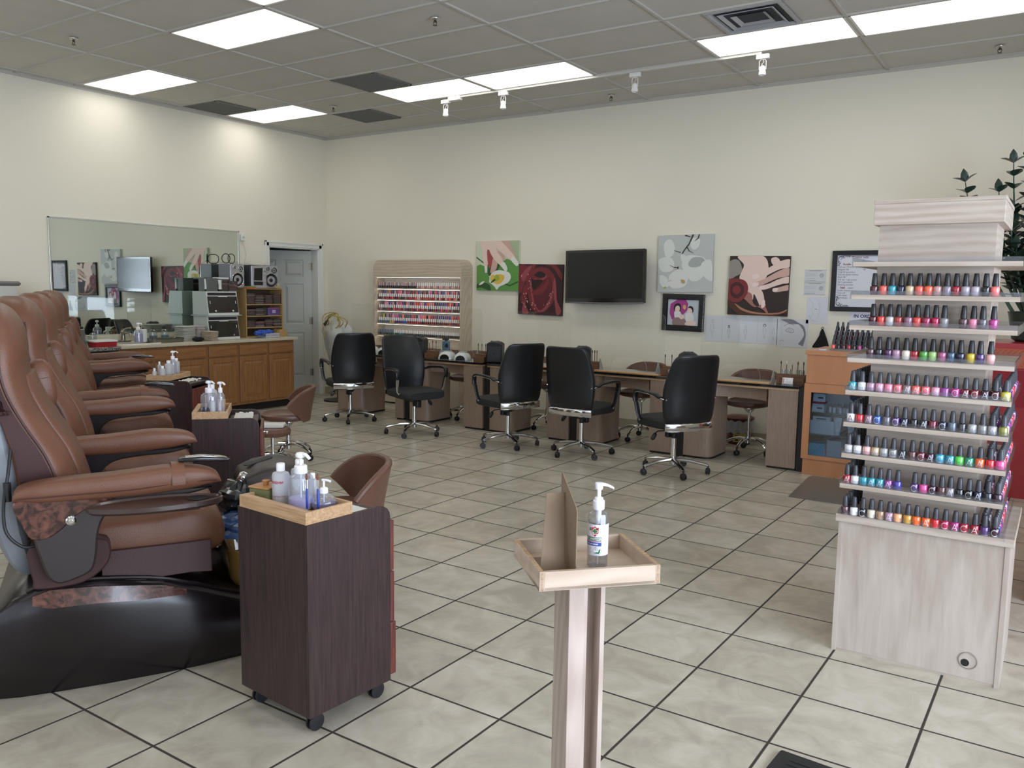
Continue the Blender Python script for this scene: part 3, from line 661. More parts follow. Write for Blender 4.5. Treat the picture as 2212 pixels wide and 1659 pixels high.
# the side and back panels carry the trays; contents stand on the tray floor
ZF = TZ+.007
M_milk = P('milky_plastic', '#d4d6da', .35, trans=.35, ior=1.35)
M_wcap = P('white_cap_plastic', '#eeeef2', .35)
M_clearp = CLEAR('clear_bottle_plastic', '#eceef6', .10, .05, .16)
M_lav = P('lavender_lotion', '#b9aee0', .3)
M_purp = P('purple_liquid', '#4a3a8c', .15, coat=.4)
M_red = P('red_print', '#b3283c', .5)
def on(o, par): return o
def pump_bottle(label, loc, r=.047, h=.135, fill=.045, rz=0, fillmat=None, group=None, neckr=.022, headdir=0.0, pump=1.0):
    t = thing('pump_bottle', label, 'pump bottle', loc, rz, group)
    MB().lathe([(r*.92, 0), (r, .004), (r, h*.80), (r*.94, h*.90), (r*.62, h*.98), (neckr*.8, h), (neckr*.8, h+.008)], 28, cap=False).build('bottle', M_clearp, t)
    MB().lathe([(r*.90, .002), (r*.975, .005), (r*.975, fill), (.001, fill)], 28).build('lotion', fillmat or M_lav, t)
    b = MB(); b.lathe([(neckr, h), (neckr*1.05, h+.002), (neckr*1.05, h+.026), (neckr*.9, h+.030)], 24); b.build('pump_collar', M_wcap, t)
    p = MB(); H = h+.030; s = pump; p.cyl(0, 0, H, H+.022*s, .0055, 10); p.lathe([(.010, H+.020*s), (.018, H+.024*s), (.019, H+.030*s), (.014, H+.036*s), (.002, H+.038*s)], 18)
    p.tube(spline([(0, 0, H+.030*s), (.025*math.cos(headdir), .025*math.sin(headdir), H+.032*s), (.044*math.cos(headdir), .044*math.sin(headdir), H+.022*s)], 4), [.0085]*5+[.007]*4, 8, flat=.7); p.cyl(0, 0, .02, h, .0035, 8); p.build('pump_head', M_wcap, t)
    return t
def cap_bottle(label, loc, r=.032, h=.118, cap_r=.015, cap_h=.026, mat=None, group=None, rz=0, name='squeeze_bottle', cat='bottle'):
    t = thing(name, label, cat, loc, rz, group)
    MB().lathe([(r*.93, 0), (r, .004), (r, h*.88), (r*.9, h*.95), (cap_r*.85, h), (cap_r*.8, h+.006)], 24).build('bottle', mat or M_milk, t)
    MB().lathe([(cap_r, h+.001), (cap_r, h+cap_h), (cap_r*.92, h+cap_h+.002)], 20).build('cap', M_wcap, t)
    return t
# foreground tray
t = thing('glass_jar', 'square green glass jar with a knobbed wooden lid on the foreground tray', 'jar', (6.545, -6.60, ZF), .15)
b = MB(); b.rbox(-.046, .046, -.046, .046, 0, .050, .012, .003); b.build('jar_body', P('green_glass_jar', '#9aa070', .12, trans=.55, ior=1.4), t)
b = MB(); b.rbox(-.048, .048, -.048, .048, .051, .057, .006, .002); b.build('wooden_lid', WOOD('lid_wood', '#9c6a3c', '#bb8551', 'X', 6, .45), t)
b = MB(); b.lathe([(.009, .057), (.010, .064), (.014, .070), (.015, .075), (.004, .077)], 14); b.build('lid_knob', WOOD('lid_wood', '#9c6a3c', '#bb8551', 'X', 6, .45), t)
def on_cyl(R, cx, cy, ang0, z0): return lambda u, v: (cx+R*math.cos(ang0+u/R), cy+R*math.sin(ang0+u/R), z0+v)
t = cap_bottle('white acetone bottle with red lettering, between the green jar and large pump bottle', (6.630, -6.603, ZF), .032, .122, .0155, .027, name='acetone_bottle')
b = MB(); text_into(b, 'Acetone', -.040, .080, .019, 0, on_cyl(.0325, 0, 0, -PI*.34, 0), sx=.9, shear=.35, bold=.0004); text_into(b, 'Professional Use Only', -.052, .030, .0085, 0, on_cyl(.0325, 0, 0, -PI*.30, 0)); b.build('red_lettering', M_red, t, smooth=0)
cap_bottle('white capped bottle standing behind the acetone and large pump bottles', (6.655, -6.535, ZF), .032, .128, .0155, .027)
pump_bottle('large lavender pump bottle on the tray of the foreground cart', (6.742, -6.607, ZF), .0455, .130, .040, rz=-.3, headdir=.35, pump=1.25)
cap_bottle('slim white bottle with orange print half hidden behind the large pump bottle', (6.725, -6.535, ZF), .018, .095, .009, .018)
# round purple pump bottle
t = thing('pump_bottle', 'small round pump bottle of purple liquid behind the two brushes', 'pump bottle', (6.815, -6.565, ZF), 0)
MB().lathe([(.036, 0), (.044, .010), (.046, .022), (.042, .038), (.032, .050), (.018, .058), (.010, .060)], 24).build('bottle', M_clearp, t)
MB().lathe([(.034, .002), (.042, .010), (.044, .020), (.0425, .026), (.001, .026)], 24).build('purple_liquid', M_purp, t)
b = MB(); b.lathe([(.013, .058), (.015, .060), (.015, .076), (.011, .080)], 16); b.cyl(0, 0, .078, .104, .004, 8); b.tube([(-.008, 0, .106), (.012, .004, .107), (.026, .008, .104)], .0045, 8); b.cyl(0, 0, .01, .06, .003, 6); b.build('pump_head', M_wcap, t)
M_blueh = P('blue_brush_handle', '#1f3f9a', .25, coat=.5)
M_brist = P('auburn_bristle', '#7a4a3c', .8)
br = None
for (x, y), lab in (((6.835, -6.664), 'left nail brush with a blue handle standing in the tray rim'), ((6.868, -6.643), 'right nail brush with a blue handle standing in the tray rim')):
    if br is None:
        br = t = thing('nail_brush', lab, 'brush', (x, y, TZ+.0445), 0, 'nail brushes in the tray rim')
        MB().lathe([(.0035, -.012), (.0045, 0), (.0052, .03), (.0042, .060)], 10).build('handle', M_blueh, t)
        MB().lathe([(.0038, .060), (.0042, .075), (.0052, .092)], 10, sy=.6).build('ferrule', M_chr, t)
        MB().lathe([(.0055, .092), (.0062, .100), (.005, .110), (.0015, .114)], 10, sy=.6).build('bristles', M_brist, t)
    else: dup(br, (x, y, TZ+.0445), .4, lab)
# papers on the carts
M_paper = P('white_paper', '#dedede', .8)
for c, lab in ((c1, 'white paper sheet on top of the foreground cart behind its tray'), (c2, 'folded white towel on top of the second cart'), (c3, 'white towel on top of the farthest cart')):
    b = MB(); N = 8; vs = [(-.30+.26*i/N, .235+.11*j/N, .0015+(0 if c is c1 else .022*abs(math.sin(i*1.3+j*.7)))) for j in range(N+1) for i in range(N+1)]
    fs = [(j*(N+1)+i, j*(N+1)+i+1, (j+1)*(N+1)+i+1, (j+1)*(N+1)+i) for j in range(N) for i in range(N)]
    b.add(vs, fs); b.add([(x, y, z-.0012 if c is c1 else 0) for x, y, z in vs], fs)
    q = onloc(c, 0, 0, .7392); single('paper_sheet' if c is c1 else 'folded_towel', b, M_paper if c is c1 else M_towel, lab, 'paper' if c is c1 else 'towel', q, c.rotation_euler.z, smooth=60)
# second cart contents
def P2(c, x, y, dz=0): return onloc(c, x, y, ZF+dz)
pump_bottle('large lavender pump bottle on the second cart', P2(c2, -.12, .09), .050, .140, .042, headdir=.2, pump=1.2)
cap_bottle('white capped bottle left of the pump bottle on the second cart', P2(c2, -.22, .10), .032, .15, .016, .027)
pump_bottle('small white pump bottle behind the large one on the second cart', P2(c2, -.07, .16), .026, .145, .03, headdir=.0, neckr=.012, fillmat=P('clear_gel', '#d6dbe6', .3))
cap_bottle('slim white tube bottle at the right of the second cart tray', P2(c2, -.045, .115), .017, .10, .010, .02)
M_pcap = P('polish_cap_black', '#1d1d21', .35)
pb = None
for (x, y), lab in (((-.04, .065), 'left small dark polish bottle in the second cart tray'), ((-.02, .09), 'right small dark polish bottle in the second cart tray')):
    if pb is None:
        pb = t = thing('small_polish_bottle', lab, 'nail polish', P2(c2, x, y), 0, 'small dark bottles in the second cart tray')
        MB().cyl(0, 0, 0, .035, .012, 12).build('glass', P('dark_blue_polish', '#26264a', .2), t); MB().cyl(0, 0, .035, .062, .008, 12, .006).build('cap', M_pcap, t)
    else: dup(pb, P2(c2, x, y), 0, lab)
b = MB().rbox(-.03, .03, -.045, .045, 0, .075, .004, .002); single('wooden_holder', b, M_tray, 'small wooden box behind the pump bottle on the second cart', 'box', P2(c2, -.27, .13), c2.rotation_euler.z, smooth=0)
# farthest cart contents
pump_bottle('white pump bottle at the middle of the farthest cart tray', P2(c3, -.26, .11), .030, .15, .03, neckr=.016, headdir=1.2, pump=1.2, fillmat=P('clear_gel', '#d6dbe6', .3))
for (x, y, r, h), lab in (((-.34, .10, .03, .13), 'milky bottle at the left end of the farthest cart tray'), ((-.16, .12, .032, .125), 'wide milky capped bottle on the farthest cart tray'), ((-.10, .07, .016, .12), 'slim tall bottle near the right of the farthest cart tray'), ((-.05, .12, .024, .09), 'small milky bottle at the right of the farthest cart tray'), ((-.03, .06, .018, .07), 'smallest milky bottle at the right end of the farthest cart tray')):
    cap_bottle(lab, P2(c3, x, y), r, h, r*.5, .022)
for x, lab in ((-.24, 'left blue handled brush in the farthest cart tray'), (-.12, 'right blue handled brush in the farthest cart tray')): dup(br, P2(c3, x, .016, .0375), 0, lab, 'nail brushes in the farthest tray')
# ================================================================== PEDICURE STOOLS
M_sl = P('stool_leather', '#644538', .36, var=.06, vscale=6, spec=.5)
M_cblk = P('caster_black_nylon', '#17171b', .42)
def star_base(t, R, hub_z, arch, mat, casters=5, thick=.016, cr=.027, rot=0.0, flat=.8):
    b = MB(); b.cyl(0, 0, hub_z-.03, hub_z+.035, .028, 16)
    for k in range(5):
        a = rot+2*PI*k/5; c, s = math.cos(a), math.sin(a)
        if arch: pth = spline([(.02, hub_z+.01), (R*.45, hub_z+.012), (R*.82, hub_z-.02), (R, .072)], 4)
        else: pth = [(.02, hub_z+.012), (R*.5, hub_z+.004), (R*.93, hub_z-.022), (R, .075)]
        n = len(pth); b.tube([(x*c, x*s, z) for x, z in pth], [thick*1.25-(thick*.5)*i/n for i in range(n)], 8, flat=flat)
    o = b.build('star_base', mat, t)
    for k in range(5):
        a = rot+2*PI*k/5; x, y = R*math.cos(a), R*math.sin(a); w = MB(); ca = a*1.7
        for d in (-.016, .005): w.at((x+d*math.cos(ca), y+d*math.sin(ca), cr), rz=ca, ry=PI/2).lathe([(cr*.5, 0), (cr*.95, 0), (cr, .003), (cr, .008), (cr*.95, .011), (cr*.5, .011)], 16)
        w.at(); w.cyl(x, y, cr*.9, .078, .008, 8); w.lathe([(cr*.75, cr*.8), (cr*.8, cr*1.3), (cr*.45, cr*1.9)], 12, x, y); w.build('caster', M_cblk, t)
    return o
def bucket_stool(label, loc, rz, sh=.40, bt=.66, group='brown leather bucket stools', wide=.235):
    """faces +x; the back wraps round the rear"""
    t = thing('bucket_stool', label, 'stool', loc, rz, group)
    b = MB(); b.sq((.02, 0, sh), (.215, .205, .045), .7, .75, 28, 12); b.build('seat', M_sl, t)
    # wrap-around back: thick shell
    N = 25; M = 9
    def pt(u, v, off):
        k = abs(u-.5)*2; a = PI+(u-.5)*2*(.80+.72*v**.8); zt = sh-.03+(bt-sh+.03)*(1-.50*k**3.2)*(v**.85); flare = 1+.30*v*(1-.2*k)
        r = (.175*flare+off); return (.01+r*math.cos(a)*1.0+.03*0, r*math.sin(a)*(wide/.2), zt-off*.3)
    R = []
    for i in range(N):
        u = i/(N-1); R.append([pt(u, v/M, 0) for v in range(M+1)]+[pt(u, v/M, .034) for v in range(M, -1, -1)])
    b = MB(); b.loft(R); b.build('backrest', M_sl, t, smooth=60)
    b = MB(); b.tube([pt(i/40, 1.0, .017) for i in range(41)], .019, 10); b.build('back_rim', M_sl, t)
    b = MB(); b.cyl(0, 0, .16, sh-.09, .014, 14); b.cyl(0, 0, .10, .22, .022, 14); b.lathe([(.02, sh-.10), (.06, sh-.06), (.06, sh-.04)], 16); b.build('gas_lift', M_chr, t)
    star_base(t, .235, .125, True, M_chr)
    return t
bs = bucket_stool('brown bucket stool behind the foreground cart', (5.90, -5.56, 0), math.radians(238), bt=.66)
dup(bs, (3.18, -3.55, 0), math.radians(228), 'brown bucket stool standing in the open floor before the oak cabinets')
# low round stool partly hidden by the second cart
t = thing('round_stool', 'low backless round stool half hidden behind the second cart', 'stool', (3.44, -3.95, 0), 0)
b = MB(); b.lathe([(.12, .30), (.15, .31), (.155, .34), (.14, .365), (.02, .37)], 28); b.build('seat', M_sl, t)
b = MB(); b.cyl(0, 0, .1, .30, .016, 14); b.build('gas_lift', M_chr, t); star_base(t, .22, .12, True, M_chr, rot=.4)
b = MB(); b.rbox(-.10, .10, -.07, .07, 0, .028, .01, .004); single('folded_towel', b, M_towel, 'folded white towel on the seat of the low round stool', 'towel', (3.42, -3.93, .371), .7)
# ================================================================== MANICURE TABLES
M_lam = WOOD('taupe_wood_laminate', '#867265', '#9c8877', 'Z', 4, .38, 26, (.3, .7), coat=.15)
M_gran = P('black_granite_top', '#17161a', .10, var=.5, vscale=60, coat=.5)
M_tan = WOOD('tan_edge_strip', '#a58867', '#bb9c78', 'X', 3, .45)
M_blkp = P('black_panel', '#131215', .4)
TF, TB = -1.225, -.80
def mani_table(x0, x1, label, divider=True, pl=.27, pr=.25, curved=True):
    t = thing('manicure_table', label, 'manicure table', (x0, 0, 0), 0, 'row of manicure tables')
    W = x1-x0; h = .715
    MB().box(0, W, TF-.025, TB+.03, .735, .757).build('granite_top', M_gran, t, smooth=0, bevel=.003)
    MB().box(.0, W, TF-.010, TB+.02, .715, .735).build('top_underside', M_tan, t, smooth=0)
    # left pedestal with a rounded inner front corner
    def ped(xa, xb, side):
        r = .09; pts = []
        if side == 'L':
            pts = [(xa, TB), (xa, TF)]+[(xb-r+r*math.sin(a), TF+r-r*math.cos(a)) for a in [PI/2*i/6 for i in range(7)]]+[(xb, TB)]
        else: pts = [(xa, TB), (xa, TF+.0)]+[(xb, TF), (xb, TB)]
        b = MB(); b.prism(pts, .022, h); b.build('pedestal', M_lam, t, smooth=40)
        MB().prism([(x*.96+.02*(xa+xb), y*.97-.01) for x, y in pts], 0, .022).build('plinth', M_blkp, t, smooth=0)
    ped(.03, .03+pl, 'L'); ped(W-pr-.005, W-.005, 'R')
    # bowed apron across the knee space
    N = 10; f = []; 
    for i in range(N+1):
        u = i/N; x = .03+pl-.06+(W-pr-.03-pl+.03)*u; y = TF+.03+.10*math.sin(PI*u)**.8; f.append((x, y))
    bk = [(x, y+.02) for x, y in reversed(f)]; MB().prism(f+bk, .60, h, 'Z').build('apron', M_lam, t, smooth=40)
    if divider: MB().box(-.045, .03, TF+.008, TB, .0, .735).build('divider_panel', M_blkp, t, smooth=0)
    return t
XS = [1.42, 2.60, 3.755, 4.855, 6.02]; XE = [2.53, 3.69, 4.79, 5.955, 7.10]
names = ['leftmost manicure table of the row, nearest the grey door', 'second manicure table from the left, below the lit polish wall rack', 'middle manicure table, below the rose canvas', 'fourth manicure table from the left, below the television', 'rightmost manicure table of the row, beside the orange display cabinet']
for i in range(5): mani_table(XS[i], XE[i], names[i], divider=i > 0, pl=.40 if i == 0 else .27, pr=.12 if i == 0 else .26)
b = MB().box(7.102, 7.155, TF+.01, TB-.02, 0, .745); single('end_panel', b, M_blkp, 'tall black end panel closing the right end of the manicure tables', 'panel', smooth=0)
TT = .758
# arm rest strips on the table fronts
M_strip = WOOD('arm_rest_wood', '#b18a5c', '#c69e6e', 'X', 3, .4)
for x0, x1, lab in ((3.98, 4.70, 'tan wooden arm rest strip on the middle manicure table'), (5.08, 5.78, 'tan wooden arm rest strip on the fourth manicure table'), (6.15, 6.84, 'tan wooden arm rest strip on the rightmost manicure table')):
    b = MB(); b.loft([[(x, TF-.02, TT), (x, TF+.035, TT), (x, TF+.035, TT+.014), (x, TF-.005, TT+.018), (x, TF-.02, TT+.012)] for x in (x0, x1)]); single('arm_rest_strip', b, M_strip, lab, 'arm rest', group='wooden arm rest strips', smooth=0)
# ---- fan units
M_fan = P('fan_black_plastic', '#111215', .45); M_fan2 = P('fan_grey_dial', '#3c4146', .4)
def fan_unit(label, loc, rz):
    t = thing('dust_fan', label, 'table fan', loc, rz, 'black box fans on the tables')
    w, d, h = .088, .075, .235
    top = [(-w, .0), (w, .0), (w, h-.03)]+[(w*math.cos(a)*.98, h-.035+.035*math.sin(a)) for a in [PI*i/8 for i in range(1, 8)]]+[(-w, h-.03)]
    b = MB(); b.prism(top, -d, d, 'Y', .010); b.build('housing', M_fan, t)
    b = MB(); b.box(-w+.012, w-.012, -d-.003, -d+.004, .02, h-.055); b.build('grille_frame', P('fan_frame', '#2b2e33', .3), t, bevel=.003)
    b = MB()
    for r in (.02, .035, .05, .064): b.tube([(r*math.cos(2*PI*j/28), -d-.006, .098+r*math.sin(2*PI*j/28)) for j in range(28)], .0016, 5, closed=True)
    for k in range(16):
        a = 2*PI*k/16; b.tube([(.012*math.cos(a), -d-.006, .098+.012*math.sin(a)), (.07*math.cos(a+.5), -d-.006, .098+.07*math.sin(a+.5))], .0012, 4)
    b.build('fan_grille', P('grille_grey', '#50555b', .35), t)
    for s in (-1, 1): b = MB(); b.at((s*.035, -.03, h-.008), rx=.25).lathe([(.017, -.004), (.015, .010), (.012, .012), (.001, .012)], 14); b.build('dial', M_fan2, t)
    return t
fn = fan_unit('black box fan on the tables in front of the lit wall rack', (2.66, -1.09, TT), .3)
dup(fn, (3.76, -1.09, TT), .4, 'black box fan on the tables left of the rose canvas')
dup(fn, (4.86, -1.09, TT), .4, 'black box fan peeping out behind the third and fourth office chairs')
dup(fn, (6.00, -1.06, TT), .4, 'black box fan below the drawings, behind the rightmost office chair')
# ---- UV nail lamps
M_uvw = P('pearl_white_plastic', '#c9cdca', .22, coat=.4); M_dk = P('lamp_mouth_dark', '#0f1310', .3)
def uv_lamp(label, loc, rz):
    t = thing('nail_lamp', label, 'nail lamp', loc, rz, 'white nail curing lamps')
    b = MB(); R = []
    for y, w, h in ((-.085, .078, .070), (-.07, .088, .082), (0, .095, .092), (.07, .090, .085), (.10, .07, .06)):
        R.append([(w*math.cos(a)*(abs(math.cos(a))**-.25 if abs(math.cos(a)) > .05 else 1)*.95, y, max(0, h*math.sin(a))) for a in [PI*i/14 for i in range(15)]])
    b.loft(R); b.build('shell', M_uvw, t, smooth=60)
    b = MB(); pr_ = [(.055*math.cos(a), .012+.045*math.sin(a)) for a in [PI*i/12 for i in range(13)]]; b.prism([(-.055, .002)]+[(x, z) for x, z in reversed(pr_)]+[(.055, .002)], -.0885, -.083, 'Y'); b.build('hand_opening', M_dk, t)
    b = MB(); b.rbox(-.05, .05, -.02, .05, .089, .0945, .02, .002); b.build('control_panel', P('silver_grey', '#8e9390', .3), t)
    return t
uv = uv_lamp('white nail lamp partly behind the turned office chair, left table', (2.13, -1.10, TT), .35)
dup(uv, (1.90, -1.10, TT), .35, 'leftmost white nail lamp, behind the first office chair')
dup(uv, (3.08, -1.09, TT), .3, 'left one of two white nail lamps below the lit wall rack')
dup(uv, (3.31, -1.10, TT), .35, 'right one of two white nail lamps below the lit wall rack')
# ---- brush organisers
M_org = WOOD('organiser_wood', '#5d3f2b', '#77533a', 'X', 5, .45)
M_stick = P('brush_stick_brown', '#5a3a28', .45)
def organiser(label, loc, rz, w, sticks, group='wooden brush organisers'):
    t = thing('brush_organiser', label, 'organiser', loc, rz, group)
    b = MB(); b.loft([[(-w/2, -.04, z0), (w/2, -.04, z0), (w/2, .05, z0), (-w/2, .05, z0)] for z0 in (0, .055)]); b.loft([[(-w/2, .0, .055), (w/2, .0, .055), (w/2, .05, .055), (-w/2, .05, .055)], [(-w/2, .0, .085), (w/2, .0, .085), (w/2, .05, .085), (-w/2, .05, .085)]]); b.build('wooden_block', M_org, t, smooth=0)
    return t
def brush_in(label, loc, tilt, kind, group):
    t = thing('nail_art_brush', label, 'brush', loc, tilt, group)
    MB().cyl(0, 0, -.03, .085, .0028, 8, .0034).build('handle', M_stick, t); MB().lathe([(.0032, .085), (.0055, .095), (.005, .107), (.001, .118)], 8).build('tip', P('brush_tip_'+kind, {'black': '#1b1613', 'white': '#d8d5cc', 'red': '#5d2420'}[kind], .7), t); return t
orgs = [((3.60, -1.15), .14, 3, 'wooden brush organiser left of the box fan near the rose canvas', 'third'), ((2.87, -1.12), .14, 3, 'wooden organiser box behind the leftmost box fan', 'second'), ((4.99, -1.12), .12, 4, 'wooden organiser with upright tools right of the hidden box fan', 'fourth'), ((5.84, -1.10), .18, 3, 'wooden brush organiser left of the fan behind the rightmost office chair', 'fan side'), ((6.98, -1.06), .24, 5, 'long wooden brush organiser at the right end of the tables', 'right end')]
for (x, y), w_, n, lab, nm in orgs:
    organiser(lab, (x, y, TT), .05, w_, n)
    for k in range(n):
        xx = x-w_/2+.02+(w_-.04)*k/max(1, n-1); kd = ['black', 'white', 'red', 'black', 'black'][(k*2+len(nm)) % 5] if nm != 'right end' else ['black', 'white', 'white', 'red', 'black'][k]
        brush_in(f'{ordn(k)} upright brush from the left in the {nm} organiser', (xx, y+.025, TT+.086), random.uniform(-.3, .3), kd, 'brushes in the wooden organisers')
# little bottles on the long organiser
jr = None
for x, lab in ((6.90, 'leftmost small glass pot on the long organiser'), (6.95, 'second small glass pot on the long organiser'), (7.03, 'third small glass pot on the long organiser'), (7.07, 'rightmost small glass pot on the long organiser')):
    if jr is None:
        jr = t = thing('glass_pot', lab, 'pot', (x, -1.02, TT+.086), 0, 'glass pots on the long organiser'); MB().cyl(0, 0, 0, .028, .016, 16).build('pot', P('frosted_glass', '#a7aba2', .25), t); MB().cyl(0, 0, .028, .040, .017, 16).build('lid', P('pot_lid_silver', '#b9b6ab', .3, .8), t)
    else: dup(jr, (x, -1.02, TT+.086), 0, lab)
# card holders
ch = None
for (x, y, rz), lab in (((5.90, -1.19, .1), 'business card holder left of the rightmost office chair'), ((6.98, -1.17, .08), 'business card holder at the right end of the tables')):
    if ch is None:
        ch = t = thing('card_holder', lab, 'card holder', (x, y, TT), rz, 'business card holders')
        b = MB(); b.box(-.048, .048, -.012, .030, 0, .012); b.build('acrylic_base', CLEAR('acrylic', '#eef4f0', .09), t, smooth=0)
        b = MB(); b.loft([[(-.045, y_, z_) for y_, z_ in ((0, .012), (.018, .012), (.030, .062), (.012, .062))], [(.045, y_, z_) for y_, z_ in ((0, .012), (.018, .012), (.030, .062), (.012, .062))]]); 
        pl_ = lambda u, v: (u, .0002-.0005+.012*(v-.012)/.05, v)
        b.mi = 1; b.add([(-.043, -.0006+.012*.06, .015), (-.028, -.0006+.012*.06, .015), (-.028, .0106, .058), (-.043, .0106, .058)], [(0, 1, 2, 3)])
        text_into(b, 'CARD', -.02, .047, .009, 2, lambda u, v: (u, -.0008+.012*(v-.012)/.05, v)); 
        for k in range(3): b.mi = 2; b.add([(-.02, -.0008+.24*(.018+k*.008-.012), .018+k*.008), (.03, -.0008+.24*(.018+k*.008-.012), .018+k*.008), (.03, -.0008+.24*(.020+k*.008-.012), .020+k*.008), (-.02, -.0008+.24*(.020+k*.008-.012), .020+k*.008)], [(0, 1, 2, 3)])
        b.build('card_stack', [P('card_white', '#dedcd8', .6), P('card_pink', '#b98a84', .6), P('card_grey_print', '#8a8484', .6)], t, smooth=0)
    else: dup(ch, (x, y, TT), rz, lab)
# blue pump flask
t = thing('pump_flask', 'blue rectangular flask with a black cap on the second table', 'bottle', (2.90, -.88, TT), .3)
MB().rbox(-.042, .042, -.03, .03, 0, .185, .012, .006).build('flask', P('blue_flask', '#5d7f9b', .25, trans=.2), t)
b = MB(); b.cyl(0, 0, .185, .20, .016, 12); b.rbox(-.045, .035, -.018, .018, .20, .225, .008, .004); b.build('black_pump_cap', M_cblk, t)
b = MB(); b.prism([(-.01, .12), (.035, .105), (.037, .15), (.02, .165), (.0, .15)], -.0312, -.030, 'Y'); b.build('dark_emblem', M_fan, t, smooth=0)
# ---- clear shields with hand openings
M_acr = CLEAR('acrylic_shield', '#fbfcfa', .035, .03, .012)
M_acre = P('acrylic_edge', '#cfd6cf', .2, trans=.5)
def shield(x0, x1, z1, y, label):
    W = x1-x0; H = z1-TT; t = thing('acrylic_shield', label, 'sneeze guard', (x0, y, TT), 0, 'clear acrylic shields on the tables')
    r = .05; c = W/2; ow = .20; oh = .14; ro = .10
    out = [(0, 0), (c-ow, 0)]+[(c-ow+ro-ro*math.cos(a), oh-ro+ro*math.sin(a)) for a in [PI/2*i/6 for i in range(7)]]+[(c+ow-ro+ro*math.sin(a), oh-ro+ro*math.cos(a)) for a in [PI/2*i/6 for i in range(7)]]+[(c+ow, 0), (W, 0)]
    out += [(W-r+r*math.cos(a), H-r+r*math.sin(a)) for a in [PI/2*i/5 for i in range(6)]]+[(r-r*math.sin(a), H-r+r*math.cos(a)) for a in [PI/2*i/5 for i in range(6)]]
    b = MB(); b.poly([(x, -.002, z) for x, z in out]); b.build('sheet', M_acr, t, smooth=0)
    b = MB(); n = len(out); b.loft([[(x, -.0025, z) for x, z in out], [(x, .0025, z) for x, z in out]], cap=False); b.build('sheet_edge', M_acre, t, smooth=0)
    for x in (.06, W-.06): MB().loft([[(x-.002, -.07, 0), (x+.002, -.07, 0), (x+.002, .07, 0), (x-.002, .07, 0)], [(x-.002, -.005, .11), (x+.002, -.005, .11), (x+.002, .005, .11), (x-.002, .005, .11)]]).build('foot', M_acre, t, smooth=0)
    return t
for x0, x1, z1, lab in ((1.47, 2.17, 1.36, 'leftmost clear shield, standing left of the lit wall rack'), (2.86, 3.50, 1.34, 'clear shield in front of the lit polish wall rack'), (3.86, 4.66, 1.33, 'clear shield below the rose canvas'), (4.95, 5.72, 1.345, 'clear shield below the television'), (6.10, 6.86, 1.36, 'clear shield in front of the pencil drawings')): shield(x0, x1, z1, -.985, lab)
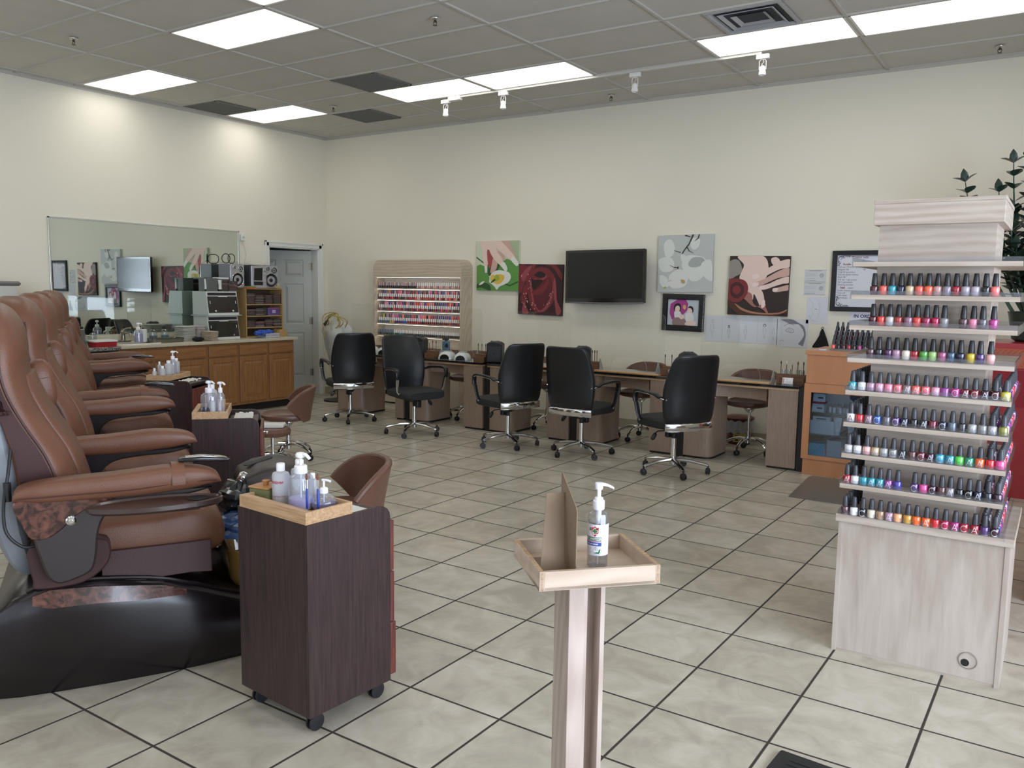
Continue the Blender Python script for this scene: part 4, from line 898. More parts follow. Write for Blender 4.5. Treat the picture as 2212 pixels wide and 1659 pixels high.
# ================================================================== OFFICE CHAIRS
M_oc = P('black_faux_leather', '#16181c', .34, var=.1, vscale=8, bump=.05, bscale=200)
M_ocs = P('black_seat_fabric', '#1b1e1f', .7, bump=.1, bscale=300)
def office_chair(label, loc, rz):
    """faces +x"""
    t = thing('office_chair', label, 'office chair', loc, rz, 'black office chairs at the manicure tables')
    b = MB(); R = []
    for x, w, z0, z1 in spline([(-.225, .19, .42, .475), (-.20, .225, .405, .495), (-.05, .25, .40, .505), (.12, .255, .395, .505), (.22, .24, .395, .50), (.262, .20, .41, .48)], 3): R.append(ring((x, 0, (z0+z1)/2), (0, 1, 0), (0, 0, 1), w, (z1-z0)/2, 28, .5))
    b.loft(R); b.build('seat', M_ocs, t)
    b = MB(); R = []
    for z, x, w, th in spline([(.475, -.245, .225, .022), (.52, -.255, .238, .030), (.62, -.262, .252, .034), (.74, -.275, .258, .032), (.86, -.298, .248, .030), (.96, -.325, .232, .027), (1.015, -.343, .216, .024), (1.042, -.353, .195, .018), (1.052, -.357, .165, .009)], 4):
        # slight concave wrap: bend ring points
        rg = ring((x, 0, z), (1, 0, 0), (0, 1, 0), th, w, 32, .5); R.append([(p[0]+.9*(p[1]**2), p[1], p[2]) for p in rg])
    b.loft(R); b.build('backrest', M_oc, t, smooth=60)
    b = MB(); R = []
    for z, dx in ((.405, .006), (.41, 0), (.468, 0), (.474, .004)):
        R.append([(-.272+dx+.9*(y**2), y, z) for y in [-.232+.464*i/12 for i in range(13)]]+[(-.262-dx+.9*(y**2), y, z) for y in [.232-.464*i/12 for i in range(13)]])
    b.loft(R); b.build('chrome_band', M_chr, t, smooth=60)
    for s in (-1, 1):
        b = MB(); pth = spline([(.13, s*.262, .465), (.135, s*.285, .50), (.155, s*.297, .60), (.165, s*.30, .66), (.15, s*.30, .70), (.08, s*.298, .713), (-.06, s*.285, .705), (-.18, s*.255, .685), (-.225, s*.235, .675)], 4)
        b.loft([ring(p, (0, 1, 0), (Vector((-(pth[min(i+1, len(pth)-1)][2]-pth[max(i-1, 0)][2]), 0, pth[min(i+1, len(pth)-1)][0]-pth[max(i-1, 0)][0])).normalized()), .016, .005, 10, .6) for i, p in enumerate(pth)]); a = b.build('armrest', M_chr, t)
        b = MB(); pp = pth[9:-4]; b.loft([ring((p[0], p[1], p[2]+(.012 if p[2] > .69 else .002)), (0, 1, 0), (Vector((-(pp[min(i+1, len(pp)-1)][2]-pp[max(i-1, 0)][2]), 0, pp[min(i+1, len(pp)-1)][0]-pp[max(i-1, 0)][0])).normalized()), .024, .011, 12, .6) for i, p in enumerate(pp)]); b.build('arm_pad', M_oc, a)
        b = MB(); pp = pth[1:10]; b.loft([ring((p[0]-.012, p[1], p[2]), (0, 1, 0), (1, 0, 0), .019, .008, 10, .6) for p in pp]); b.build('arm_sleeve', M_oc, a)
        b = MB(); b.at((.13, s*.262, .462), rx=-s*PI/2).lathe([(.011, -.02), (.011, .01), (.007, .013)], 10); b.at((-.232, s*.235, .675), rx=-s*PI/2).lathe([(.009, -.02), (.009, .012)], 10); b.build('arm_bolts', M_chr, a)
    b = MB(); b.box(-.11, .10, -.09, .09, .378, .398); b.loft([[(-.06, -.05, .378), (.06, -.05, .378), (.06, .05, .378), (-.06, .05, .378)], [(-.03, -.03, .345), (.03, -.03, .345), (.03, .03, .345), (-.03, .03, .345)]]); b.cyl(0, 0, .30, .346, .018, 12)
    b.rbox(.055, .105, -.03, .03, .30, .375, .015, .006); b.tube([(0, .05, .372), (.02, .15, .370), (.0, .19, .355)], .005, 6); b.at((0, .19, .345), rx=.6).sq((0, 0, -.02), (.016, .018, .035), .7, .7, 10, 8); b.build('tilt_mechanism', M_cblk, t)
    b = MB(); b.cyl(0, 0, .10, .305, .0245, 18); b.cyl(0, 0, .305, .33, .015, 14); b.build('gas_lift', M_chr, t)
    star_base(t, .30, .105, False, P('polished_aluminium', '#c6c8cb', .16, 1.0), cr=.028, rot=.35, thick=.019, flat=.7)
    return t
OC = [((2.06, -1.63), 146, 'leftmost black office chair, back turned, in front of the grey door side'), ((3.24, -1.86), -18, 'black office chair turned sideways with both armrests in view'), ((4.40, -1.78), 158, 'third black office chair from the left, seat turned to the left'), ((5.21, -1.72), 88, 'fourth black office chair from the left, back square to the camera'), ((6.24, -1.93), 146, 'rightmost black office chair, nearest the camera')]
oc = None
for (x, y), a, lab in OC:
    if oc is None: oc = office_chair(lab, (x, y, 0), math.radians(a))
    else: dup(oc, (x, y, 0), math.radians(a), lab)
# technicians' brown stools behind the tables
for (x, y, a), lab in (((5.32, -.62, 262), 'brown technician stool behind the fourth manicure table'), ((6.48, -.62, 262), 'brown technician stool behind the rightmost manicure table'), ((3.05, -.62, 270), 'brown technician stool behind the second manicure table'), ((4.15, -.60, 262), 'brown technician stool behind the middle manicure table')):
    t = bucket_stool(lab, (x, y, 0), math.radians(a), sh=.50, bt=.80, group='brown technician stools', wide=.22) if 'fourth' in lab else dup(ts, (x, y, 0), math.radians(a), lab)
    if 'fourth' in lab: ts = t
# trash bin
t = thing('waste_bin', 'dark red lidded waste bin with a yellow poster, under the rightmost table', 'waste bin', (6.24, -.17, 0), .2)
M_bin = P('dark_red_plastic', '#5b2226', .35)
MB().lathe([(.115, 0), (.12, .01), (.135, .25), (.138, .255), (.132, .257), (.115, .02)], 28).build('bin_body', M_bin, t)
MB().lathe([(.15, .262), (.152, .275), (.13, .288), (.03, .294), (.001, .294)], 28).build('lid', M_bin, t)
b = MB(); R = []
for z, r in ((.25, .14), (.20, .148), (.14, .146), (.12, .143)): R.append([((r+.006*math.sin(j*2.9))*math.cos(2*PI*j/40), (r+.006*math.sin(j*2.9))*math.sin(2*PI*j/40), z+.012*math.sin(j*1.7)) for j in range(40)])
b.loft(R, cap=False); b.build('bin_liner', CLEAR('bin_liner_film', '#d8d8d4', .2, .2, .35), t, smooth=20)
b = MB()
R_ = .131
for mi, z0, z1, a0, a1 in ((0, .03, .12, -1.9, -.7), (1, .045, .10, -1.75, -1.5), (1, .045, .065, -1.35, -1.2), (1, .045, .065, -1.05, -.9)):
    n = 8; vs = []
    for z in (z0, z1): vs += [((R_+.004*z/.1+.002+.0006*mi)*math.cos(a0+(a1-a0)*i/n), (R_+.004*z/.1+.002+.0006*mi)*math.sin(a0+(a1-a0)*i/n), z) for i in range(n+1)]
    b.add(vs, [(i, i+1, n+2+i, n+1+i) for i in range(n)], mi)
b.build('yellow_poster', [P('poster_yellow', '#b59a36', .6), P('poster_black', '#18120f', .6)], t, smooth=0)
# white bag of extension cord hanging by the corner
def bag():
    from mathutils import noise
    b = MB(); R = []
    for i, (z, r) in enumerate(spline([(.42, .04), (.50, .09), (.62, .14), (.78, .19), (.92, .23), (1.0, .20), (1.06, .13), (1.11, .04)], 3)):
        R.append([(r*(1+.45*noise.noise(Vector((math.cos(a)*1.9, math.sin(a)*1.9, z*5)))+.10*math.sin(a*7+z*6)+.05*math.sin(a*13-z*9))*math.cos(a)*1.05, r*(1+.20*noise.noise(Vector((math.cos(a)*1.6+3, math.sin(a)*1.6, z*3.5))))*math.sin(a)*.75, z) for a in [2*PI*j/36 for j in range(36)]])
    b.loft(R); return b
t = thing('equipment_stand', 'covered stand wrapped in a white plastic bag beside the grey door', 'covered stand', (.72, -.50, 0), 0)
bag().build('white_bag', P('white_plastic_bag', '#b9bcb8', .5, bump=.3, bscale=12), t, smooth=40)
b = MB(); b.cyl(0, 0, .02, .60, .02, 12); b.lathe([(.20, 0), (.20, .02), (.03, .035)], 24); b.build('stand_pole', P('dark_grey_metal', '#3a3b3a', .4, .6), t)
b = MB(); rd = random.Random(4)
for k in range(5):
    c0 = Vector((.06-.10*k*.3, -.08, 1.08)); pth = [(c0.x+(.20-.02*k)*math.cos(a)+.03*math.sin(3*a+k), c0.y-.06*math.sin(a+k), c0.z+(.085+.01*k)*math.sin(a)) for a in [2*PI*i/22 for i in range(22)]]
    b.tube(pth, .006, 6, closed=True)
b.tube(spline([(.02, -.18, 1.10), (.0, -.22, 1.02), (-.01, -.225, .92), (-.02, -.23, .86)], 4), .006, 6); b.tube(spline([(.06, -.17, 1.10), (.08, -.21, 1.04), (.10, -.22, .98)], 4), .006, 6)
o = single('extension_cord', b, P('yellow_cord', '#a8923c', .5), 'coiled yellow extension cord draped over the white bag', 'cord', (.72, -.50, .01))
b = MB(); b.at((-.12, -.10, 1.06), ry=.9).rbox(-.02, .02, -.02, .02, -.04, .05, .008, .004); o2 = b.build('cord_plug', P('dark_plug', '#3c3c38', .5), o)
# ================================================================== LIT POLISH WALL RACK
M_ash = WOOD('pale_ash_laminate', '#b5a590', '#c9baa6', 'X', 2.2, .45, 10, (.3, .7), rings=.4)
M_ashz = WOOD('pale_ash_laminate_upright', '#b5a590', '#c9baa6', 'Z', 2.2, .45, 10, (.3, .7), rings=.4)
M_rackw = P('rack_interior_white', '#e2dad0', .45)
t = thing('polish_wall_rack', 'tall pale wood wall rack with lit shelves of small polish bottles', 'wall rack', (0, 0, 0))
xa, xb, yf = 1.135, 2.632, -.24
r = .11
outer = [(xb, 1.70), (xb, 1.93-r)]+[(xb-r+r*math.cos(a), 1.93-r+r*math.sin(a)) for a in [PI/2*i/6 for i in range(1, 7)]]+[(xa+r-r*math.sin(a), 1.93-r+r*math.cos(a)) for a in [PI/2*i/6 for i in range(7)]]+[(xa, 1.70)]
MB().prism(outer, 0, yf, 'Y').build('header', M_ash, t, smooth=30)
MB().box(xa, xa+.02, yf, 0, 0, 1.70).build('side_panel', M_ashz, t, smooth=0); MB().box(xb-.022, xb, yf, 0, 0, 1.70).build('side_panel', M_ashz, t, smooth=0)
MB().box(xa+.02, xb-.022, -.03, -.01, 0, 1.70).build('back_panel', M_rackw, t, smooth=0)
SZ = [1.561, 1.412, 1.263, 1.092, .928]
for z in SZ+[.80, .68]: MB().box(xa+.02, xb-.022, yf+.02, -.03, z-.018, z-.002).build('shelf', M_ashz, t, smooth=0)
M_led = EMIT('led_strip_white', (1.0, .93, .82), 7.0)
for z in [1.699]+[q-.0185 for q in SZ]:
    MB().box(xa+.03, xb-.03, yf+.045, yf+.053, z-.0022, z).build('led_strip', M_led, t, smooth=0)
for k in range(5): b = MB(); b.at((xa+.2+.28*k, -.031, 1.655), rx=PI/2).lathe([(.006, 0), (.005, .003)], 8); b.build('screw', P('screw_dark', '#6e655b', .4, .8), t)
MB().box(xa+.022, xb-.024, yf+.006, yf+.016, .02, .66).build('lower_panel', P('cream_panel', '#c5bfae', .5), t, smooth=0)
# gel bottles: one mesh each (a few pixels tall)
def polish_mesh(body, cap, r=.0155, h=.034, ch=.040, cr=.0105, n=10, name='gel'):
    b = MB(); b.lathe([(r*.9, 0), (r, .003), (r, h*.8), (r*.75, h*.97), (cr*.8, h)], n, mi=0); b.lathe([(cr, h), (cr*.95, h+ch), (cr*.6, h+ch+.001)], n, mi=1); b.mi = 0
    o = b.build(name, [body, cap]); me = o.data; bpy.data.objects.remove(o); return me
CN = {}
def pcol(nm, hexc):
    if nm not in CN: CN[nm] = P('polish_'+nm.replace(' ', '_'), hexc, .16, coat=.6)
    return CN[nm]
PAL = {'maroon': '#4a1420', 'coral': '#f0695c', 'teal': '#2f97ad', 'navy': '#1a1f3c', 'beige': '#c9b28c', 'orange coral': '#ee6a48', 'dusty pink': '#c99b98', 'mauve grey': '#8b828d', 'crimson': '#a01e30', 'lavender grey': '#aaa0ad', 'pale lilac': '#bdb4c0', 'black': '#141318', 'salmon': '#ff7d78', 'coral red': '#e2483e', 'pale grey': '#c2bcbe', 'brick red': '#a43a34', 'mauve': '#946b80', 'berry': '#9c2750', 'magenta red': '#b81f4f', 'silver grey': '#8c8c8e', 'plum brown': '#553a42', 'pink': '#e58aa4', 'slate grey': '#66636b', 'magenta': '#b8358c', 'charcoal': '#2b2d33', 'plum': '#4d2450', 'lilac': '#b08ba5', 'cream': '#ded6c4', 'green': '#4c9a40', 'light green': '#a3c97c', 'mauve rose': '#a2567c', 'slate blue': '#47617a', 'yellow': '#d9bf3a', 'purple': '#4e2f6c', 'pale pink': '#e8b3b0', 'white': '#e6e6ec', 'coral pink': '#e66a76', 'brown grey': '#8b7477', 'light pink': '#df98ba', 'violet': '#8d3f8c', 'dark crimson': '#6d1a2c', 'dark plum': '#35152a', 'dark red': '#7c1c28', 'olive yellow': '#c9c03c', 'red': '#cc2430', 'blue': '#2456a8', 'steel': '#5c6b7c', 'silver': '#a7a9ac', 'olive': '#8c8b3a', 'clear': '#c9c9cc', 'cyan': '#36a5c8', 'bright green': '#5ad04a', 'emerald': '#1f8a6b', 'orange': '#f26a2c', 'hot pink': '#e0519a', 'indigo': '#463a9c', 'brown': '#5c3a3a', 'tan': '#a68468', 'peach': '#f2b080', 'gold': '#c9983e', 'fuchsia': '#a8327c'}
W_CAP = P('gel_cap_white', '#e9e6e2', .4); K_CAP = P('gel_cap_black', '#17161a', .35)
reds = ['maroon', 'berry', 'crimson', 'dark crimson', 'plum', 'dark plum', 'dark red', 'plum brown', 'brick red', 'maroon', 'mauve', 'coral red']
gm = {}
def gel(nm, cap):
    k = (nm, cap)
    if k not in gm: gm[k] = polish_mesh(pcol(nm, PAL[nm]), W_CAP if cap == 'w' else K_CAP)
    return gm[k]
rd = random.Random(11)
rows = []
NB = 42
def rowcol(ri, j):
    if ri == 0: return ('dusty pink' if j % 3 else 'brown grey', 'w') if j >= 20 else ('black', 'c')
    if ri == 1: return (reds[(j*5) % 12] if j < 20 else rd.choice(['dusty pink', 'brick red', 'coral red', 'crimson', 'maroon']), 'w')
    if ri == 2: return (reds[(j*7+3) % 12], 'w')
    if ri == 3: return ('slate blue' if j < 6 else 'gold' if j < 8 else 'purple' if j < 13 else 'blue' if j < 15 else rd.choice(['dark red', 'brick red', 'crimson', 'maroon']), 'w')
    return ('charcoal' if j < 8 else 'emerald' if j in (8, 11) else 'blue' if j == 12 else 'charcoal', 'b' if j < 8 else 'w')
RN = ['top', 'second', 'third', 'fourth', 'bottom']
nude = ['dusty pink', 'lilac', 'beige', 'mauve', 'pale grey', 'brown grey']
BLUE_CAP = P('gel_cap_blue_grey', '#5d7890', .35)
cnames = {'b': 'blue'}
gc = {}
for ri, z in enumerate(SZ):
    for j in range(NB):
        x = xa+.055+(xb-xa-.11)*j/(NB-1)+rd.uniform(-.002, .002)
        nm, cp = rowcol(ri, j)
        if cp == 'c':
            k = ('inv', nude[j % 6])
            if k not in gm: gm[k] = polish_mesh(pcol('black', PAL['black']), pcol(nude[j % 6], PAL[nude[j % 6]]))
            me = gm[k]; lab = f'black bottle with {nude[j%6]} cap, {ordn(j)} from left on the top lit shelf'
        elif cp == 'b':
            k = ('bl', nm)
            if k not in gm: gm[k] = polish_mesh(pcol(nm, PAL[nm]), BLUE_CAP)
            me = gm[k]; lab = f'dark bottle with blue cap, {ordn(j)} from left on the bottom lit shelf'
        else: me = gel(nm, 'w'); lab = f'{nm} bottle with white cap, {ordn(j)} from left on the {RN[ri]} lit shelf'
        o = bpy.data.objects.new('gel_polish_bottle', me); COL.objects.link(o); o.location = (x, -.175, z-.002); tag(o, lab, 'nail polish', 'bottles on the lit wall rack')
# colour tips standing behind the bottles on three shelves
def tip_mesh(c):
    b = MB(); b.loft([ring((0, 0, z), (1, 0, 0), (0, 1, 0), w_, .003, 10, .8) for z, w_ in ((.062, .010), (.075, .0125), (.10, .0125), (.118, .008))], mi=0); b.box(-.010, .010, -.003, .004, 0, .062, 1); b.mi = 0
    o = b.build('tip', [c, K_CAP]); me = o.data; bpy.data.objects.remove(o); return me
tipc = ['plum', 'coral', 'pink', 'navy', 'purple', 'crimson', 'hot pink', 'maroon', 'orange coral', 'violet', 'light pink', 'berry', 'coral red', 'dark plum', 'indigo', 'salmon', 'black', 'lilac', 'red']
tm = {}
for ri in (1, 2, 3):
    for j in range(40):
        if ri == 1 and j in (2, 19): continue
        c = tipc[rd.randrange(len(tipc))]
        if ri == 3 and j == 0: c = 'yellow'
        if rd.random() < .06: c = 'blue'
        if c not in tm: tm[c] = tip_mesh(pcol(c, PAL[c]))
        x = xa+.085+(xb-xa-.14)*j/39; o = bpy.data.objects.new('nail_colour_tip', tm[c]); COL.objects.link(o); o.location = (x, -.125, SZ[ri]-.002)
        tag(o, f'{c} colour tip, {ordn(j)} from left above the {RN[ri]} lit shelf', 'colour sample', 'colour sample tips in the lit wall rack')
# ================================================================== WALL ART
def canvas(name, label, cat, x0, x1, z0, z1, layers, mats, depth=.035, tilt=0, frame=None, group=None, edge=0, yb=-.002):
    """a stretched canvas or framed print on the back wall; layers: (material index, closed points in 0..1, smooth)"""
    t = thing(name, label, cat, ((x0+x1)/2, yb, (z0+z1)/2), 0, group); W, H = x1-x0, z1-z0
    t.rotation_euler = (0, tilt, 0)
    b = MB(); fy = -depth; fw_ = frame[0] if frame else 0
    b.box(-W/2+fw_, W/2-fw_, fy+(.012 if frame else 0), 0, -H/2+fw_, H/2-fw_, 0)
    for i, L in enumerate(layers):
        mi, pts = L[0], L[1]; sm = L[2] if len(L) > 2 else True
        q = spline(pts, 5, True) if sm else pts
        w_, h_ = W-2*fw_, H-2*fw_
        q = [(min(1, max(0, u)), min(1, max(0, v))) for u, v in q]
        q2 = [q[0]]
        for p in q[1:]:
            if abs(p[0]-q2[-1][0])+abs(p[1]-q2[-1][1]) > 1e-4: q2.append(p)
        b.poly([(-w_/2+u*w_, fy+(.012 if frame else 0)-.0004*(i+1), -h_/2+v*h_) for u, v in q2], mi)
    o = b.build('print' if frame else 'canvas', mats, t, smooth=0)
    # concave outlines need ear clipping
    bm = bmesh.new(); bm.from_mesh(o.data); bmesh.ops.triangulate(bm, faces=[f for f in bm.faces if len(f.verts) > 4]); bm.to_mesh(o.data); bm.free()
    if frame:
        b = MB(); o_ = [(-W/2, -H/2), (W/2, -H/2), (W/2, H/2), (-W/2, H/2)]
        b.loft([[(x, 0, z) for x, z in o_], [(x, fy, z) for x, z in o_], [(x, fy-.006, z) for x, z in inset(o_, .008)], [(x, fy-.006, z) for x, z in inset(o_, fw_-.01)], [(x, fy+.008, z) for x, z in inset(o_, fw_)], [(x, 0, z) for x, z in inset(o_, fw_)]], cap=False, closed=True); b.build('picture_frame', frame[1], t, smooth=0)
    return t
C = lambda n, h, r=.55: P('print_'+n, h, r)
skin, skin2, skin3 = C('skin_light', '#e2c8bc'), C('skin_mid', '#c9a597'), C('skin_shade', '#a26a60')
# canvas 1: hand over a calla flower and green leaf
canvas('hand_canvas', 'square canvas of a hand above a white flower and green leaf', 'canvas print', 2.725, 3.36, 1.546, 2.162, [
  (3, [(.76, 1), (1, 1), (1, .50), (.88, .70)], False), (2, [(.20, .50), (.60, .66), (.72, .5), (.5, .3), (.2, .3)], False),
  (1, [(0, .50), (.08, .53), (.18, .50), (.24, .40), (.34, .2), (.34, 0), (0, 0)], False), (1, [(.50, .40), (.62, .58), (.72, .64), (.86, .60), (1, .50), (1, 0), (.30, 0), (.34, .2)], False),
  (2, [(.0, .12), (.2, .16), (.33, .10), (.35, .0), (.30, .0), (.1, .06), (0, .04)], True), (2, [(.5, .2), (.8, .12), (1, .2), (1, .17), (.8, .09), (.5, .17)], False),
  (4, [(.05, 1), (.12, .85), (.15, .63), (.19, .49), (.21, .36), (.26, .36), (.265, .53), (.25, .78), (.33, .84), (.40, .9), (.60, 1)], False),
  (6, [(.25, .80), (.29, .825), (.34, .74), (.41, .63), (.36, .50), (.30, .46), (.265, .60)], True),
  (5, [(.40, .66), (.36, .50), (.335, .37), (.40, .36), (.48, .44), (.52, .58), (.60, .62), (.67, .62), (.66, .70), (.5, .8)], True),
  (5, [(.56, 1), (.66, .88), (.80, .74), (.88, .70), (.92, .73), (.86, .84), (.77, 1)], False),
  (4, [(.40, .92), (.50, .84), (.66, .72), (.80, .62), (.96, .50), (1, .55), (.90, .70), (.76, .84), (.58, 1), (.42, 1)], False),
  (4, [(.30, .88), (.36, .72), (.46, .60), (.58, .50), (.69, .40), (.74, .44), (.67, .55), (.60, .66), (.50, .78), (.44, .9)], True),
  (7, [(.19, .50), (.21, .36), (.26, .36), (.255, .50)], False), (7, [(.58, .53), (.69, .395), (.745, .44), (.67, .57)], True), (7, [(.82, .62), (.95, .495), (1, .53), (1, .57), (.88, .68)], True),
  (7, [(.31, .18), (.34, .30), (.40, .37), (.52, .41), (.66, .40), (.78, .37), (.83, .28), (.78, .18), (.66, .12), (.56, .08), (.50, .02), (.44, .08), (.36, .14)], True),
  (8, [(.34, .22), (.38, .32), (.48, .30), (.54, .33), (.66, .31), (.67, .24), (.60, .16), (.52, .13), (.42, .16)], True), (9, [(.42, .20), (.47, .32), (.55, .30), (.54, .21)], True),
  (2, [(.35, .16), (.42, .23), (.47, .225), (.41, .17)], True), (7, [(.06, .11), (.12, .17), (.20, .19), (.15, .13)], True), (2, [(0, .69), (.17, .575), (.17, .55), (0, .66)], False)],
  [C('pale_green_ground', '#c6d0b6'), C('leaf_green', '#5d9245'), C('leaf_dark', '#31552c'), C('sage', '#a8b592'), skin, skin2, C('red_shade', '#a24a48'), C('petal_white', '#dfdfd6'), C('petal_yellow', '#d9b64a'), C('yellow_green', '#9fae3a')])
# canvas 2: dark red rose
rose_l = [(1, [(.02, .98), (.20, .96), (.38, .99), (.30, .80), (.14, .62), (.06, .42), (.0, .5)], True), (2, [(.05, .75), (.16, .90), (.30, .97), (.22, .82), (.12, .66)], True),
  (1, [(.18, .60), (.24, .78), (.40, .92), (.62, .93), (.80, .80), (.86, .55), (.82, .30), (.66, .10), (.46, .04), (.32, .14), (.24, .36)], True),
  (3, [(.26, .60), (.30, .76), (.44, .86), (.60, .86), (.74, .72), (.78, .5), (.72, .28), (.58, .12), (.46, .10), (.36, .22), (.28, .42)], True),
  (2, [(.26, .66), (.30, .40), (.36, .2), (.46, .09), (.52, .07), (.40, .2), (.34, .42), (.31, .64)], True), (2, [(.46, .07), (.60, .14), (.74, .36), (.80, .6), (.78, .34), (.64, .10)], True),
  (1, [(.30, .78), (.44, .90), (.60, .88), (.72, .76), (.62, .72), (.48, .74), (.36, .70)], True), (4, [(.36, .78), (.48, .86), (.60, .82), (.62, .76), (.50, .74)], True), (2, [(.36, .72), (.46, .71), (.58, .74), (.64, .80), (.62, .72), (.50, .67)], True),
  (1, [(.32, .46), (.44, .50), (.60, .62), (.68, .74), (.68, .56), (.54, .42), (.36, .40)], True), (4, [(.30, .70), (.34, .50), (.44, .56), (.56, .68), (.46, .70), (.36, .68)], True),
  (2, [(.10, .08), (.16, .30), (.22, .44), (.18, .20), (.26, .04), (.16, .0)], True), (1, [(.10, .46), (.16, .60), (.22, .46), (.18, .30), (.12, .2), (.06, .3)], True), (2, [(.80, .62), (.84, .74), (.88, .5), (.90, .3), (1, .1), (.9, .02), (.84, .3)], True), (1, [(.62, .98), (.78, .94), (.98, .70), (1, .80), (.84, .99)], True)]
for k in range(38):
    u, v = rd.choice([(.16, .30), (.20, .2), (.27, .55), (.35, .2), (.60, .14), (.78, .4), (.1, .8), (.14, .12), (.42, .08), (.72, .28), (.24, .7)]); u += rd.uniform(-.04, .04); v += rd.uniform(-.12, .12); q = rd.uniform(.004, .009)
    rose_l.append((5, [(u-q, v-q*1.3), (u+q, v-q*1.3), (u+q, v+q*1.3), (u-q, v+q*1.3)], True))
canvas('rose_canvas', 'square canvas of a dewy dark red rose left of the television', 'canvas print', 3.362, 3.985, 1.26, 1.872, rose_l, [C('rose_ground', '#35161a'), C('rose_red', '#72242a'), C('rose_bright', '#8f4248'), C('rose_deep', '#5a1a22'), C('rose_black', '#24100f'), C('dew', '#dca8a8', .2)], tilt=math.radians(.9))
# canvas 3: white orchids
W1, W2, W3 = C('orchid_ground', '#b9beba'), C('orchid_white', '#d6d8d2'), C('orchid_shade', '#a4aaa7')
canvas('orchid_canvas', 'square canvas of white orchids on a dark branching stem', 'canvas print', 5.205, 5.83, 1.563, 2.18, [
  (1, [(.10, .85), (.22, .93), (.30, .80), (.27, .65), (.14, .62)], True), (1, [(.02, .58), (.20, .62), (.30, .52), (.26, .38), (.10, .36), (.02, .44)], True), (1, [(.50, .62), (.66, .64), (.86, .58), (.90, .40), (.78, .22), (.62, .20), (.50, .34), (.44, .48)], True),
  (2, [(.56, .50), (.64, .60), (.80, .60), (.86, .52), (.74, .44), (.60, .44)], True), (1, [(.80, .50), (.95, .56), (1, .40), (1, .2), (.88, .24), (.82, .36)], True), (1, [(.22, .30), (.40, .40), (.56, .30), (.52, .12), (.34, .06), (.22, .12)], True), (1, [(.04, .30), (.16, .26), (.22, .12), (.12, .08), (.04, .16)], True), (1, [(.62, .94), (.76, .92), (.74, .78), (.64, .74), (.58, .84)], True), (1, [(.42, .66), (.50, .64), (.52, .55), (.44, .53)], True),
  (3, [(.62, 1), (.655, 1), (.62, .92), (.57, .82), (.53, .78), (.46, .68), (.43, .655), (.45, .70), (.51, .79), (.555, .84), (.59, .92)], False), (3, [(.48, .98), (.58, .955), (.60, .965), (.50, 1)], False), (3, [(.54, .79), (.58, .72), (.66, .68), (.66, .675), (.57, .71), (.52, .78)], False), (3, [(.42, .70), (.30, .735), (.29, .73), (.42, .685)], False), (3, [(.74, 1), (.76, 1), (.74, .93), (.66, .88), (.66, .885), (.72, .94)], False),
  (3, [(.22, .48), (.30, .44), (.36, .44), (.39, .455), (.385, .42), (.37, .40), (.36, .425), (.30, .43), (.22, .475)], False), (3, [(.19, .185), (.26, .22), (.26, .215), (.19, .18)], False), (4, [(.44, .22), (.50, .21), (.51, .16), (.45, .16)], True), (5, [(.12, .08), (.15, .10), (.16, .07), (.12, .065)], True)],
  [W1, W2, W3, C('stem_dark', '#40362f'), C('orchid_heart', '#b59a6a'), C('yellow_green', '#9fae3a')], tilt=math.radians(-.6))
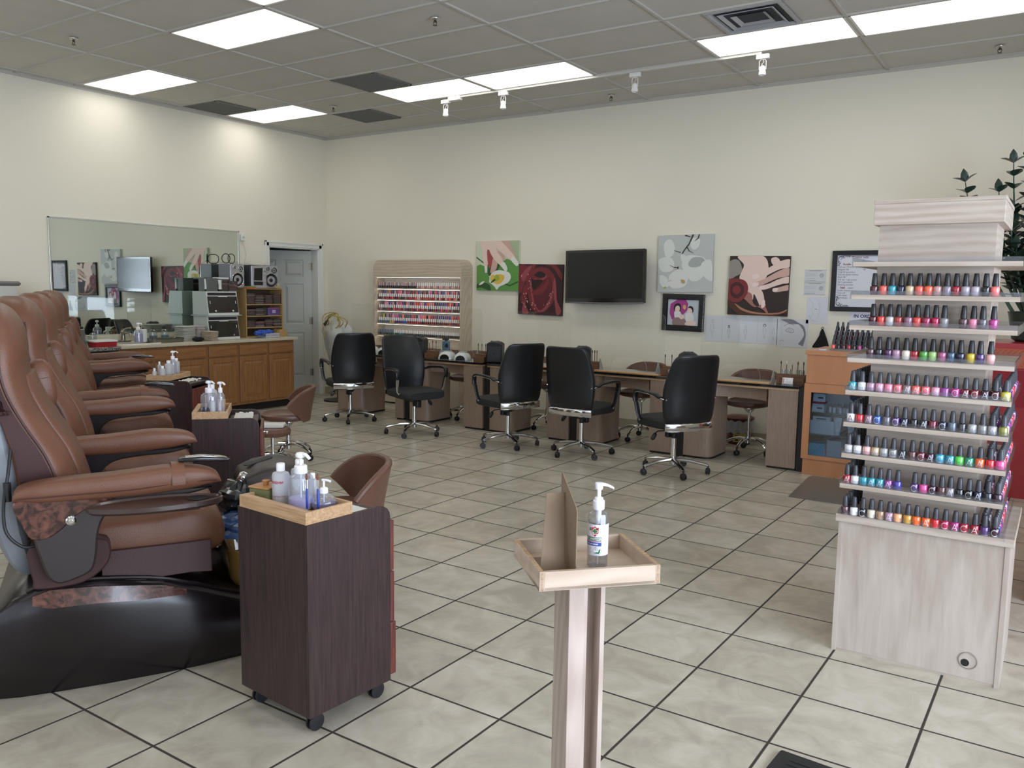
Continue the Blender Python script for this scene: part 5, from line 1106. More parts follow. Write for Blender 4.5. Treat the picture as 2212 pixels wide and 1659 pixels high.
# canvas 4: hands and rose
canvas('hands_canvas', 'square canvas of two manicured hands beside a dark rose and bowl', 'canvas print', 6.013, 6.636, 1.334, 1.945, [
  (1, [(0, .9), (.15, .93), (.22, .74), (.12, .66), (0, .62)], True), (4, [(.14, 1), (.56, 1), (.66, .78), (.60, .60), (.46, .48), (.28, .50), (.18, .62), (.22, .76), (.24, .86)], True),
  (4, [(.30, .50), (.46, .52), (.58, .40), (.62, .26), (.64, .16), (.57, .13), (.50, .26), (.44, .36), (.42, .26), (.34, .30), (.28, .38)], True), (3, [(.28, .40), (.40, .36), (.44, .2), (.60, .10), (.70, .02), (.66, .12), (.60, .2), (.46, .14), (.30, .26), (.24, .32)], True),
  (4, [(1, .94), (.86, .92), (.72, .84), (.52, .72), (.40, .66), (.42, .60), (.54, .62), (.68, .70), (.84, .78), (1, .82)], True), (5, [(1, .80), (.84, .76), (.60, .62), (.42, .54), (.42, .48), (.54, .50), (.70, .58), (.84, .64), (1, .68)], True), (4, [(1, .66), (.84, .62), (.68, .54), (.52, .49), (.52, .44), (.62, .44), (.78, .50), (.90, .54), (1, .56)], True), (5, [(1, .52), (.90, .50), (.78, .46), (.74, .42), (.80, .40), (.92, .42), (1, .44)], True),
  (4, [(.70, .96), (.78, .98), (.84, .92), (.82, .84), (.74, .85), (.70, .90)], True),
  (6, [(.40, .68), (.50, .70), (.50, .64), (.42, .61)], True), (6, [(.40, .54), (.50, .56), (.50, .50), (.42, .48)], True), (6, [(.52, .49), (.62, .51), (.61, .45), (.53, .44)], True), (6, [(.75, .46), (.83, .47), (.82, .42), (.76, .41)], True), (6, [(.58, .24), (.63, .26), (.63, .16), (.58, .13)], True),
  (2, [(0, .58), (.12, .62), (.28, .58), (.34, .46), (.30, .32), (.20, .22), (.08, .22), (0, .30)], True), (7, [(.04, .50), (.16, .56), (.26, .48), (.26, .36), (.16, .28), (.05, .34)], True), (2, [(.08, .46), (.16, .50), (.22, .42), (.16, .35), (.09, .38)], True),
  (8, [(0, .26), (.10, .20), (.26, .10), (.5, .04), (.8, .04), (1, .10), (1, .06), (.8, 0), (.2, 0), (0, .16)], False), (9, [(.12, .20), (.30, .10), (.55, .05), (.85, .06), (1, .12), (1, .10), (.85, .035), (.5, .025), (.25, .08)], True)],
  [C('dark_brown_ground', '#2e201d'), C('grey_sleeve', '#8f8880'), C('rose_red2', '#7a2a2c'), skin3, skin, skin2, C('nail', '#ead2cc'), C('rose_deep2', '#421a1e'), C('bowl_brown', '#4b2c1e'), C('bowl_rim', '#a9785a')], tilt=math.radians(.5))
# framed photo of two children under a purple umbrella: plain generic figures
M_fr = P('black_ornate_frame', '#131417', .25, bump=.4, bscale=70)
kt = canvas('framed_photo', 'black framed photo of two seated children with a purple umbrella', 'framed photo', 5.268, 5.748, 1.14, 1.542, [
  (1, [(.08, .82), (.30, 1), (.58, 1), (.66, .84), (.64, .60), (.50, .40), (.30, .16), (.14, .22), (.06, .46)], False), (2, [(.50, .78), (.56, .80), (.60, .70), (.55, .62), (.49, .68)], True),
  (3, [(.20, .60), (.22, .80), (.34, .86), (.42, .78), (.42, .58), (.30, .54)], True), (4, [(.24, .56), (.26, .72), (.34, .76), (.39, .70), (.39, .58), (.32, .52)], True), (5, [(.22, .50), (.30, .54), (.40, .54), (.46, .40), (.44, .24), (.26, .24)], True), (6, [(.18, .22), (.30, .30), (.52, .28), (.64, .14), (.60, .0), (.20, .0)], True), (4, [(.40, .40), (.50, .42), (.56, .32), (.48, .24), (.40, .28)], True),
  (3, [(.66, .64), (.70, .76), (.80, .74), (.84, .62), (.82, .52), (.74, .60)], True), (4, [(.64, .54), (.66, .66), (.74, .68), (.80, .60), (.78, .50), (.70, .46)], True), (5, [(.58, .42), (.66, .50), (.78, .50), (.86, .38), (.84, .20), (.62, .16)], True), (4, [(.60, .02), (.62, .14), (.80, .20), (.92, .16), (.90, .02)], True)],
  [C('photo_ground', '#b7bec4'), C('umbrella_purple', '#a03c84'), C('peach_spot', '#d99a6a'), C('dark_hair', '#1d1719'), skin, C('white_cloth', '#d9d7d6'), C('patterned_cloth', '#8d7672')], depth=.03, frame=(.062, M_fr), tilt=math.radians(.8))
# ---- television
t = thing('television', 'black flat television mounted on the back wall, screen off', 'television', (4.605, 0, 1.727), 0)
t.rotation_euler = (0, math.radians(-.6), 0)
b = MB(); b.rbox(-.505, .505, -.30, .30, 0, .045, .012, .004); o = b.build('tv_body', P('tv_gloss_black', '#0b0c0f', .10, coat=.5), t); o.rotation_euler = (PI/2, 0, 0); o.location = (0, -.125, 0)
b = MB(); b.box(-.475, .475, -.1725, -.170, -.248, .272); b.build('screen', P('tv_screen', '#0a0c10', .16, spec=.5), t, smooth=0)
b = MB(); b.tube([(-.50, -.171, -.298), (0, -.173, -.304), (.50, -.171, -.298)], .008, 8); b.build('silver_bottom_trim', P('tv_silver', '#8b8f94', .25, .7), t)
b = MB(); b.box(-.10, .10, -.126, -.10, -.12, .12); b.box(-.03, .03, -.11, -.02, -.06, .06); b.box(-.12, .12, -.02, 0, -.14, .14); b.build('wall_bracket', M_blkp, t, smooth=0)
b = MB(); b.prism([(-.15, -.312), (-.11, -.300), (.09, -.300), (.13, -.312)], -.168, -.160, 'Y'); b.build('sensor_notch', M_blkp, t, smooth=0)
# ---- certificates, drawings, mask, menu
M_pa = P('sheet_paper', '#c9cbcd', .7); M_ink = P('pencil_grey', '#7c7f86', .8); M_ink2 = P('pencil_dark', '#45474d', .8); M_pa2 = P('drawing_paper', '#cfd1d6', .75)
def sheet(name, label, cat, x0, x1, z0, z1, strokes, rects=(), mats=None, group=None, texts=(), tilt=0):
    W, H = x1-x0, z1-z0; b = MB(); b.box(-W/2, W/2, -.0015, 0, -H/2, H/2, 0)
    cnt = [0]
    def ln_(pts, wd, mi):
        cnt[0] += 1; yo = -.0019-.00003*cnt[0]
        P_ = [Vector((p[0]*W-W/2, p[1]*H-H/2)) for p in pts]
        for a, c in zip(P_, P_[1:]):
            d = c-a
            if d.length < 1e-5: continue
            n = Vector((-d.y, d.x)).normalized()*wd/2; b.add([(a.x+n.x, yo, a.y+n.y), (c.x+n.x, yo, c.y+n.y), (c.x-n.x, yo, c.y-n.y), (a.x-n.x, yo, a.y-n.y)], [(0, 1, 2, 3)], mi)
    for mi, u0, u1, v0, v1 in rects: b.add([(u0*W-W/2, -.0017, v0*H-H/2), (u1*W-W/2, -.0017, v0*H-H/2), (u1*W-W/2, -.0017, v1*H-H/2), (u0*W-W/2, -.0017, v1*H-H/2)], [(0, 1, 2, 3)], mi)
    for s in strokes: ln_(spline(s[2], 5, s[3] if len(s) > 3 else False)+([s[2][0]] if len(s) > 3 and s[3] else []), s[1], s[0])
    for tx in texts: text_into(b, tx[0], tx[1]*W-W/2, tx[2]*H-H/2, tx[3], tx[4], lambda u, v: (u, -.0021, v), align=tx[5] if len(tx) > 5 else 'LEFT', sx=tx[6] if len(tx) > 6 else 1, bold=tx[7] if len(tx) > 7 else 0)
    o = b.build(name, mats or [M_pa2, M_ink, M_ink2], smooth=0); o.location = ((x0+x1)/2, -.001, (z0+z1)/2); o.rotation_euler = (0, tilt, 0); return tag(o, label, cat, group)
def circ(u, v, r, a=1.0, n=10, s=0, e=2*PI): return [(u+r*math.cos(s+(e-s)*i/n), v+r*a*math.sin(s+(e-s)*i/n)) for i in range(n if e-s > 6.2 else n+1)]
cl = [(1, .0012, [(0.05, v), (.62 if v % .2 > .1 else .5, v)]) for v in (.72, .64, .56, .48, .3)]
for z0, z1, lab in ((1.683, 1.804, 'upper one of two small printed certificates on the wall'), (1.555, 1.678, 'lower one of two small printed certificates on the wall')):
    sheet('certificate', lab, 'certificate', 6.78, 6.987, z0, z1, cl+[(2, .0025, [(.05, .13), (.55, .13)]), (2, .003, circ(.80, .55, .085, 1.7), True), (2, .003, circ(.80, .55, .04, 1.7), True), (2, .003, [(.2, .92), (.8, .92)]), (2, .0016, [(.0, .02), (1, .02)]), (2, .0016, [(.0, .98), (1, .98)])], mats=[M_pa, M_ink, M_ink2], group='certificates pinned to the wall')
sheet('face_drawing', 'pencil drawing of a face in profile pinned under the certificates', 'drawing', 6.815, 7.025, 1.268, 1.54, [(1, .0012, [(.1, .9), (.3, .7), (.25, .5), (.3, .35), (.2, .2)]), (1, .0014, [(.55, .75), (.62, .6), (.58, .5), (.66, .45), (.58, .38), (.6, .3), (.5, .22)]), (2, .003, [(.38, .52), (.45, .545), (.50, .50)]), (1, .0012, [(.1, .3), (.3, .12), (.5, .08)]), (1, .001, [(.35, .95), (.6, .8), (.64, .6)])], group=None)
def figure(cx, top, h, hair=1, dress=True):
    s = []; hr = h*.11; s.append((1, .0022, circ(cx, top-hr, hr*.75, 1.0), True))
    if hair: s += [(2, .006, [(cx-hr*.7, top-hr*1.7), (cx-hr*.9, top-hr*.5), (cx, top+hr*.1), (cx+hr*.9, top-hr*.5), (cx+hr*.7, top-hr*1.7)])]
    b_ = top-2*hr; s += [(1, .0014, [(cx-hr*.5, b_), (cx-hr*1.1, b_-h*.25), (cx-hr*.8, b_-h*.45), (cx-hr*.4, top-h)]), (1, .0014, [(cx+hr*.5, b_), (cx+hr*1.1, b_-h*.25), (cx+hr*.8, b_-h*.45), (cx+hr*.4, top-h)]), (1, .0012, [(cx, b_-h*.4), (cx, top-h)]), (1, .0012, [(cx-hr, b_-h*.25), (cx+hr, b_-h*.25)]), (1, .0014, [(cx-hr*.7, b_-.02), (cx-hr*1.8, b_-h*.28)]), (1, .0014, [(cx+hr*.7, b_-.02), (cx+hr*1.7, b_-h*.3)])]
    return s
DR = [(5.762, 5.950, figure(.42, .86, .72, 0), 'leftmost pencil figure drawing in the strip below the hands canvas'), (5.952, 6.135, figure(.40, .64, .5, 1), 'pencil drawing of a long haired figure, second in the wall strip'), (6.137, 6.330, figure(.35, .68, .55, 0), 'pencil drawing of a short haired figure, third in the wall strip'), (6.332, 6.535, figure(.35, .74, .55, 1)+figure(.82, .60, .45, 0), 'pencil drawing of a tall and a small figure in the wall strip')]
for x0, x1, st, lab in DR: sheet('figure_drawing', lab, 'drawing', x0, x1, 1.042, 1.318, st, group='strip of pencil drawings')
sheet('eye_drawing', 'large pencil drawing of an eye and hair, right end of the strip', 'drawing', 6.530, 6.84, 1.02, 1.305, [(2, .003, [(.28, .58), (.38, .68), (.5, .66), (.56, .56), (.44, .52), (.28, .58)]), (2, .002, circ(.43, .6, .05), True), (2, .003, [(.22, .74), (.38, .84), (.56, .80)]), (2, .003, [(.1, .2), (.18, .24), (.24, .2)])]+[(1, .006, [(.12+.04*k, .98-.02*k), (.5+.03*k, .98-.02*k), (.78+.012*k, .75), (.90+.005*k, .45), (.72+.02*k, .12-.01*k)]) for k in range(8)])
b = MB(); R = []
for z, w_, x in ((1.215, .008, .0), (1.195, .018, .0), (1.15, .032, .004), (1.10, .055, 0), (1.05, .078, -.008), (1.03, .082, -.01)): R.append(ring((x, 0, z), (1, 0, 0), (0, 1, 0), w_, .010, 14, .8))
b.loft(R); b.tube([(0, 0, 1.21), (.012, 0, 1.228), (0, 0, 1.24), (-.012, 0, 1.228), (0, 0, 1.21)], .003, 6); single('black_cloth_bag', b, P('black_cloth', '#121214', .9), 'small black cloth hanging on a hook beside the drawings', 'cloth', (6.985, -.014, 0))
# price menu
M_mp = P('menu_paper', '#d3d5dc', .6); M_mn = P('menu_navy', '#232a44', .6); M_mr = P('menu_red', '#8b2f3c', .6); M_mk = P('menu_grey_text', '#5b5d66', .6)
t = thing('price_menu', 'black framed price list on the wall behind the display tower', 'framed menu', (7.045, -.002, 1.40), 0)
Wm, Hm, fm = .56, .59, .045
b = MB(); b.box(fm-.005, Wm-fm+.005, -.012, 0, fm-.005, Hm-fm+.005, 0); pm = lambda u, v: (u, -.0128, v)
text_into(b, 'Cosmo nails', .18, .515, .030, 2, pm, bold=.0006); text_into(b, 'Acrylic', .10, .450, .026, 2, pm, bold=.0008); text_into(b, 'Nail', .085, .222, .026, 2, pm, bold=.0008); text_into(b, 'repair', .155, .222, .022, 3, pm)
for i, (s, p_) in enumerate((('Full set ( French tips )', '28'), ('Regular fill', '18'), ('Pink fill (powder)', ''), ('Full set (pink+white)', ''), ('Back fill', ''), ('Full set + gel polish', ''), ('Fill + gel polish', ''), ('Dipping powder', ''))):
    text_into(b, s, .058, .424-.0245*i, .0225, 3, pm)
    if p_: text_into(b, p_, .285, .424-.0245*i, .0225, 3, pm)
for i, s in enumerate(('Polish change', 'Take off', 'Nail repair', 'Nail design')): text_into(b, s, .058, .196-.0235*i, .0225, 3, pm)
for i, s in enumerate(('3', '5')): text_into(b, s, .285, .150-.024*i, .0225, 3, pm)
def scroll(cx, cz, r, a0, turns, sx, sz, w_=.0032):
    b.tube([(cx+sx*r*(1-.72*i/20)*math.cos(a0+turns*2*PI*i/20), -.0125, cz+sz*r*(1-.72*i/20)*math.sin(a0+turns*2*PI*i/20)) for i in range(21)], [w_*(1-.5*i/20) for i in range(21)], 6, mi=1)
for cx, cz, sx, sz in ((.075, .515, 1, -1), (.075, .075, 1, 1)):
    for dx, dz, r, a0, tn in ((0, 0, .020, PI, .9), (.032, -.012, .014, PI*1.4, -.8), (.058, -.016, .011, PI, .8), (.082, -.018, .008, PI*1.5, -.8), (-.008, .034, .014, PI*.2, .8), (-.014, .060, .010, PI, -.8)): scroll(cx+sx*dx, cz+sz*dz, r, a0, tn, sx, sz)
    b.tube(spline([(cx-sx*.018, -.0125, cz+sz*.05), (cx-sx*.02, -.0125, cz), (cx, -.0125, cz-sz*.02), (cx+sx*.05, -.0125, cz-sz*.024), (cx+sx*.10, -.0125, cz-sz*.022)], 4), .0025, 6, mi=1)
b.box(.16, Wm-fm, -.0126, -.0120, .535, .539, 1); b.build('menu_sheet', [M_mp, M_mn, M_mr, M_mk], t, smooth=0)
b = MB(); o_ = [(0, 0), (Wm, 0), (Wm, Hm), (0, Hm)]; b.loft([[(x, 0, z) for x, z in o_], [(x, -.028, z) for x, z in o_], [(x, -.030, z) for x, z in inset(o_, .004)], [(x, -.026, z) for x, z in inset(o_, fm)], [(x, 0, z) for x, z in inset(o_, fm)]], cap=False, closed=True); b.build('picture_frame', P('menu_frame_black', '#0f1116', .55), t, smooth=0)
sheet('notice_sheet', 'white notice below the price list with blue capital lettering', 'notice', 7.228, 7.56, 1.255, 1.398, [], mats=[P('notice_paper', '#d6d7de', .65), P('notice_blue', '#2c3470', .6)], texts=(('IN ORDER', .12, .60, .046, 1, 'LEFT', 1, .0012), ('YOU', .42, .24, .046, 1, 'LEFT', 1, .0012)))
# small outlet on the left of the rack
# ================================================================== POLISH DISPLAY TOWER
M_birch = WOOD('whitened_birch_laminate', '#a99c90', '#beb3aa', 'Z', 2.6, .42, 9, (.30, .70), rings=.40)
M_birchx = WOOD('whitened_birch_laminate_flat', '#a89a8c', '#bbafa4', 'X', 2.6, .42, 9, (.30, .70), rings=.40)
BX0, BX1, BY0, BY1 = 8.238, 8.885, -4.89, -4.29
t = thing('polish_display_tower', 'tall pale wood display tower stacked with shelves of nail polish', 'display stand', (8.56, -4.59, 0))
def L(x): return x-8.56
def LY(y): return y+4.59
MB().box(L(BX0)+.018, L(BX1)-.018, LY(BY0)+.004, LY(BY0)+.020, .012, .588).build('front_panel', M_birch, t, smooth=0)
for xa_, xb_ in ((BX0, BX0+.018), (BX1-.018, BX1)): MB().box(L(xa_), L(xb_), LY(BY0), LY(BY1), 0, .588).build('side_panel', M_birch, t, smooth=0)
MB().box(L(BX0)+.018, L(BX1)-.018, LY(BY1)-.018, LY(BY1), 0, .588).build('back_panel', M_birch, t, smooth=0)
MB().box(L(BX0)+.018, L(BX1)-.018, LY(BY0)+.006, LY(BY0)+.024, 0, .012).build('kick_strip', M_birchx, t, smooth=0)
MB().box(L(BX0)-.012, L(BX1)+.012, LY(BY0)-.014, LY(BY1)+.01, .588, .622).build('cabinet_top', M_birchx, t, smooth=0, bevel=.002)
# cable grommet
gx, gz = L(8.769), .088
b = MB(); b.at((gx, LY(BY0)+.004, gz), rx=PI/2).lathe([(.036, -.002), (.036, .003), (.033, .004), (.031, -.006), (.001, -.006)], 28); b.build('cable_grommet', P('grommet_taupe', '#8c867c', .45), t)
b = MB(); b.at((gx-.010, LY(BY0)-.0021+.004, gz-.011), rx=PI/2).cyl(0, 0, -.0035, -.001, .0155, 20); b.build('grommet_hole', P('matte_black', '#141314', .6), t)
CX0, CX1, CY0, CY1 = 8.312, 8.745, -4.80, -4.38
MB().box(L(CX0), L(CX1), LY(CY0), LY(CY1), .622, 1.862).build('column', M_birchx, t, smooth=0)
MB().box(L(8.298), L(8.772), LY(-4.86), LY(-4.32), 1.860, 1.946).build('top_box', M_birchx, t, smooth=0, bevel=.0015)
MB().box(L(8.296), L(8.774), LY(-4.862), LY(-4.318), 1.946, 1.962).build('top_lid', M_birchx, t, smooth=0, bevel=.0015)
SH = [1.706, 1.570, 1.442, 1.304, 1.166, 1.028, .893, .760]
M_lip = CLEAR('acrylic_lip', '#f2f3f6', .035, .08, .015)
SXa, SXb, SYa, SYb = 8.238, 8.847, -4.92, -4.26
for i, z in enumerate(SH):
    MB().box(L(SXa), L(SXb), LY(SYa), LY(SYb), z-.019, z).build('shelf', M_birchx, t, smooth=0, bevel=.001)
    b = MB(); zt = z+.018
    b.box(L(SXa)+.001, L(SXb), LY(SYa)+.0005, LY(SYa)+.003, z+.0003, zt); b.box(L(SXa)-.004, L(SXa)-.0005, LY(SYa), LY(SYb), z-.019, zt); b.box(L(SXb)+.0005, L(SXb)+.004, LY(SYa), LY(SYb), z-.019, zt); b.box(L(SXa), L(SXb), LY(SYb)-.003, LY(SYb)-.0005, z+.0003, zt); b.build('acrylic_lip', M_lip, t, smooth=0)
b = MB(); z = .622; b.box(L(SXa), L(SXb)+.01, LY(SYa)+.012, LY(SYa)+.015, z, z+.02); b.box(L(SXb)+.012, L(SXb)+.016, LY(SYa)+.012, LY(SYb), z-.01, z+.03); b.box(L(SXa)-.004, L(SXa), LY(SYa)+.012, LY(SYb), z, z+.02); b.build('acrylic_lip', M_lip, t, smooth=0)
# ---- bottles: body, cap and printed letter
def opi_body(c):
    b = MB(); b.T = Matrix.Diagonal((.99, .99, 1.15, 1)); b.lathe([(.0125, 0), (.0145, .002), (.0150, .006), (.0168, .018), (.0172, .026), (.0160, .031), (.0100, .034), (.0085, .036)], 18, mi=0); b.lathe([(.0115, .0), (.0135, .001), (.0142, .0035)], 18, mi=1, cap=False); b.mi = 0
    o = b.build('b', [c, CLEAR('bottle_glass', '#e6e6ea', .15, .03, .12)]); me = o.data; bpy.data.objects.remove(o); return me
def cap_a():
    b = MB(); b.T = Matrix.Diagonal((1.05, 1.05, 1.15, 1)); b.lathe([(.0115, .0345), (.0118, .037), (.0100, .060), (.0082, .0765), (.0070, .0785)], 16); o = b.build('c', P('polish_cap_matte_black', '#232428', .42)); me = o.data; bpy.data.objects.remove(o); return me
def cnd_body(c):
    b = MB(); b.T = Matrix.Diagonal((1.10, 1.10, 1.18, 1)); b.lathe([(.0130, 0), (.0150, .0015), (.0152, .004), (.0152, .025), (.0140, .0285), (.0085, .0305), (.0080, .033)], 18, mi=0); b.lathe([(.0154, .0005), (.0156, .004)], 18, mi=1, cap=False); b.mi = 0
    o = b.build('b', [c, CLEAR('bottle_glass', '#e6e6ea', .15, .03, .12)]); me = o.data; bpy.data.objects.remove(o); return me
def cap_b():
    b = MB(); b.T = Matrix.Diagonal((1.12, 1.12, 1.18, 1)); b.lathe([(.0105, .0315), (.0108, .034), (.0090, .055), (.0074, .0675), (.0062, .069)], 14); o = b.build('c', P('polish_cap_grey', '#3a3c44', .40)); me = o.data; bpy.data.objects.remove(o); return me
CAPA, CAPB = cap_a(), cap_b(); BM = {}
def letter_mesh(ch, mat):
    b = MB(); b.T = Matrix.Diagonal((1.0, 1.0, 1.0, 1)); R = .0176
    if ch == 'C': pts = spline([(.0115*math.cos(a), .0165+.0120*math.sin(a)) for a in [PI*.22+PI*1.56*i/12 for i in range(13)]], 2)
    elif ch == 'A': pts = None
    strokes = [pts] if pts else [[(-.0100, .004), (0, .029)], [(0, .029), (.0100, .004)], [(-.004, .0125), (.0065, .0125)]]
    for s in strokes:
        for p, q in zip(s, s[1:]):
            d = Vector((q[0]-p[0], q[1]-p[1])); n = Vector((-d.y, d.x)).normalized()*.0011
            vs = [(p[0]+n.x, p[1]+n.y), (q[0]+n.x, q[1]+n.y), (q[0]-n.x, q[1]-n.y), (p[0]-n.x, p[1]-n.y)]
            b.add([(R*math.sin(u/R), -R*math.cos(u/R), v) for u, v in vs], [(0, 1, 2, 3)])
    o = b.build('l', mat, smooth=0); me = o.data; bpy.data.objects.remove(o); return me
LM = {c: letter_mesh(c, P('white_lettering', '#d9d9de', .5)) for c in 'CA'}; LMr = letter_mesh('A', P('dark_red_lettering', '#7a1f2c', .5))
def polish(nm, x, y, z, kind, label, group, letter=None, rz=0):
    k = (nm, kind)
    if k not in BM: BM[k] = (opi_body if kind == 'a' else cnd_body)(pcol(nm, PAL[nm]))
    o = bpy.data.objects.new('nail_polish_bottle', BM[k]); COL.objects.link(o); o.location = (x, y, z); o.rotation_euler = (0, 0, rz); tag(o, label, 'nail polish', group)
    c = bpy.data.objects.new('cap', CAPA if kind == 'a' else CAPB); COL.objects.link(c); c.parent = o
    if letter: l = bpy.data.objects.new('printed_letter', LMr if letter == 'r' else LM[letter]); COL.objects.link(l); l.parent = o
R1 = 'maroon,coral,teal,navy,beige,coral,orange coral,dusty pink,mauve grey,crimson,lavender grey,pale lilac,black,salmon'.split(',')
R2 = 'maroon,coral red,pale grey,brick red,mauve,coral red,berry,magenta red,silver grey,,plum brown,pink,slate grey,magenta'.split(',')
R3 = 'plum brown,charcoal,plum,lilac,cream,crimson,green,light green,mauve rose,slate blue,navy,yellow,purple,pale pink'.split(',')
R4 = 'teal,white,lilac,light pink,pink,coral pink,brown grey,coral,coral pink,light pink,violet,magenta,dark crimson,dark red,dark plum,maroon,olive yellow'.split(',')
R5 = 'white,red,mauve,blue,slate grey,purple,navy,black,charcoal,dark crimson,navy,steel,charcoal,silver,silver grey,silver,olive'.split(',')
R6 = 'clear,white,pale pink,beige,silver,silver grey,charcoal,brown,dark crimson,dark plum,cyan,teal,bright green,emerald,orange,red,hot pink'.split(',')
R7 = 'crimson,white,teal,teal,teal,violet,indigo,,purple,hot pink,dark plum,brown,mauve grey,black,black,navy,charcoal,dark plum'.split(',')
R8 = 'plum brown,white,black,cream,tan,lilac,peach,gold,orange,orange,red,magenta red,fuchsia,crimson,crimson,purple,dark plum'.split(',')
LT = {3: 'AA.A.CAACA.CACACAA', 4: 'r.AC.CA.A.C..A.A.AA', 5: 'C..A.CA.CACA.AA..C', 6: 'A..AAA..C.C.A.CA..C', 7: '..C..A...A.CACA.C..'}
SN = ['first', 'second', 'third', 'fourth', 'fifth', 'sixth', 'seventh', 'eighth']
nshelf = [SH[1], SH[2], SH[3], SH[4], SH[5], SH[6], SH[7], .622]
rd = random.Random(21)
for r_, (z, row) in enumerate(zip(nshelf, (R1, R2, R3, R4, R5, R6, R7, R8))):
    n = len(row)
    for j, nm in enumerate(row):
        if not nm: continue
        if r_ < 3: x = 8.318+(8.760-8.318)*j/(n-1)+rd.uniform(-.002, .002); y = -4.862+.003*(j % 2)
        else: x = 8.262+(8.826-8.262)*j/(n-1)+rd.uniform(-.0015, .0015); y = -4.893
        lt = LT.get(r_, '')[j] if r_ in LT and j < len(LT[r_]) else '.'
        polish(nm, x, y, z+.0005, 'a' if r_ < 3 else 'b', f'{nm} polish, {ordn(j)} from left at the front, {SN[r_]} stocked tower shelf', 'polish bottles on the display tower', {'.': None, 'r': 'r', 'A': 'A', 'C': 'C'}[lt])
    if r_ >= 3:
        sidec = ['hot pink', 'magenta', 'red', 'purple', 'white', 'coral pink', 'violet', 'blue', 'crimson', 'pink']
        for k in range(9):
            y = -4.855+.060*k
            polish(rd.choice(['black', 'maroon', 'navy', 'plum', 'charcoal']), 8.262, y, z+.0005, 'b', f'dark polish, {ordn(k)} from front along the left side, {SN[r_]} stocked tower shelf', 'polish bottles on the display tower')
        for k in range(12):
            y = -4.850+.046*k; polish(sidec[(k*3+r_) % 10], 8.828, y, z+.0005, 'b', f'{sidec[(k*3+r_)%10]} polish, {ordn(k)} from front along the right edge, {SN[r_]} tower shelf', 'polish bottles on the display tower', rz=PI/2)
        for k in range(5):
            y = -4.845+.06*k; polish(rd.choice(['charcoal', 'mauve', 'silver', 'plum']), 8.785, y, z+.0005, 'b', f'inner right column polish, {ordn(k)} from front, {SN[r_]} stocked tower shelf', 'polish bottles on the display tower')
# ================================================================== ORANGE DISPLAY CABINET
M_or = WOOD('orange_maple_laminate', '#b47a52', '#c68c62', 'Z', 1.0, .38, 5, (.2, .8), coat=.15)
ox0, ox1, oy0, oy1 = 7.162, 8.30, -1.30, -.62
t = thing('display_cabinet', 'orange maple counter cabinet with a glass front, behind the display tower', 'display cabinet', (ox0, oy0, 0)); W_, D_ = ox1-ox0, oy1-oy0
MB().box(.012, W_, .02, D_, 0, .142).build('plinth', M_or, t, smooth=0)
b = MB(); b.box(0, .058, 0, .02, .142, .80); b.box(W_-.058, W_, 0, .02, .142, .80); b.box(.058, W_-.058, 0, .02, .142, .175); b.box(.058, W_-.058, 0, .02, .725, .80); b.build('glass_door_frame', M_or, t, smooth=0)
b = MB(); b.box(0, .018, .02, D_, .142, .80); b.box(W_-.018, W_, .02, D_, .142, .80); b.build('carcass_side', M_or, t, smooth=0)
MB().box(.018, W_-.018, D_-.02, D_, .142, .80).build('grey_back_panel', P('cabinet_grey_interior', '#9aa6b6', .5), t, smooth=0); MB().box(.018, W_-.018, .02, D_-.02, .142, .165).build('grey_floor', P('cabinet_grey_interior', '#9aa6b6', .5), t, smooth=0)
MB().box(.058, W_-.058, .008, .012, .175, .725).build('glass_pane', CLEAR('cabinet_glass', '#dfe8ee', .08, .02), t, smooth=0)
MB().box(.008, W_, .012, D_, .80, 1.045).build('upper_panel', M_or, t, smooth=0)
MB().box(-.004, W_+.01, -.008, D_, 1.047, 1.085).build('counter_top', M_or, t, smooth=0, bevel=.002); MB().box(0, W_, .004, D_, .796, .802).build('joint_line', P('joint_dark', '#5a3a28', .7), t, smooth=0)
for z in (.355, .545): MB().box(.02, W_-.02, .03, D_-.022, z, z+.006).build('glass_shelf', P('shelf_glass_edge', '#37424a', .15, trans=.4), t, smooth=0)
# stock inside
M_bx = P('carton_white', '#c3c7d0', .6); M_bxr = P('carton_red', '#a02c3e', .55); M_cy = P('carton_cyan', '#3f9cc0', .55)
def inb(name, label, cat, x, y, z, w, d, h, mats, extra=None, group=None, rz=0):
    b = MB(); b.box(-w/2, w/2, -d/2, d/2, 0, h, 0)
    if extra: extra(b, w, d, h)
    return single(name, b, mats, label, cat, (ox0+x, oy0+y, z), rz, group, smooth=0)
red_e = lambda b, w, d, h: (b.box(-w/2-.0006, w/2+.0006, -d/2-.0006, d/2, h*.78, h+.0006, 1), b.box(-w*.1, w*.35, -d/2-.0009, -d/2, h*.3, h*.45, 2))
inb('carton', 'upper red and white carton of the stack in the glass cabinet', 'box', .115, .12, .642, .10, .12, .09, [M_bx, M_bxr, M_ink2], red_e)
inb('carton', 'lower red and white carton of the stack in the glass cabinet', 'box', .11, .12, .5515, .10, .12, .09, [M_bx, M_bxr, M_ink2], red_e)
inb('carton', 'long white carton on the middle glass shelf, left', 'box', .15, .14, .3615, .20, .16, .115, [M_bx])
inb('carton', 'small labelled carton lying on the long white carton', 'box', .14, .12, .477, .14, .11, .035, [M_bx, M_ink2], lambda b, w, d, h: b.box(-w*.3, w*.3, -d/2-.0008, -d/2, h*.3, h*.6, 1))
inb('carton', 'dark red flat carton behind the small labelled carton', 'box', .19, .30, .3615, .25, .12, .15, [P('carton_dark_red', '#6e1d30', .5)])
inb('carton', 'cyan carton at the bottom left of the glass cabinet', 'box', .115, .14, .1655, .13, .17, .11, [M_cy, M_bx], lambda b, w, d, h: b.box(w/2, w/2+.0008, -d/2, d/2, 0, h, 1))
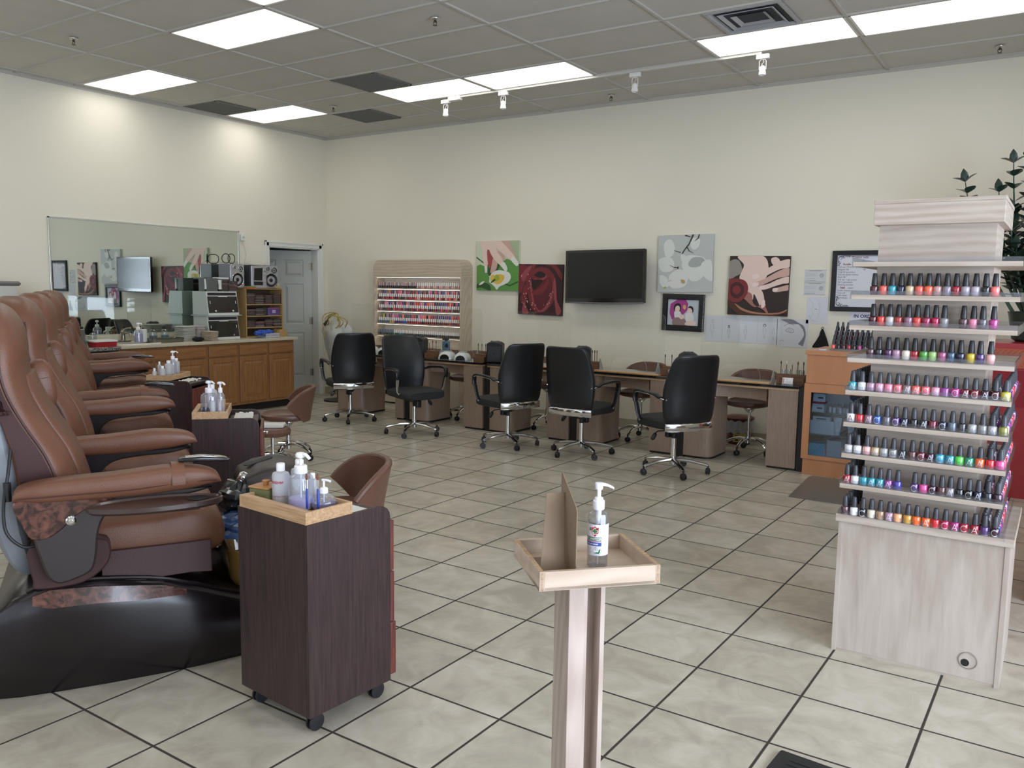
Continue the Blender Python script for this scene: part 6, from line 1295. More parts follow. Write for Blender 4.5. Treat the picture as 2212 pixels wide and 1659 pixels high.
inb('carton', 'pale carton beside the cyan one at the cabinet bottom', 'box', .25, .18, .1655, .12, .16, .14, [P('carton_pale_grey', '#a3aab8', .6)])
tb = None
for x, lab in ((.27, 'white cosmetic tube standing left on the middle glass shelf'), (.38, 'white cosmetic tube at the middle of the glass shelf'), (.46, 'rear white cosmetic tube on the glass shelf')):
    if tb is None:
        tb = q = thing('cosmetic_tube', lab, 'tube', (ox0+x, oy0+.10, .3612), 0, 'white cosmetic tubes in the cabinet')
        MB().cyl(0, 0, 0, .028, .024, 18).build('cap', P('tube_cap', '#b8bdc8', .4), q)
        b = MB(); b.loft([ring((0, 0, z), (1, 0, 0), (0, 1, 0), w_, d_, 18, 1) for z, w_, d_ in ((.030, .024, .024), (.06, .027, .022), (.15, .036, .003))], mi=0); b.box(-.016, .016, -.0235, -.021, .060, .062, 1)
        for k in range(4): b.box(.004, .018, -.021+.004*k*.0, -.0195, .075+.012*k, .078+.012*k, 1)
        b.build('tube_body', [P('tube_white', '#cdd0d6', .35), M_ink2], q, smooth=50)
    else: dup(tb, (ox0+x, oy0+(.10 if x < .45 else .17), .3612), 0, lab)
sb = None
for i, (x, y, h) in enumerate(((.20, .12, .055), (.235, .10, .05), (.26, .14, .065), (.285, .10, .055), (.315, .12, .07), (.345, .09, .045), (.385, .10, .045))):
    lab = f'{ordn(i)} small bottle from the left on the upper glass shelf'
    if sb is None:
        sb = q = thing('sample_bottle', lab, 'small bottle', (ox0+x, oy0+y, .552), 0, 'small bottles on the upper glass shelf'); MB().cyl(0, 0, 0, .045, .012, 12).build('bottle', P('sample_white', '#c9cbd2', .4), q); MB().cyl(0, 0, .045, .08, .008, 12).build('cap', K_CAP, q)
    else: dup(sb, (ox0+x, oy0+y, .552), 0, lab)
# stepped rack of polish on the counter
t = thing('stepped_bottle_rack', 'clear stepped rack holding dark polish bottles on the orange cabinet', 'rack', (7.315, -1.14, 1.0855))
b = MB(); 
for k in range(5): b.box(0, .36, .052*k, .052*k+.050, 0, .012+.036*k)
b.build('steps', CLEAR('rack_acrylic', '#dfe3e6', .10, .05, .10), t, smooth=0)
dk = ['maroon', 'black', 'dark plum', 'dark crimson', 'navy', 'plum brown', 'charcoal', 'maroon']
for k in range(5):
    for j in range(8 if k < 4 else 3):
        nm = dk[(j*3+k*5) % 8]
        if k == 0: nm = ['coral', 'black', 'maroon', 'crimson', 'black', 'magenta', 'charcoal', 'navy'][j]
        polish(nm, 7.34+.043*j-.004*k, -1.115+.052*k, 1.0985+.036*k, 'b', f'{nm} polish, {ordn(j)} from left on the {ordn(k)} step of the counter rack', 'polish bottles in the stepped counter rack')
single('white_note', MB().box(-.03, .03, -.02, .02, 0, .012), M_bx, 'small white card lying beside the stepped bottle rack', 'card', (7.28, -1.22, 1.0855), smooth=0)
# ================================================================== RIGHT SIDE: RED CABINET, PLANT, DESK
M_redc = P('red_lacquer', '#a5333a', .3, coat=.3); M_orc = P('carved_orange_wood', '#b5583a', .45)
t = thing('red_lacquer_cabinet', 'red lacquered cabinet with a carved orange band, right of the display tower', 'cabinet', (8.53, -1.15, 0))
MB().box(0, 1.1, 0, .65, 0, 1.10).build('cabinet_body', M_redc, t, smooth=0); MB().box(-.02, 1.12, -.03, .67, 1.17, 1.21).build('cabinet_top', M_redc, t, smooth=0)
b = MB(); b.box(0, 1.1, -.02, .65, 1.02, 1.17)
for k in range(30):
    x = .01+.036*k
    for z0, dz in ((1.125, .03), (1.06, -.02)): b.tube([(x, -.022, z0), (x+.012, -.026, z0+dz*.6), (x+.030, -.022, z0+dz)], .004, 5)
b.build('carved_band', M_orc, t)
MB().box(0, 1.1, -.012, 0, .72, 1.0).build('red_cloth_front', P('red_cloth', '#8f1f2c', .8), t, smooth=0)
# big potted plant on it
M_leaf = P('zz_leaf_green', '#2a3d33', .28, var=.25, vscale=3, spec=.6); M_stem = P('zz_stem_green', '#46584a', .5)
t = thing('potted_plant', 'large dark green leafy plant rising behind the display tower', 'plant', (8.80, -.80, 1.211))
MB().lathe([(.13, 0), (.16, .02), (.19, .20), (.20, .24), (.185, .24), (.17, .20), (.01, .19)], 28).build('plant_pot', P('dark_green_pot', '#24302b', .3), t)
rp = random.Random(5); stems = MB(); leaves = MB()
def leaf(b, base, d, up_, L_, W_):
    d = d.normalized(); s = d.cross(up_).normalized(); u = s.cross(d); c = []; prof = ((0, .0), (.15, .55), (.4, 1), (.65, .85), (.85, .42), (1, .0)); vs = []
    for tt, w_ in prof:
        p = base+d*L_*tt-u*L_*.18*tt*tt; vs += [tuple(p-s*W_*w_+u*W_*.25*w_), tuple(p), tuple(p+s*W_*w_+u*W_*.25*w_)]
    b.add(vs, [(i*3+k, i*3+k+1, (i+1)*3+k+1, (i+1)*3+k) for i in range(5) for k in (0, 1)])
stem_spec = [(-.56, -.12, 1.27), (-.235, -.1, 1.40), (-.32, -.1, 1.18), (-.12, -.15, 1.42), (-.22, -.3, 1.0), (-.2, -.2, .85), (-.05, -.3, 1.1), (-.10, -.25, 1.0), (.0, -.1, 1.28), (-.2, .1, .95), (.12, -.2, 1.15), (.22, 0, 1.3), (.32, -.15, 1.0), (-.16, -.3, .72), (-.04, -.35, .60), (.1, -.38, .75), (.25, -.3, .85), (.4, .1, 1.1), (-.28, .0, .70), (.05, .2, 1.2)]
for dx, dy, h in stem_spec:
    a = Vector((dx*.25, dy*.25, .2)); e_ = Vector((dx, dy, h)); n = 12
    pts = [a.lerp(e_, i/n)+Vector((dx*.12*math.sin(PI*i/n), dy*.1*math.sin(PI*i/n), .0)) for i in range(n+1)]
    stems.tube(pts, [.016-.012*i/n for i in range(n+1)], 6)
    st = 4 if dx > -.4 else 10
    for i in range(st, n+1):
        for sd in (-1, 1):
            tdir = (pts[min(i+1, n)]-pts[i-1]).normalized(); side = tdir.cross(Vector((math.cos(i*1.1+dx*9), math.sin(i*1.1+dx*9), 0))).normalized()*sd
            leaf(leaves, pts[i], side*1.0+tdir*.75+Vector((rp.uniform(-.2, .2), rp.uniform(-.2, .2), rp.uniform(-.1, .2))), Vector((0, 0, 1)) if abs(side.z) < .9 else Vector((1, 0, 0)), rp.uniform(.10, .14), rp.uniform(.036, .050))
    leaf(leaves, pts[-1], Vector((dx*.3, dy*.3, 1)), Vector((0, 1, 0)), .11, .03)
stems.build('stems', M_stem, t); leaves.build('leaves', M_leaf, t, smooth=70)
# brown reception desk at the right edge
M_desk = P('brown_desk_laminate', '#8b6a58', .45); M_deskt = WOOD('desk_top_maple', '#b98a64', '#c99c76', 'X', 1.2, .4, 6)
t = thing('reception_desk', 'brown reception desk with a lighter top band at the right edge', 'desk', (8.93, -3.70, 0))
MB().box(0, 1.7, 0, .55, 0, .70).build('desk_body', M_desk, t, smooth=0); MB().box(-.012, 1.72, -.02, .57, .70, .80).build('desk_top', M_deskt, t, smooth=0)
M_mag = P('magazine_cover', '#b9bcc4', .4); mag = None
MAGS = [(0, .02, 'lowest magazine of the small pile on the reception desk'), (.010, -.05, 'second magazine up in the pile on the reception desk'), (.020, .04, 'magazine with a dark printed cover on the desk pile'), (.030, -.02, 'topmost magazine of the pile on the reception desk')]
for i, (dz, a, lab) in enumerate(MAGS):
    b = MB(); b.rbox(-.10, .10, -.14, .14, 0, .009, .003, .001, mi=0)
    b.box(-.08, .08, .04, .12, .0088, .0094, 1); b.box(-.0995, -.06, -.10, .02, .0088, .0094, 2 if i % 2 else 1)
    for k in range(6): b.box(-.09+.03*k, -.075+.03*k, -.1405, -.1398, .002, .007, 1)
    single('magazine', b, [M_mag, P('magazine_dark_print', '#24262e', .4), P('magazine_gold_print', '#c6a23e', .4)], lab, 'magazine', (9.04, -3.50, .8005+dz), a, 'magazines on the reception desk', smooth=0)
# ================================================================== MATS
M_mat = P('grey_vinyl_mat', '#6e6a64', .35, var=.06, vscale=3)
single('floor_mat', MB().prism([(0, 0), (.93, .0), (.93, .88), (-.03, .88), (-.05, .80)], 0, .004), M_mat, 'grey floor mat before the orange display cabinet', 'mat', (7.31, -2.20, .0005), smooth=0)
b = MB(); b.rbox(0, .9, -.62, 0, 0, .010, .01, .003); b.box(.05, .85, -.57, -.05, .0095, .012)
for k in range(20): b.box(.05, .85, -.57+.027*k, -.56+.027*k, .012, .014)
single('door_mat', b, P('black_rubber_mat', '#191a1d', .55), 'black ribbed rubber mat cut off by the bottom edge of the photo', 'mat', (8.292, -5.862, .0005), math.radians(-4))
# ================================================================== HAND SANITISER STAND
M_ply = WOOD('birch_plywood', '#ae9884', '#c8b7a6', 'X', 2.0, .5, 6, (.2, .8), rings=.3); M_plyz = WOOD('birch_plywood_upright', '#a39086', '#c2b3a9', 'Z', 2.0, .5, 5, (.2, .8), rings=.4)
M_plye = WOOD('plywood_edge', '#8f7357', '#c0a27e', 'X', 8, .6, 18)
ra = .812
TRZ = .90
t = thing('sanitizer_stand', 'plywood pedestal with a square open tray in the foreground', 'stand', (8.003, -7.005, 0), ra)
WX, DY = .307, .270; zt = .905; zb = .858; th = .012
MB().box(.0, WX, .0, DY, zb, zb+.008).build('tray_floor', M_ply, t, smooth=0)
for a in ((th, WX-th, 0, th), (th, WX-th, DY-th, DY)): MB().box(a[0], a[1], a[2], a[3], zb, zt).build('tray_side', M_ply, t, smooth=0, bevel=.001)
for a in ((0, th, 0, DY), (WX-th, WX, 0, DY)): MB().box(a[0], a[1], a[2], a[3], zb-.0005, zt+.0005).build('tray_side', M_ply, t, smooth=0, bevel=.001)
for x in (0, WX-th):
    b = MB(); b.box(x+.001, x+th-.001, .001, DY-.001, zt+.0004, zt+.0012)
    for k in range(3): b.box(x+.003+.0028*k, x+.0042+.0028*k, -.0006, .0002, zb+.001, zt)
    b.build('ply_edge', M_plye, t, smooth=0)
pc = (.140, .13)
MB().box(pc[0]-.048, pc[0]-.008, pc[1]-.075, pc[1]-.060, .0, zb).build('post_board', M_plyz, t, smooth=0, bevel=.001)
MB().box(pc[0]-.008, pc[0]+.005, pc[1]-.060, pc[1]+.055, .0, zb).build('post_web', M_plyz, t, smooth=0, bevel=.001)
MB().box(pc[0]+.034, pc[0]+.046, pc[1]-.075, pc[1]+.055, .0, zb).build('post_board', M_plyz, t, smooth=0, bevel=.001)
MB().box(pc[0]+.005, pc[0]+.034, pc[1]-.02, pc[1]-.008, .0, zb).build('post_web', M_plyz, t, smooth=0)
MB().box(pc[0]-.048, pc[0]-.042, pc[1]-.060, pc[1]+.055, .0, zb).build('post_board', M_plyz, t, smooth=0)
MB().box(-.02, .29, -.03, .29, 0, .018).build('foot_plate', M_ply, t, smooth=0)
def stl(x, y, z): c_, s_ = math.cos(ra), math.sin(ra); return (8.003+x*c_-y*s_, -7.005+x*s_+y*c_, z)
# sanitiser bottle
q = stl(.188, .130, zb+.0085)
t = thing('sanitizer_bottle', 'clear hand sanitizer pump bottle with a white label, on the plywood tray', 'pump bottle', q, 0)
t.scale = (1.12, 1.12, 1.12)
M_cp = CLEAR('sanitizer_plastic', '#f1f2f3', .09, .03, .05); R0 = .0235
MB().lathe([(R0-.003, 0), (R0, .003), (R0, .120), (R0-.002, .1255), (R0-.010, .131), (.0115, .133), (.011, .138)], 36, cap=False).build('bottle', M_cp, t)
MB().lathe([(R0-.003, .0015), (R0-.0012, .003), (R0-.0012, .108), (.001, .108)], 32).build('sanitizer_gel', CLEAR('sanitizer_gel', '#f0f2f5', .04, .02, .0), t)
b = MB(); n = 40; a0, a1 = -2.75, -.10; Rl = R0+.0004
ca_ = math.atan2(CAM.y-q[1], CAM.x-q[0]) if False else -PI*.36
def lab_pt(u, v): a = ca_+u/Rl; return (Rl*math.cos(a), Rl*math.sin(a), v)
def lab_pt2(k): return lambda u, v: ((Rl+k)*math.cos(ca_+u/Rl), (Rl+k)*math.sin(ca_+u/Rl), v)
def lpatch(mi, u0, u1, v0, v1, k=0.0):
    m_ = max(2, int(abs(u1-u0)/.002)); f_ = lab_pt2(k); b.add([f_(u0+(u1-u0)*i/m_, v) for v in (v0, v1) for i in range(m_+1)], [(i, i+1, m_+2+i, m_+1+i) for i in range(m_)], mi)
lpatch(0, -.046, .040, .031, .103)
# shield
k1, k2, k3 = lab_pt2(.0003), lab_pt2(.0005), lab_pt2(.0007)
sh = [(-.0085, .097), (-.004, .096), (0, .0995), (.004, .096), (.0085, .097), (.0085, .085), (.005, .079), (0, .075), (-.005, .079), (-.0085, .085)]
su = -.006
b.add([k1(su+u, v) for u, v in sh], [tuple(range(10))], 1)
def cross(s, mi, kk):
    for u0, u1, v0, v1 in ((-s*.32, s*.32, -s, s), (-s, -s*.32, -s*.32, s*.32), (s*.32, s, -s*.32, s*.32)): b.add([kk(su+u0, .088+v0), kk(su+u1, .088+v0), kk(su+u1, .088+v1), kk(su+u0, .088+v1)], [(0, 1, 2, 3)], mi)
cross(.0075, 4, k2); cross(.0058, 2, k3)
lpatch(2, -.046, .0095, .0655, .0740, .0003); text_into(b, 'HAND SANITIZER', -.0385, .0672, .0075, 0, lab_pt2(.0006), sx=.80, bold=.0002)
lpatch(1, -.046, .0095, .0632, .0645, .0003); lpatch(3, -.046, .0095, .0535, .0622, .0003); text_into(b, 'KILLS 99.9% OF GERMS', -.0395, .0560, .0052, 0, lab_pt2(.0006), sx=.80, bold=.00015)
text_into(b, '&', -.0205, .0885, .011, 5, lab_pt2(.0006)); text_into(b, 'Aloe', -.0055, .0480, .004, 2, lab_pt2(.0006)); text_into(b, 'Vera', -.0055, .0440, .004, 2, lab_pt2(.0006))
for i in range(28):
    A_, B_ = 2*PI*i/28, 2*PI*(i+1)/28; cu, cv, rr = 0.0, .0425, .0098
    b.add([lab_pt2(.0004)(cu+rr*math.cos(x_)*k_, cv+rr*math.sin(x_)*k_) for x_, k_ in ((A_, 1), (B_, 1), (B_, .94), (A_, .94))], [(0, 1, 2, 3)], 6)
for pts in ([(-.006, .0365), (.004, .036), (.006, .039), (-.001, .0395), (-.006, .038)], [(.002, .038), (.005, .047), (.0075, .046), (.006, .038)]): b.add([lab_pt2(.0006)(u, v) for u, v in pts], [tuple(range(len(pts)))], 2)
for k in range(20): lpatch(6, .0185, .0265-.002*(k % 3 == 0), .044+.0026*k, .0448+.0026*k, .0004)
for k in range(4): lpatch(6, -.028, -.013-.003*(k % 2), .047-.004*k, .0476-.004*k, .0004)
b.build('label', [P('label_white', '#e3e4ee', .45), P('label_red', '#b82a38', .45), P('label_green', '#2f7448', .45), P('label_blue', '#2c49a0', .45), P('label_cream', '#ece8c8', .45), P('label_dark', '#23302e', .5), P('label_grey', '#8e93a0', .5)], t, smooth=60)
M_pw = P('pump_white', '#eceefa', .32)
b = MB(); b.lathe([(.0125, .134), (.0135, .136), (.0135, .154), (.0105, .156), (.0095, .161), (.006, .163)], 28); b.cyl(0, 0, .115, .134, .0068, 16); b.cyl(0, 0, .100, .116, .0048, 12); b.cyl(0, 0, .004, .1, .002, 8); b.build('pump_collar', M_pw, t)
b = MB(); b.lathe([(.0042, .160), (.0048, .176), (.0050, .182)], 14); b.lathe([(.0085, .181), (.0090, .184), (.0090, .189), (.0095, .192), (.0088, .1955), (.003, .196)], 20)
hd = -.15+PI*.18; b.loft([ring((r_*math.cos(hd), r_*math.sin(hd), z_), (-math.sin(hd), math.cos(hd), 0), (0, 0, 1), w_, h_, 12, .7) for r_, z_, w_, h_ in ((.0, .1915, .0085, .0038), (.010, .1925, .0062, .0034), (.020, .1905, .0048, .0030), (.030, .1865, .0040, .0026), (.034, .184, .0036, .0022))]); b.build('pump_head', M_pw, t)
# cardboard literature holder
M_card = P('brown_cardboard', '#84715e', .8, var=.05, vscale=10)
q = stl(.013, .02, zb+.0085)
t = thing('cardboard_holder', 'open brown cardboard sign seen from behind, in the plywood tray', 'cardboard holder', q, ra)
t.scale = (.95, 1.0, 1.14)
# folded card: sloping back, vertical fin, base
MB().loft([[(.0, .010, 0), (.092, .020, 0), (.098, .20, .0), (.0, .20, 0)], [(.0, .010, .0015), (.092, .020, .0015), (.098, .20, .0015), (.0, .20, .0015)]]).build('card_base', M_card, t, smooth=0)
MB().loft([[(.012, .07, 0), (.080, .07, 0), (.080, .0715, 0), (.012, .0715, 0)], [(.040, .115, .172), (.088, .115, .172), (.088, .1165, .172), (.040, .1165, .172)]]).build('card_back', M_card, t, smooth=0)
MB().prism([(.018, 0), (.018, .150), (.026, .158), (.150, .212), (.155, .210), (.155, 0)], .0925, .0945, 'X').build('card_fin', M_card, t, smooth=0)
MB().loft([[(.080, .0705, 0), (.0925, .072, 0), (.0925, .074, 0), (.080, .0725, 0)], [(.088, .1155, .172), (.0925, .117, .172), (.0925, .119, .172), (.088, .1175, .172)]]).build('card_fold', M_card, t, smooth=0)
# ================================================================== SINK WALL
M_oak = WOOD('honey_oak', '#7d5433', '#956a3f', 'Z', 2.2, .42, 12, (.28, .72)); M_oakx = WOOD('honey_oak_flat', '#7d5433', '#956a3f', 'Y', 2.2, .42, 12, (.28, .72))
M_kick = P('black_toe_kick', '#15120f', .6)
bays = [(-3.60, -2.945, 'wide oak sink cabinet at the left of the counter'), (-2.945, -2.51, 'second oak base cabinet from the left'), (-2.51, -2.07, 'third oak base cabinet from the left'), (-2.07, -1.615, 'fourth oak base cabinet from the left'), (-1.615, -1.185, 'rightmost oak base cabinet, beside the door')]
for y0, y1, lab in bays:
    t = thing('base_cabinet', lab, 'cabinet', (0, y0, 0), 0, 'oak base cabinets'); w_ = y1-y0
    MB().box(.02, .600, 0, w_, .10, .868).build('cabinet_body', M_oak, t, smooth=0); MB().box(.02, .54, .0, w_, 0, .10).build('toe_kick', M_kick, t, smooth=0)
    f = MB(); q = [(.022, .715), (w_-.022, .715), (w_-.022, .842), (.022, .842)]
    f.loft([[(.6005, y, z) for y, z in q], [(.616, y, z) for y, z in q], [(.619, y, z) for y, z in inset(q, .005)]]); f.build('drawer_front', M_oakx, t, smooth=0)
    q = [(.022, .135), (w_-.022, .135), (w_-.022, .692), (.022, .692)]
    f = MB(); f.loft([[(.6005, y, z) for y, z in q], [(.616, y, z) for y, z in q], [(.619, y, z) for y, z in inset(q, .005)], [(.619, y, z) for y, z in inset(q, .052)], [(.612, y, z) for y, z in inset(q, .058)], [(.612, y, z) for y, z in inset(q, .064)], [(.6185, y, z) for y, z in inset(q, .088)]]); f.build('door', M_oak, t, smooth=0)
M_ctop = P('cream_laminate_top', '#bdb5a0', .35, var=.05, vscale=40)
b = MB(); b.box(.005, .645, -3.595, -1.145, .870, .905)
b.box(.005, .022, -3.595, -1.145, .905, .985)
single('worktop', b, M_ctop, 'long cream worktop with a low splashback over the oak cabinets', 'worktop', smooth=0, bevel=.006)
M_gran2 = None
def speck():
    mt, t, b, ln = nt('speckled_granite'); setp(b, rough=.25, coat=.3); N = t.nodes.new; tc = N('ShaderNodeTexCoord'); v = N('ShaderNodeTexVoronoi'); v.inputs['Scale'].default_value = 110; ln(tc.outputs['Object'], v.inputs['Vector'])
    r = N('ShaderNodeValToRGB'); e = r.color_ramp.elements; e[0].color = (*srgb('#3a3532'), 1); e[1].color = (*srgb('#a69f98'), 1); e[0].position = .2; e[1].position = .8; ln(v.outputs['Color'], r.inputs[0]); ln(r.outputs[0], b.inputs['Base Color']); return mt
t = thing('granite_counter', 'small dark cabinet with a speckled granite top, left of the oak cabinets', 'counter', (0, -4.10, 0))
MB().box(.02, .60, .0, .495, .0, .862).build('dark_body', P('counter_charcoal', '#2c2b2c', .4), t, smooth=0); MB().box(.58, .603, -.002, .09, .0, .862).build('grey_end_strip', P('counter_grey', '#6f716f', .4), t, smooth=0); MB().box(.005, .63, -.02, .500, .862, .900).build('granite_top', speck(), t, smooth=0, bevel=.003)
# sink and tap
M_sink = P('white_sink_enamel', '#cfcabb', .2, coat=.3)
t = thing('sink', 'white oval drop-in sink in the left of the worktop', 'sink', (.33, -3.31, .9052)); o_ = rrect(-.23, .25, -.27, .29, .12, 6)
b = MB(); b.loft([[(x, y, 0) for x, y in o_], [(x, y, .010) for x, y in inset(o_, .006)], [(x, y, .012) for x, y in inset(o_, .03)], [(x, y, .004) for x, y in inset(o_, .045)], [(x, y, .0012) for x, y in inset(o_, .09)]], cap=True); b.build('sink_rim', M_sink, t, smooth=50)
t = thing('tap', 'brushed metal single lever tap behind the sink', 'tap', (.13, -3.26, .918)); M_br = P('brushed_nickel', '#8f8b80', .28, .9)
b = MB(); b.rbox(-.025, .025, -.09, .09, 0, .012, .02, .003); b.lathe([(.028, .01), (.024, .03), (.022, .09), (.026, .11), (.018, .125)], 18); b.tube(spline([(.0, 0, .07), (.06, 0, .10), (.13, 0, .09), (.15, 0, .06)], 4), .012, 10); b.build('spout', M_br, t)
b = MB(); b.tube([(0, 0, .12), (.02, .03, .145), (.045, .075, .155)], [.012, .009, .007], 8); b.build('lever', M_br, t)
# mirror
M_mir = P('mirror_silver', '#d3dad5', .015, 1.0)
t = thing('wall_mirror', 'wide wall mirror above the sink counter reflecting the canvases', 'mirror', (0, 0, 0))
MB().box(.004, .010, -3.965, -1.560, .99, 2.245).build('mirror_glass', M_mir, t, smooth=0)
b = MB(); M_mf = P('mirror_channel', '#c9ccc6', .25, .6)
b.box(.003, .018, -3.98, -3.962, .985, 2.262); b.box(.003, .018, -1.563, -1.545, .985, 2.262); b.box(.003, .018, -3.98, -1.545, 2.245, 2.262); b.box(.003, .018, -3.98, -1.545, .985, .995); b.build('mirror_frame', M_mf, t, smooth=0, bevel=.002)
# sensor and cord
t = thing('wall_sensor', 'small white sensor box at the top right corner of the mirror', 'sensor', (.002, -1.49, 2.185)); b = MB(); b.rbox(-.032, .032, -.045, .045, 0, .028, .012, .004); o = b.build('sensor_body', P('sensor_white', '#d9dcd6', .4), t); o.rotation_euler = (PI/2, 0, PI/2); b = MB(); b.at((.030, .0, 0), ry=PI/2).lathe([(.012, 0), (.012, .003), (.001, .003)], 16); b.build('sensor_lens', P('lens_grey', '#a9aca8', .3), t)
b = MB(); b.tube(spline([(.012, -1.50, 2.14), (.012, -1.46, 2.05), (.010, -1.44, 1.95), (.012, -1.47, 1.86), (.02, -1.46, 1.72)], 4), .003, 5); single('sensor_cord', b, P('cord_white', '#cdc8ba', .5), 'thin white cord hanging down from the wall sensor', 'cord')
WZ = .9055
# ---- CD rack
M_crk = WOOD('tan_rack_wood', '#a0804e', '#b59463', 'Z', 3, .45)
t = thing('cd_rack', 'tan wooden four shelf disc rack standing at the right of the worktop', 'shelf rack', (.10, -1.725, WZ)); Wr, Dr, Hr = .60, .24, .625
for a in ((0, .014), (Wr-.014, Wr)): MB().box(0, Dr, a[0], a[1], 0, Hr).build('rack_side', M_crk, t, smooth=0)
for z in (.0, .115, .262, .41, Hr-.014): MB().box(.0, Dr-.001, .014, Wr-.014, z, z+.012).build('rack_shelf', M_crk, t, smooth=0)
MB().box(0, .006, .014, Wr-.014, .012, Hr-.014).build('rack_back', P('rack_back_dark', '#574736', .6), t, smooth=0)
rc = random.Random(9); cdm = [P('cd_dark', '#2d2628', .3), P('cd_brown', '#3a2a28', .35), P('cd_grey', '#6d6865', .3), P('cd_maroon', '#5b2a2c', .35), P('cd_black', '#1b191b', .25)]
cds = {}
def disc_case(mi):
    if mi not in cds:
        b = MB(); b.box(-.062, .062, -.070, .070, 0, .0105, 0); b.box(.0621, .0625, -.05, .05, .004, .0065, 1); o = b.build('c', [cdm[mi], P('cd_print', '#77706a', .5)], smooth=0); cds[mi] = o.data; bpy.data.objects.remove(o)
    return cds[mi]
SHN = ['bottom', 'third', 'second', 'top']
def cdstack(x, y, z, n, where, name='disc_case'):
    for k in range(n):
        o = bpy.data.objects.new(name, disc_case(rc.choice([0, 0, 1, 1, 3, 4, 2]))); COL.objects.link(o); o.location = (x+rc.uniform(-.004, .004), y+rc.uniform(-.003, .003), z+.0108*k); o.rotation_euler = (0, 0, rc.uniform(-.03, .03)); tag(o, f'disc case, {ordn(k)} from bottom, {where}', 'disc case', 'stacked disc cases')
for si, (z, h) in enumerate(((.127, .13), (.274, .13), (.422, .18))):
    for k in range(3 if si == 1 else 4):
        if si == 1 and k > 1: continue
        n = rc.randint(7, 9) if si < 2 else rc.randint(11, 13) ; pos = ['left', 'second', 'third', 'right'][k]
        cdstack(.10+.165, -1.725+.09+.143*k if k < 4 else 0, WZ+z+.0005, n, f'{pos} stack, {SHN[si+1]} shelf of the disc rack')
b = MB(); b.rbox(-.05, .05, -.09, .09, 0, .10, .004, .002, mi=0); b.box(.0501, .0506, -.08, .08, .012, .088, 1); b.box(.0502, .0508, -.03, .03, .03, .07, 2); b.box(.0501, .0507, -.088, .088, .088, .098, 3)
single('gift_tin', b, [P('tin_violet', '#6e5a90', .35), P('tin_purple', '#59427e', .35), P('tin_print', '#a79ac4', .35), P('tin_pink', '#b04a70', .35)], 'purple box on the second shelf of the disc rack', 'box', (.27, -1.26, WZ+.2745), smooth=0)
single('green_pouch', MB().rbox(-.04, .04, -.035, .035, 0, .105, .015, .01), P('dark_green_cloth', '#3a4630', .7), 'dark green pouch beside the purple box in the disc rack', 'pouch', (.265, -1.395, WZ+.2745))
# box at the right foot of the rack + gloves basket
b = MB(); b.box(0, .10, 0, .13, 0, .088); single('wooden_box', b, M_crk, 'small tan wooden box at the right foot of the disc rack', 'box', (.345, -1.29, WZ), smooth=0)
t = thing('plastic_basket', 'white slotted plastic basket holding blue gloves on the worktop', 'basket', (.50, -1.50, WZ), 0); M_bsk = P('basket_white', '#c3c6ce', .35); bw, bd, bh = .115, .075, .055
b = MB(); b.box(-bd, bd, -bw, bw, 0, .004)
for a in ((-bd, -bd+.003, -bw, bw), (bd-.003, bd, -bw, bw), (-bd, bd, -bw, -bw+.003), (-bd, bd, bw-.003, bw)): b.box(a[0], a[1], a[2], a[3], 0, .014); b.box(a[0]-.003, a[1]+.003, a[2]-.003, a[3]+.003, bh-.010, bh)
for k in range(19):
    y = -bw+.012*k+.004; b.box(bd-.003, bd, y, y+.0055, .014, bh-.01); b.box(-bd, -bd+.003, y, y+.0055, .014, bh-.01)
b.build('basket_body', M_bsk, t, smooth=0); 
o = crumple(13, .065, .13, .045, 30).build('blue_gloves', P('nitrile_blue', '#2d55ad', .45, var=.2, vscale=14), smooth=25); o.location = (.49, -1.57, WZ+.055); tag(o, 'tangled blue disposable gloves spilling over the white basket', 'gloves')
tw = None
for y, lab in ((-1.315, 'left small metal tool standing behind the glove basket'), (-1.295, 'right small metal tool standing behind the glove basket')):
    if tw is None: tw = single('metal_tool', MB().box(-.002, .002, -.005, .005, 0, .10), P('steel_tool', '#a5a5a0', .25, .9), lab, 'tool', (.40, y, WZ), group='metal tools behind the basket', smooth=0)
    else: q = tw.copy(); COL.objects.link(q); q.location.y = y; q['label'] = lab
# ---- stereo set on the disc rack
SZ0 = WZ+.6255; M_sil = P('stereo_silver', '#b6b8be', .25, .6); M_spk = P('speaker_cabinet_grey', '#6f7176', .45); M_cone = P('speaker_cone_black', '#111113', .5)
def speaker_box(label, y, x=.20):
    t = thing('loudspeaker', label, 'loudspeaker', (x, y, SZ0), 0, 'silver stereo loudspeakers'); w_, h_ = .105, .30
    MB().box(-.12, .095, -w_, w_, 0, h_).build('cabinet', M_spk, t, smooth=0, bevel=.004)
    b = MB(); b.at((.095, 0, 0), ry=PI/2); b.prism([(-x_, y_) for x_, y_ in rrect(.004, h_-.004, -w_+.002, w_-.002, .02, 3)], 0, .02, 'Z', .004); b.build('silver_front', M_sil, t)
    for z, y_, r_ in ((.105, 0, .078), (.235, .045, .034), (.255, -.045, .020)):
        b = MB(); b.at((.114, y_, z), ry=PI/2).lathe([(r_*1.12, 0), (r_*1.1, .006), (r_, .007), (r_*.9, .002), (r_*.35, -.001), (r_*.25, .006), (.001, .008)], 26); b.build('driver', M_cone, t)
        b = MB(); b.at((.116, y_, z), ry=PI/2).tube([(r_*1.1*math.cos(2*PI*k/26), r_*1.1*math.sin(2*PI*k/26), .004) for k in range(26)], .004, 6, closed=True); b.build('driver_ring', M_chr, t)
    return t
s1 = speaker_box('left silver stereo loudspeaker above the disc rack', -1.82)
dup(s1, (.18, -1.25, SZ0), -.2, 'right stereo loudspeaker, half hidden behind the silver stereo')
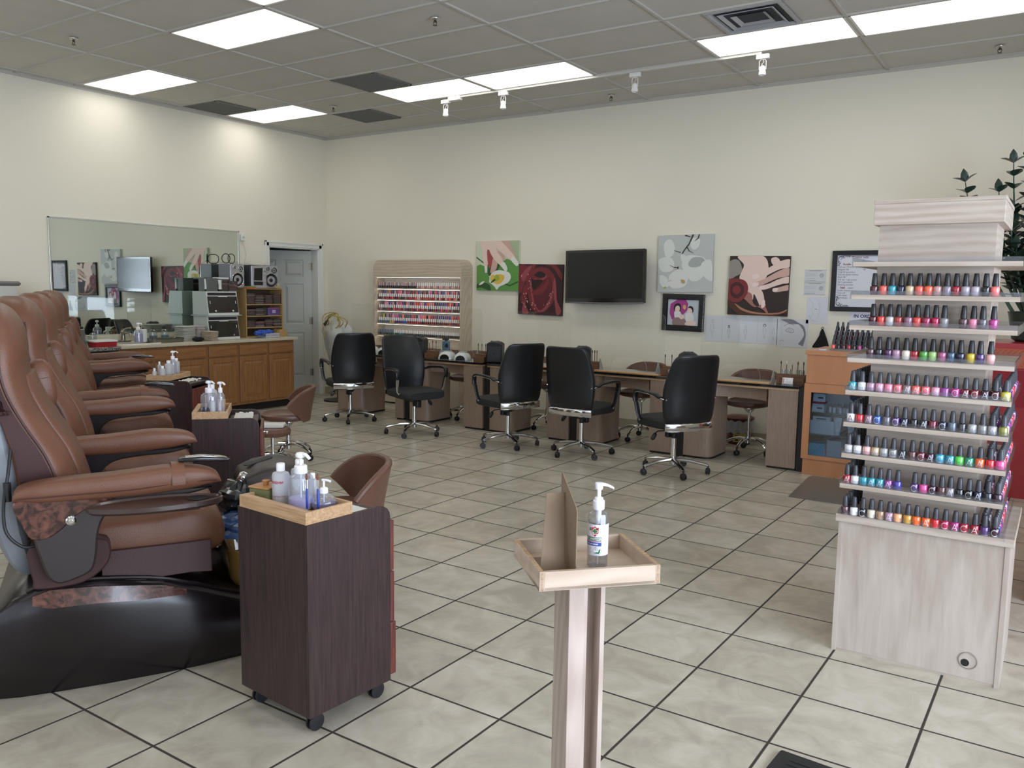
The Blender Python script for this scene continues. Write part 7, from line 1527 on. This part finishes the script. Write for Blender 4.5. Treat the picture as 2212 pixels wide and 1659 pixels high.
t = thing('stereo', 'silver compact stereo between the two loudspeakers on the disc rack', 'stereo', (.21, -1.50, SZ0), 0)
MB().box(-.12, .10, -.125, .125, 0, .295).build('casing', P('stereo_dark_side', '#3f4045', .4), t, smooth=0, bevel=.004)
b = MB(); b.prism([(-.12, .0), (.12, 0), (.12, .285), (.05, .295), (-.12, .285)], .10, .125, 'X', .006); b.build('front_panel', M_sil, t)
b = MB(); b.prism([(-.085, .10), (.045, .10), (.055, .26), (-.075, .255)], .1255, .130, 'X', .001); b.build('display_window', M_cone, t)
b = MB(); b.box(.1255, .129, -.085, .055, .04, .085); b.build('tape_slot', M_cone, t, smooth=0)
for y, z, r_ in ((.085, .23, .018), (.085, .18, .013), (.085, .09, .010)): b = MB(); b.at((.124, y, z), ry=PI/2).lathe([(r_, 0), (r_, .012), (r_*.7, .014), (.001, .014)], 16); b.build('control_knob', M_chr, t)
b = MB(); b.lathe([(.075, 0), (.078, .006), (.07, .012), (.001, .014)], 24); single('round_dish', b, M_sink, 'round white dish on top of the silver stereo', 'lid', (.21, -1.46, SZ0+.2965))
b = MB(); 
for yy, zz in ((0, 0),): b.tube([(.0, .07*math.cos(a)*(abs(math.cos(a))**-.35 if abs(math.cos(a)) > .1 else 1), .062+.058*math.sin(a)) for a in [2*PI*k/28 for k in range(28)]], .005, 6, closed=True); b.tube([(.045*math.cos(a)-.02, .0-.085+.02*math.cos(a), .062+.058*math.sin(a)) for a in [2*PI*k/24 for k in range(24)]], .0055, 6, closed=True)
single('wire_frame_glasses', b, M_cone, 'black wire frame standing on the left loudspeaker', 'wire frame', (.19, -1.81, SZ0+.3045), .3)
book = None
for i, (c, lab) in enumerate((('#c4622c', 'orange booklet under the green one in front of the left loudspeaker'), ('#6c8a48', 'green booklet lying on the orange one'))):
    single('booklet', MB().box(-.035, .035, -.07, .07, 0, .013), P('booklet_'+str(i), c, .5), lab, 'booklet', (.345, -1.66, SZ0-.0+.014*i), .08*i, smooth=0)
b = MB(); rr = random.Random(2)
for k in range(7): b.at((rr.uniform(-.02, .02), -.03+.01*k, .004), rz=rr.uniform(0, 6)).sq((0, 0, .012*(1+k % 3)), (.010, .013, .014+.006*(k % 3)), 1, 1, 8, 6)
single('small_ornament', b, P('ornament_gold', '#b9a97a', .4), 'little cream and gold ornament at the right end of the disc rack top', 'ornament', (.32, -1.19, SZ0))
# ---- UV sterilisers
M_st = P('steriliser_enamel', '#a9b3ab', .4); M_stw = P('steriliser_rim_white', '#cdcfca', .35); M_std = P('steriliser_door_black', '#101112', .12, coat=.5)
def steriliser(label, z, dx, knob=False):
    t = thing('steriliser_cabinet', label, 'steriliser', (.12+dx, -2.335, z), 0, 'tool sterilisers')
    MB().prism([(0, 0), (.30, 0), (.255, .285), (0, .285)], 0, .45, 'Y').build('housing', M_st, t, smooth=0, bevel=.004)
    def fr(y, k): z_ = k*.285; return (.30-.045*k+.001, y, z_)
    b = MB()
    def quad(y0, y1, k0, k1, d, mi): b.loft([[(fr(y0, k0)[0], y0, fr(y0, k0)[2]), (fr(y1, k0)[0], y1, fr(y1, k0)[2]), (fr(y1, k1)[0], y1, fr(y1, k1)[2]), (fr(y0, k1)[0], y0, fr(y0, k1)[2])], [(fr(y0, k0)[0]+d, y0, fr(y0, k0)[2]), (fr(y1, k0)[0]+d, y1, fr(y1, k0)[2]), (fr(y1, k1)[0]+d, y1, fr(y1, k1)[2]), (fr(y0, k1)[0]+d, y0, fr(y0, k1)[2])]], mi=mi)
    quad(0.005, .445, .0, 1.0, .006, 0); b.build('white_face', M_stw, t, smooth=0)
    b = MB(); quad(.02, .43, .83, .95, .0085, 0); b.build('name_strip', P('strip_black', '#1b1b1c', .3), t, smooth=0)
    b = MB(); quad(.012, .438, .10, .79, .010, 0); b.build('smoked_door', M_std, t, smooth=0)
    b = MB(); quad(.16, .29, .76, .82, .024, 0); b.build('door_handle', M_stw, t, smooth=0, bevel=.003)
    for y in (.11, .36): b = MB(); b.at((fr(y, .17)[0]+.010, y, fr(y, .17)[2]), ry=PI/2).lathe([(.012, 0), (.010, .004), (.001, .004)], 14); b.build('round_stud', M_chr, t)
    for y in (.04, .41): b = MB(); quad(y-.004, y+.004, .48, .60, .012, 0); b.build('slide_pin', M_stw, t, smooth=0)
    return t
steriliser('lower white tool steriliser with a dark door', WZ, .0); 
single('steriliser_board', MB().box(0, .34, -.02, .47, 0, .010), M_st, 'thin board between the two tool sterilisers', 'board', (.10, -2.335, WZ+.286), smooth=0)
steriliser('upper white tool steriliser stacked on the lower one', WZ+.297, -.01)
US = WZ+.297+.2855
cst = [(-2.03, 14, 'left stack on the upper steriliser'), (-1.90, 12, 'right stack on the upper steriliser')]
for y, n, wh in cst: cdstack(.26, y, US+.0005, n, wh)
b = MB(); rr = random.Random(5); single('dark_album_stack', MB().rbox(-.09, .09, -.075, .075, 0, .16, .01, .004), P('grey_album', '#5c605c', .5), 'grey album block at the left on top of the upper steriliser', 'album', (.25, -2.205, US))
for y, r_, h, lab in ((-2.275, .018, .15, 'slim white tube at the left end of the upper steriliser top'), (-2.105, .022, .14, 'white tube with a dark cap before the disc stacks')):
    t = thing('cream_tube', lab, 'tube', (.34 if y > -2.2 else .30, y, US), 0, 'tubes on the upper steriliser'); MB().cyl(0, 0, 0, .025, r_, 14).build('dark_cap', M_cone, t); b = MB(); b.loft([ring((0, 0, z), (1, 0, 0), (0, 1, 0), a_, c_, 14) for z, a_, c_ in ((.026, r_, r_), (.07, r_*1.1, r_*.8), (h, .003, r_*1.3))]); b.build('tube_body', M_stw, t, smooth=50)
b = MB(); vs = []; single('loose_papers', MB().rbox(-.06, .06, -.08, .08, 0, .02, .005, .002), M_paper, 'crumpled white papers on top of the left disc stack', 'paper', (.26, -2.03, US+.152), .2)
# ---- towels
M_tw1 = P('white_terry', '#bdbdb2', .95, bump=.5, bscale=260); M_tw2 = P('beige_terry', '#b3a590', .95, bump=.5, bscale=260); M_tw3 = P('pale_pink_terry', '#b9b0ae', .95, bump=.5, bscale=260)
for (y, n, mt, w_, nm, x) in ((-2.605, 12, M_tw1, .090, 'left white stack', .33), (-2.445, 12, M_tw3, .065, 'middle pale stack', .33), (-2.405, 8, M_tw2, .060, 'right beige stack', .53)):
    for k in range(n):
        h = .0145; b = MB(); R = []
        dx, dy = rc.uniform(-.006, .006), rc.uniform(-.006, .006)
        for x_ in (-.09, -.07, 0, .07, .09): R.append(ring((x_+dx, dy, h/2), (0, 1, 0), (0, 0, 1), w_*(1 if abs(x_) < .08 else .9), h/2*(1.0 if abs(x_) < .08 else .6), 14, .5))
        b.loft(R); single('folded_hand_towel', b, mt, f'folded towel, {ordn(k)} from bottom of the {nm}', 'towel', (x, y, WZ+h*k), 0, 'stacked hand towels')
b = MB(); b.sq((0, 0, .028), (.05, .07, .028), .9, .8, 16, 10); single('black_cloth', b, P('black_felt', '#161516', .95), 'black crumpled cloth before the beige towels', 'cloth', (.575, -2.60, WZ))
# steel tray with jars
t = thing('steel_tray', 'shallow stainless tray in front of the blue jars', 'tray', (.42, -2.93, WZ)); M_ste = P('stainless', '#7f8078', .22, .9)
b = MB(); o_ = rrect(-.09, .09, -.20, .20, .03, 4); b.loft([[(x, y, 0) for x, y in inset(o_, .006)], [(x, y, .05) for x, y in o_], [(x, y, .052) for x, y in inset(o_, -.004)], [(x, y, .05) for x, y in inset(o_, .004)], [(x, y, .004) for x, y in inset(o_, .010)]]); b.build('tray_pan', M_ste, t, smooth=50)
def jar(label, x, y, z, col, cname, r=.045, h=.12, fill=.07):
    t = thing('disinfectant_jar', label, 'jar', (x, y, z), 0, 'disinfectant jars on the worktop')
    MB().lathe([(r*.95, 0), (r, .004), (r, h*.85), (r*.8, h*.95), (r*.75, h)], 22, cap=False).build('glass', CLEAR('jar_glass', '#dfe6e6', .12, .04, .08), t); MB().lathe([(r*.93, .002), (r*.95, .004), (r*.95, fill), (.001, fill)], 22).build('liquid', P(cname, col, .15, coat=.4), t)
    b = MB(); b.lathe([(r*.82, h), (r*.84, h+.006), (r*.3, h+.020), (.006, h+.024)], 20); b.build('metal_lid', M_ste, t); b = MB(); b.sq((0, 0, h+.034), (.009, .009, .010), 1, 1, 10, 8); b.build('lid_knob', M_cone, t); return t
jar('left jar of blue liquid behind the steel tray', .25, -2.965, WZ, '#1d6f93', 'barbicide_blue'); jar('right jar of blue liquid behind the steel tray', .25, -2.815, WZ, '#1d6f93', 'barbicide_blue'); jar('jar of teal liquid between the steel fryer and the sink', .22, -3.66, .9005, '#2b8a86', 'teal_liquid', .04, .11, .06)
jar('empty lidded jar left of the blue jars', .20, -3.06, WZ, '#a9b0ac', 'pale_liquid', .04, .12, .02)
pump_bottle('lavender pump bottle standing at the right of the sink', (.42, -3.255, .919), .046, .14, .095, headdir=.9, fillmat=P('dull_lavender', '#8f88ac', .3), pump=1.3)
b = MB(); b.cyl(0, 0, 0, .14, .035, 20); single('white_canister', b, M_stw, 'plain white canister behind the lavender pump bottle', 'canister', (.36, -3.150, .919))
# red food box and steel fryer on the granite
t = thing('food_box', 'red plastic box with a white lid on the granite top', 'food box', (.50, -3.72, .9005), 0)
b = MB(); o_ = rrect(-.09, .09, -.13, .13, .03, 4); b.loft([[(x, y, 0) for x, y in inset(o_, .012)], [(x, y, .052) for x, y in o_]]); b.build('red_box', P('box_red', '#a8242b', .35), t, smooth=50); b = MB(); b.loft([[(x, y, .0525) for x, y in inset(o_, -.006)], [(x, y, .066) for x, y in inset(o_, -.004)], [(x, y, .072) for x, y in inset(o_, .01)]]); b.build('white_lid', M_stw, t, smooth=50)
t = thing('towel_steamer', 'brushed steel appliance with a black handle on the granite top', 'steamer', (.36, -3.99, .9005), 0)
b = MB(); b.rbox(-.13, .13, -.12, .10, 0, .19, .02, .006); b.build('steel_body', P('brushed_steel', '#85867f', .35, .8), t); b = MB(); b.rbox(-.12, .12, -.11, .09, .19, .215, .02, .008); b.tube(spline([(.05, -.10, .21), (.06, -.08, .25), (.06, .05, .25), (.05, .07, .21)], 4), .012, 8); b.box(.13, .16, -.03, .03, .12, .14); b.build('black_lid', M_cone, t)
jar('small clear jar beside the steel appliance', .22, -3.77, .9005, '#5aa5a0', 'pale_teal', .035, .11, .05)
# tall cabinet at the far left edge
t = thing('tall_storage_unit', 'white tall unit with a grey rounded top at the left photo edge', 'storage unit', (.02, -4.86, 0)); MB().box(0, .32, 0, .38, 0, 1.53).build('unit_body', P('unit_white', '#cfcfc8', .45), t, smooth=0)
b = MB(); b.rbox(-.01, .34, -.01, .42, 1.53, 1.575, .03, .015); b.build('grey_top', P('unit_grey_top', '#6c6a66', .5), t)
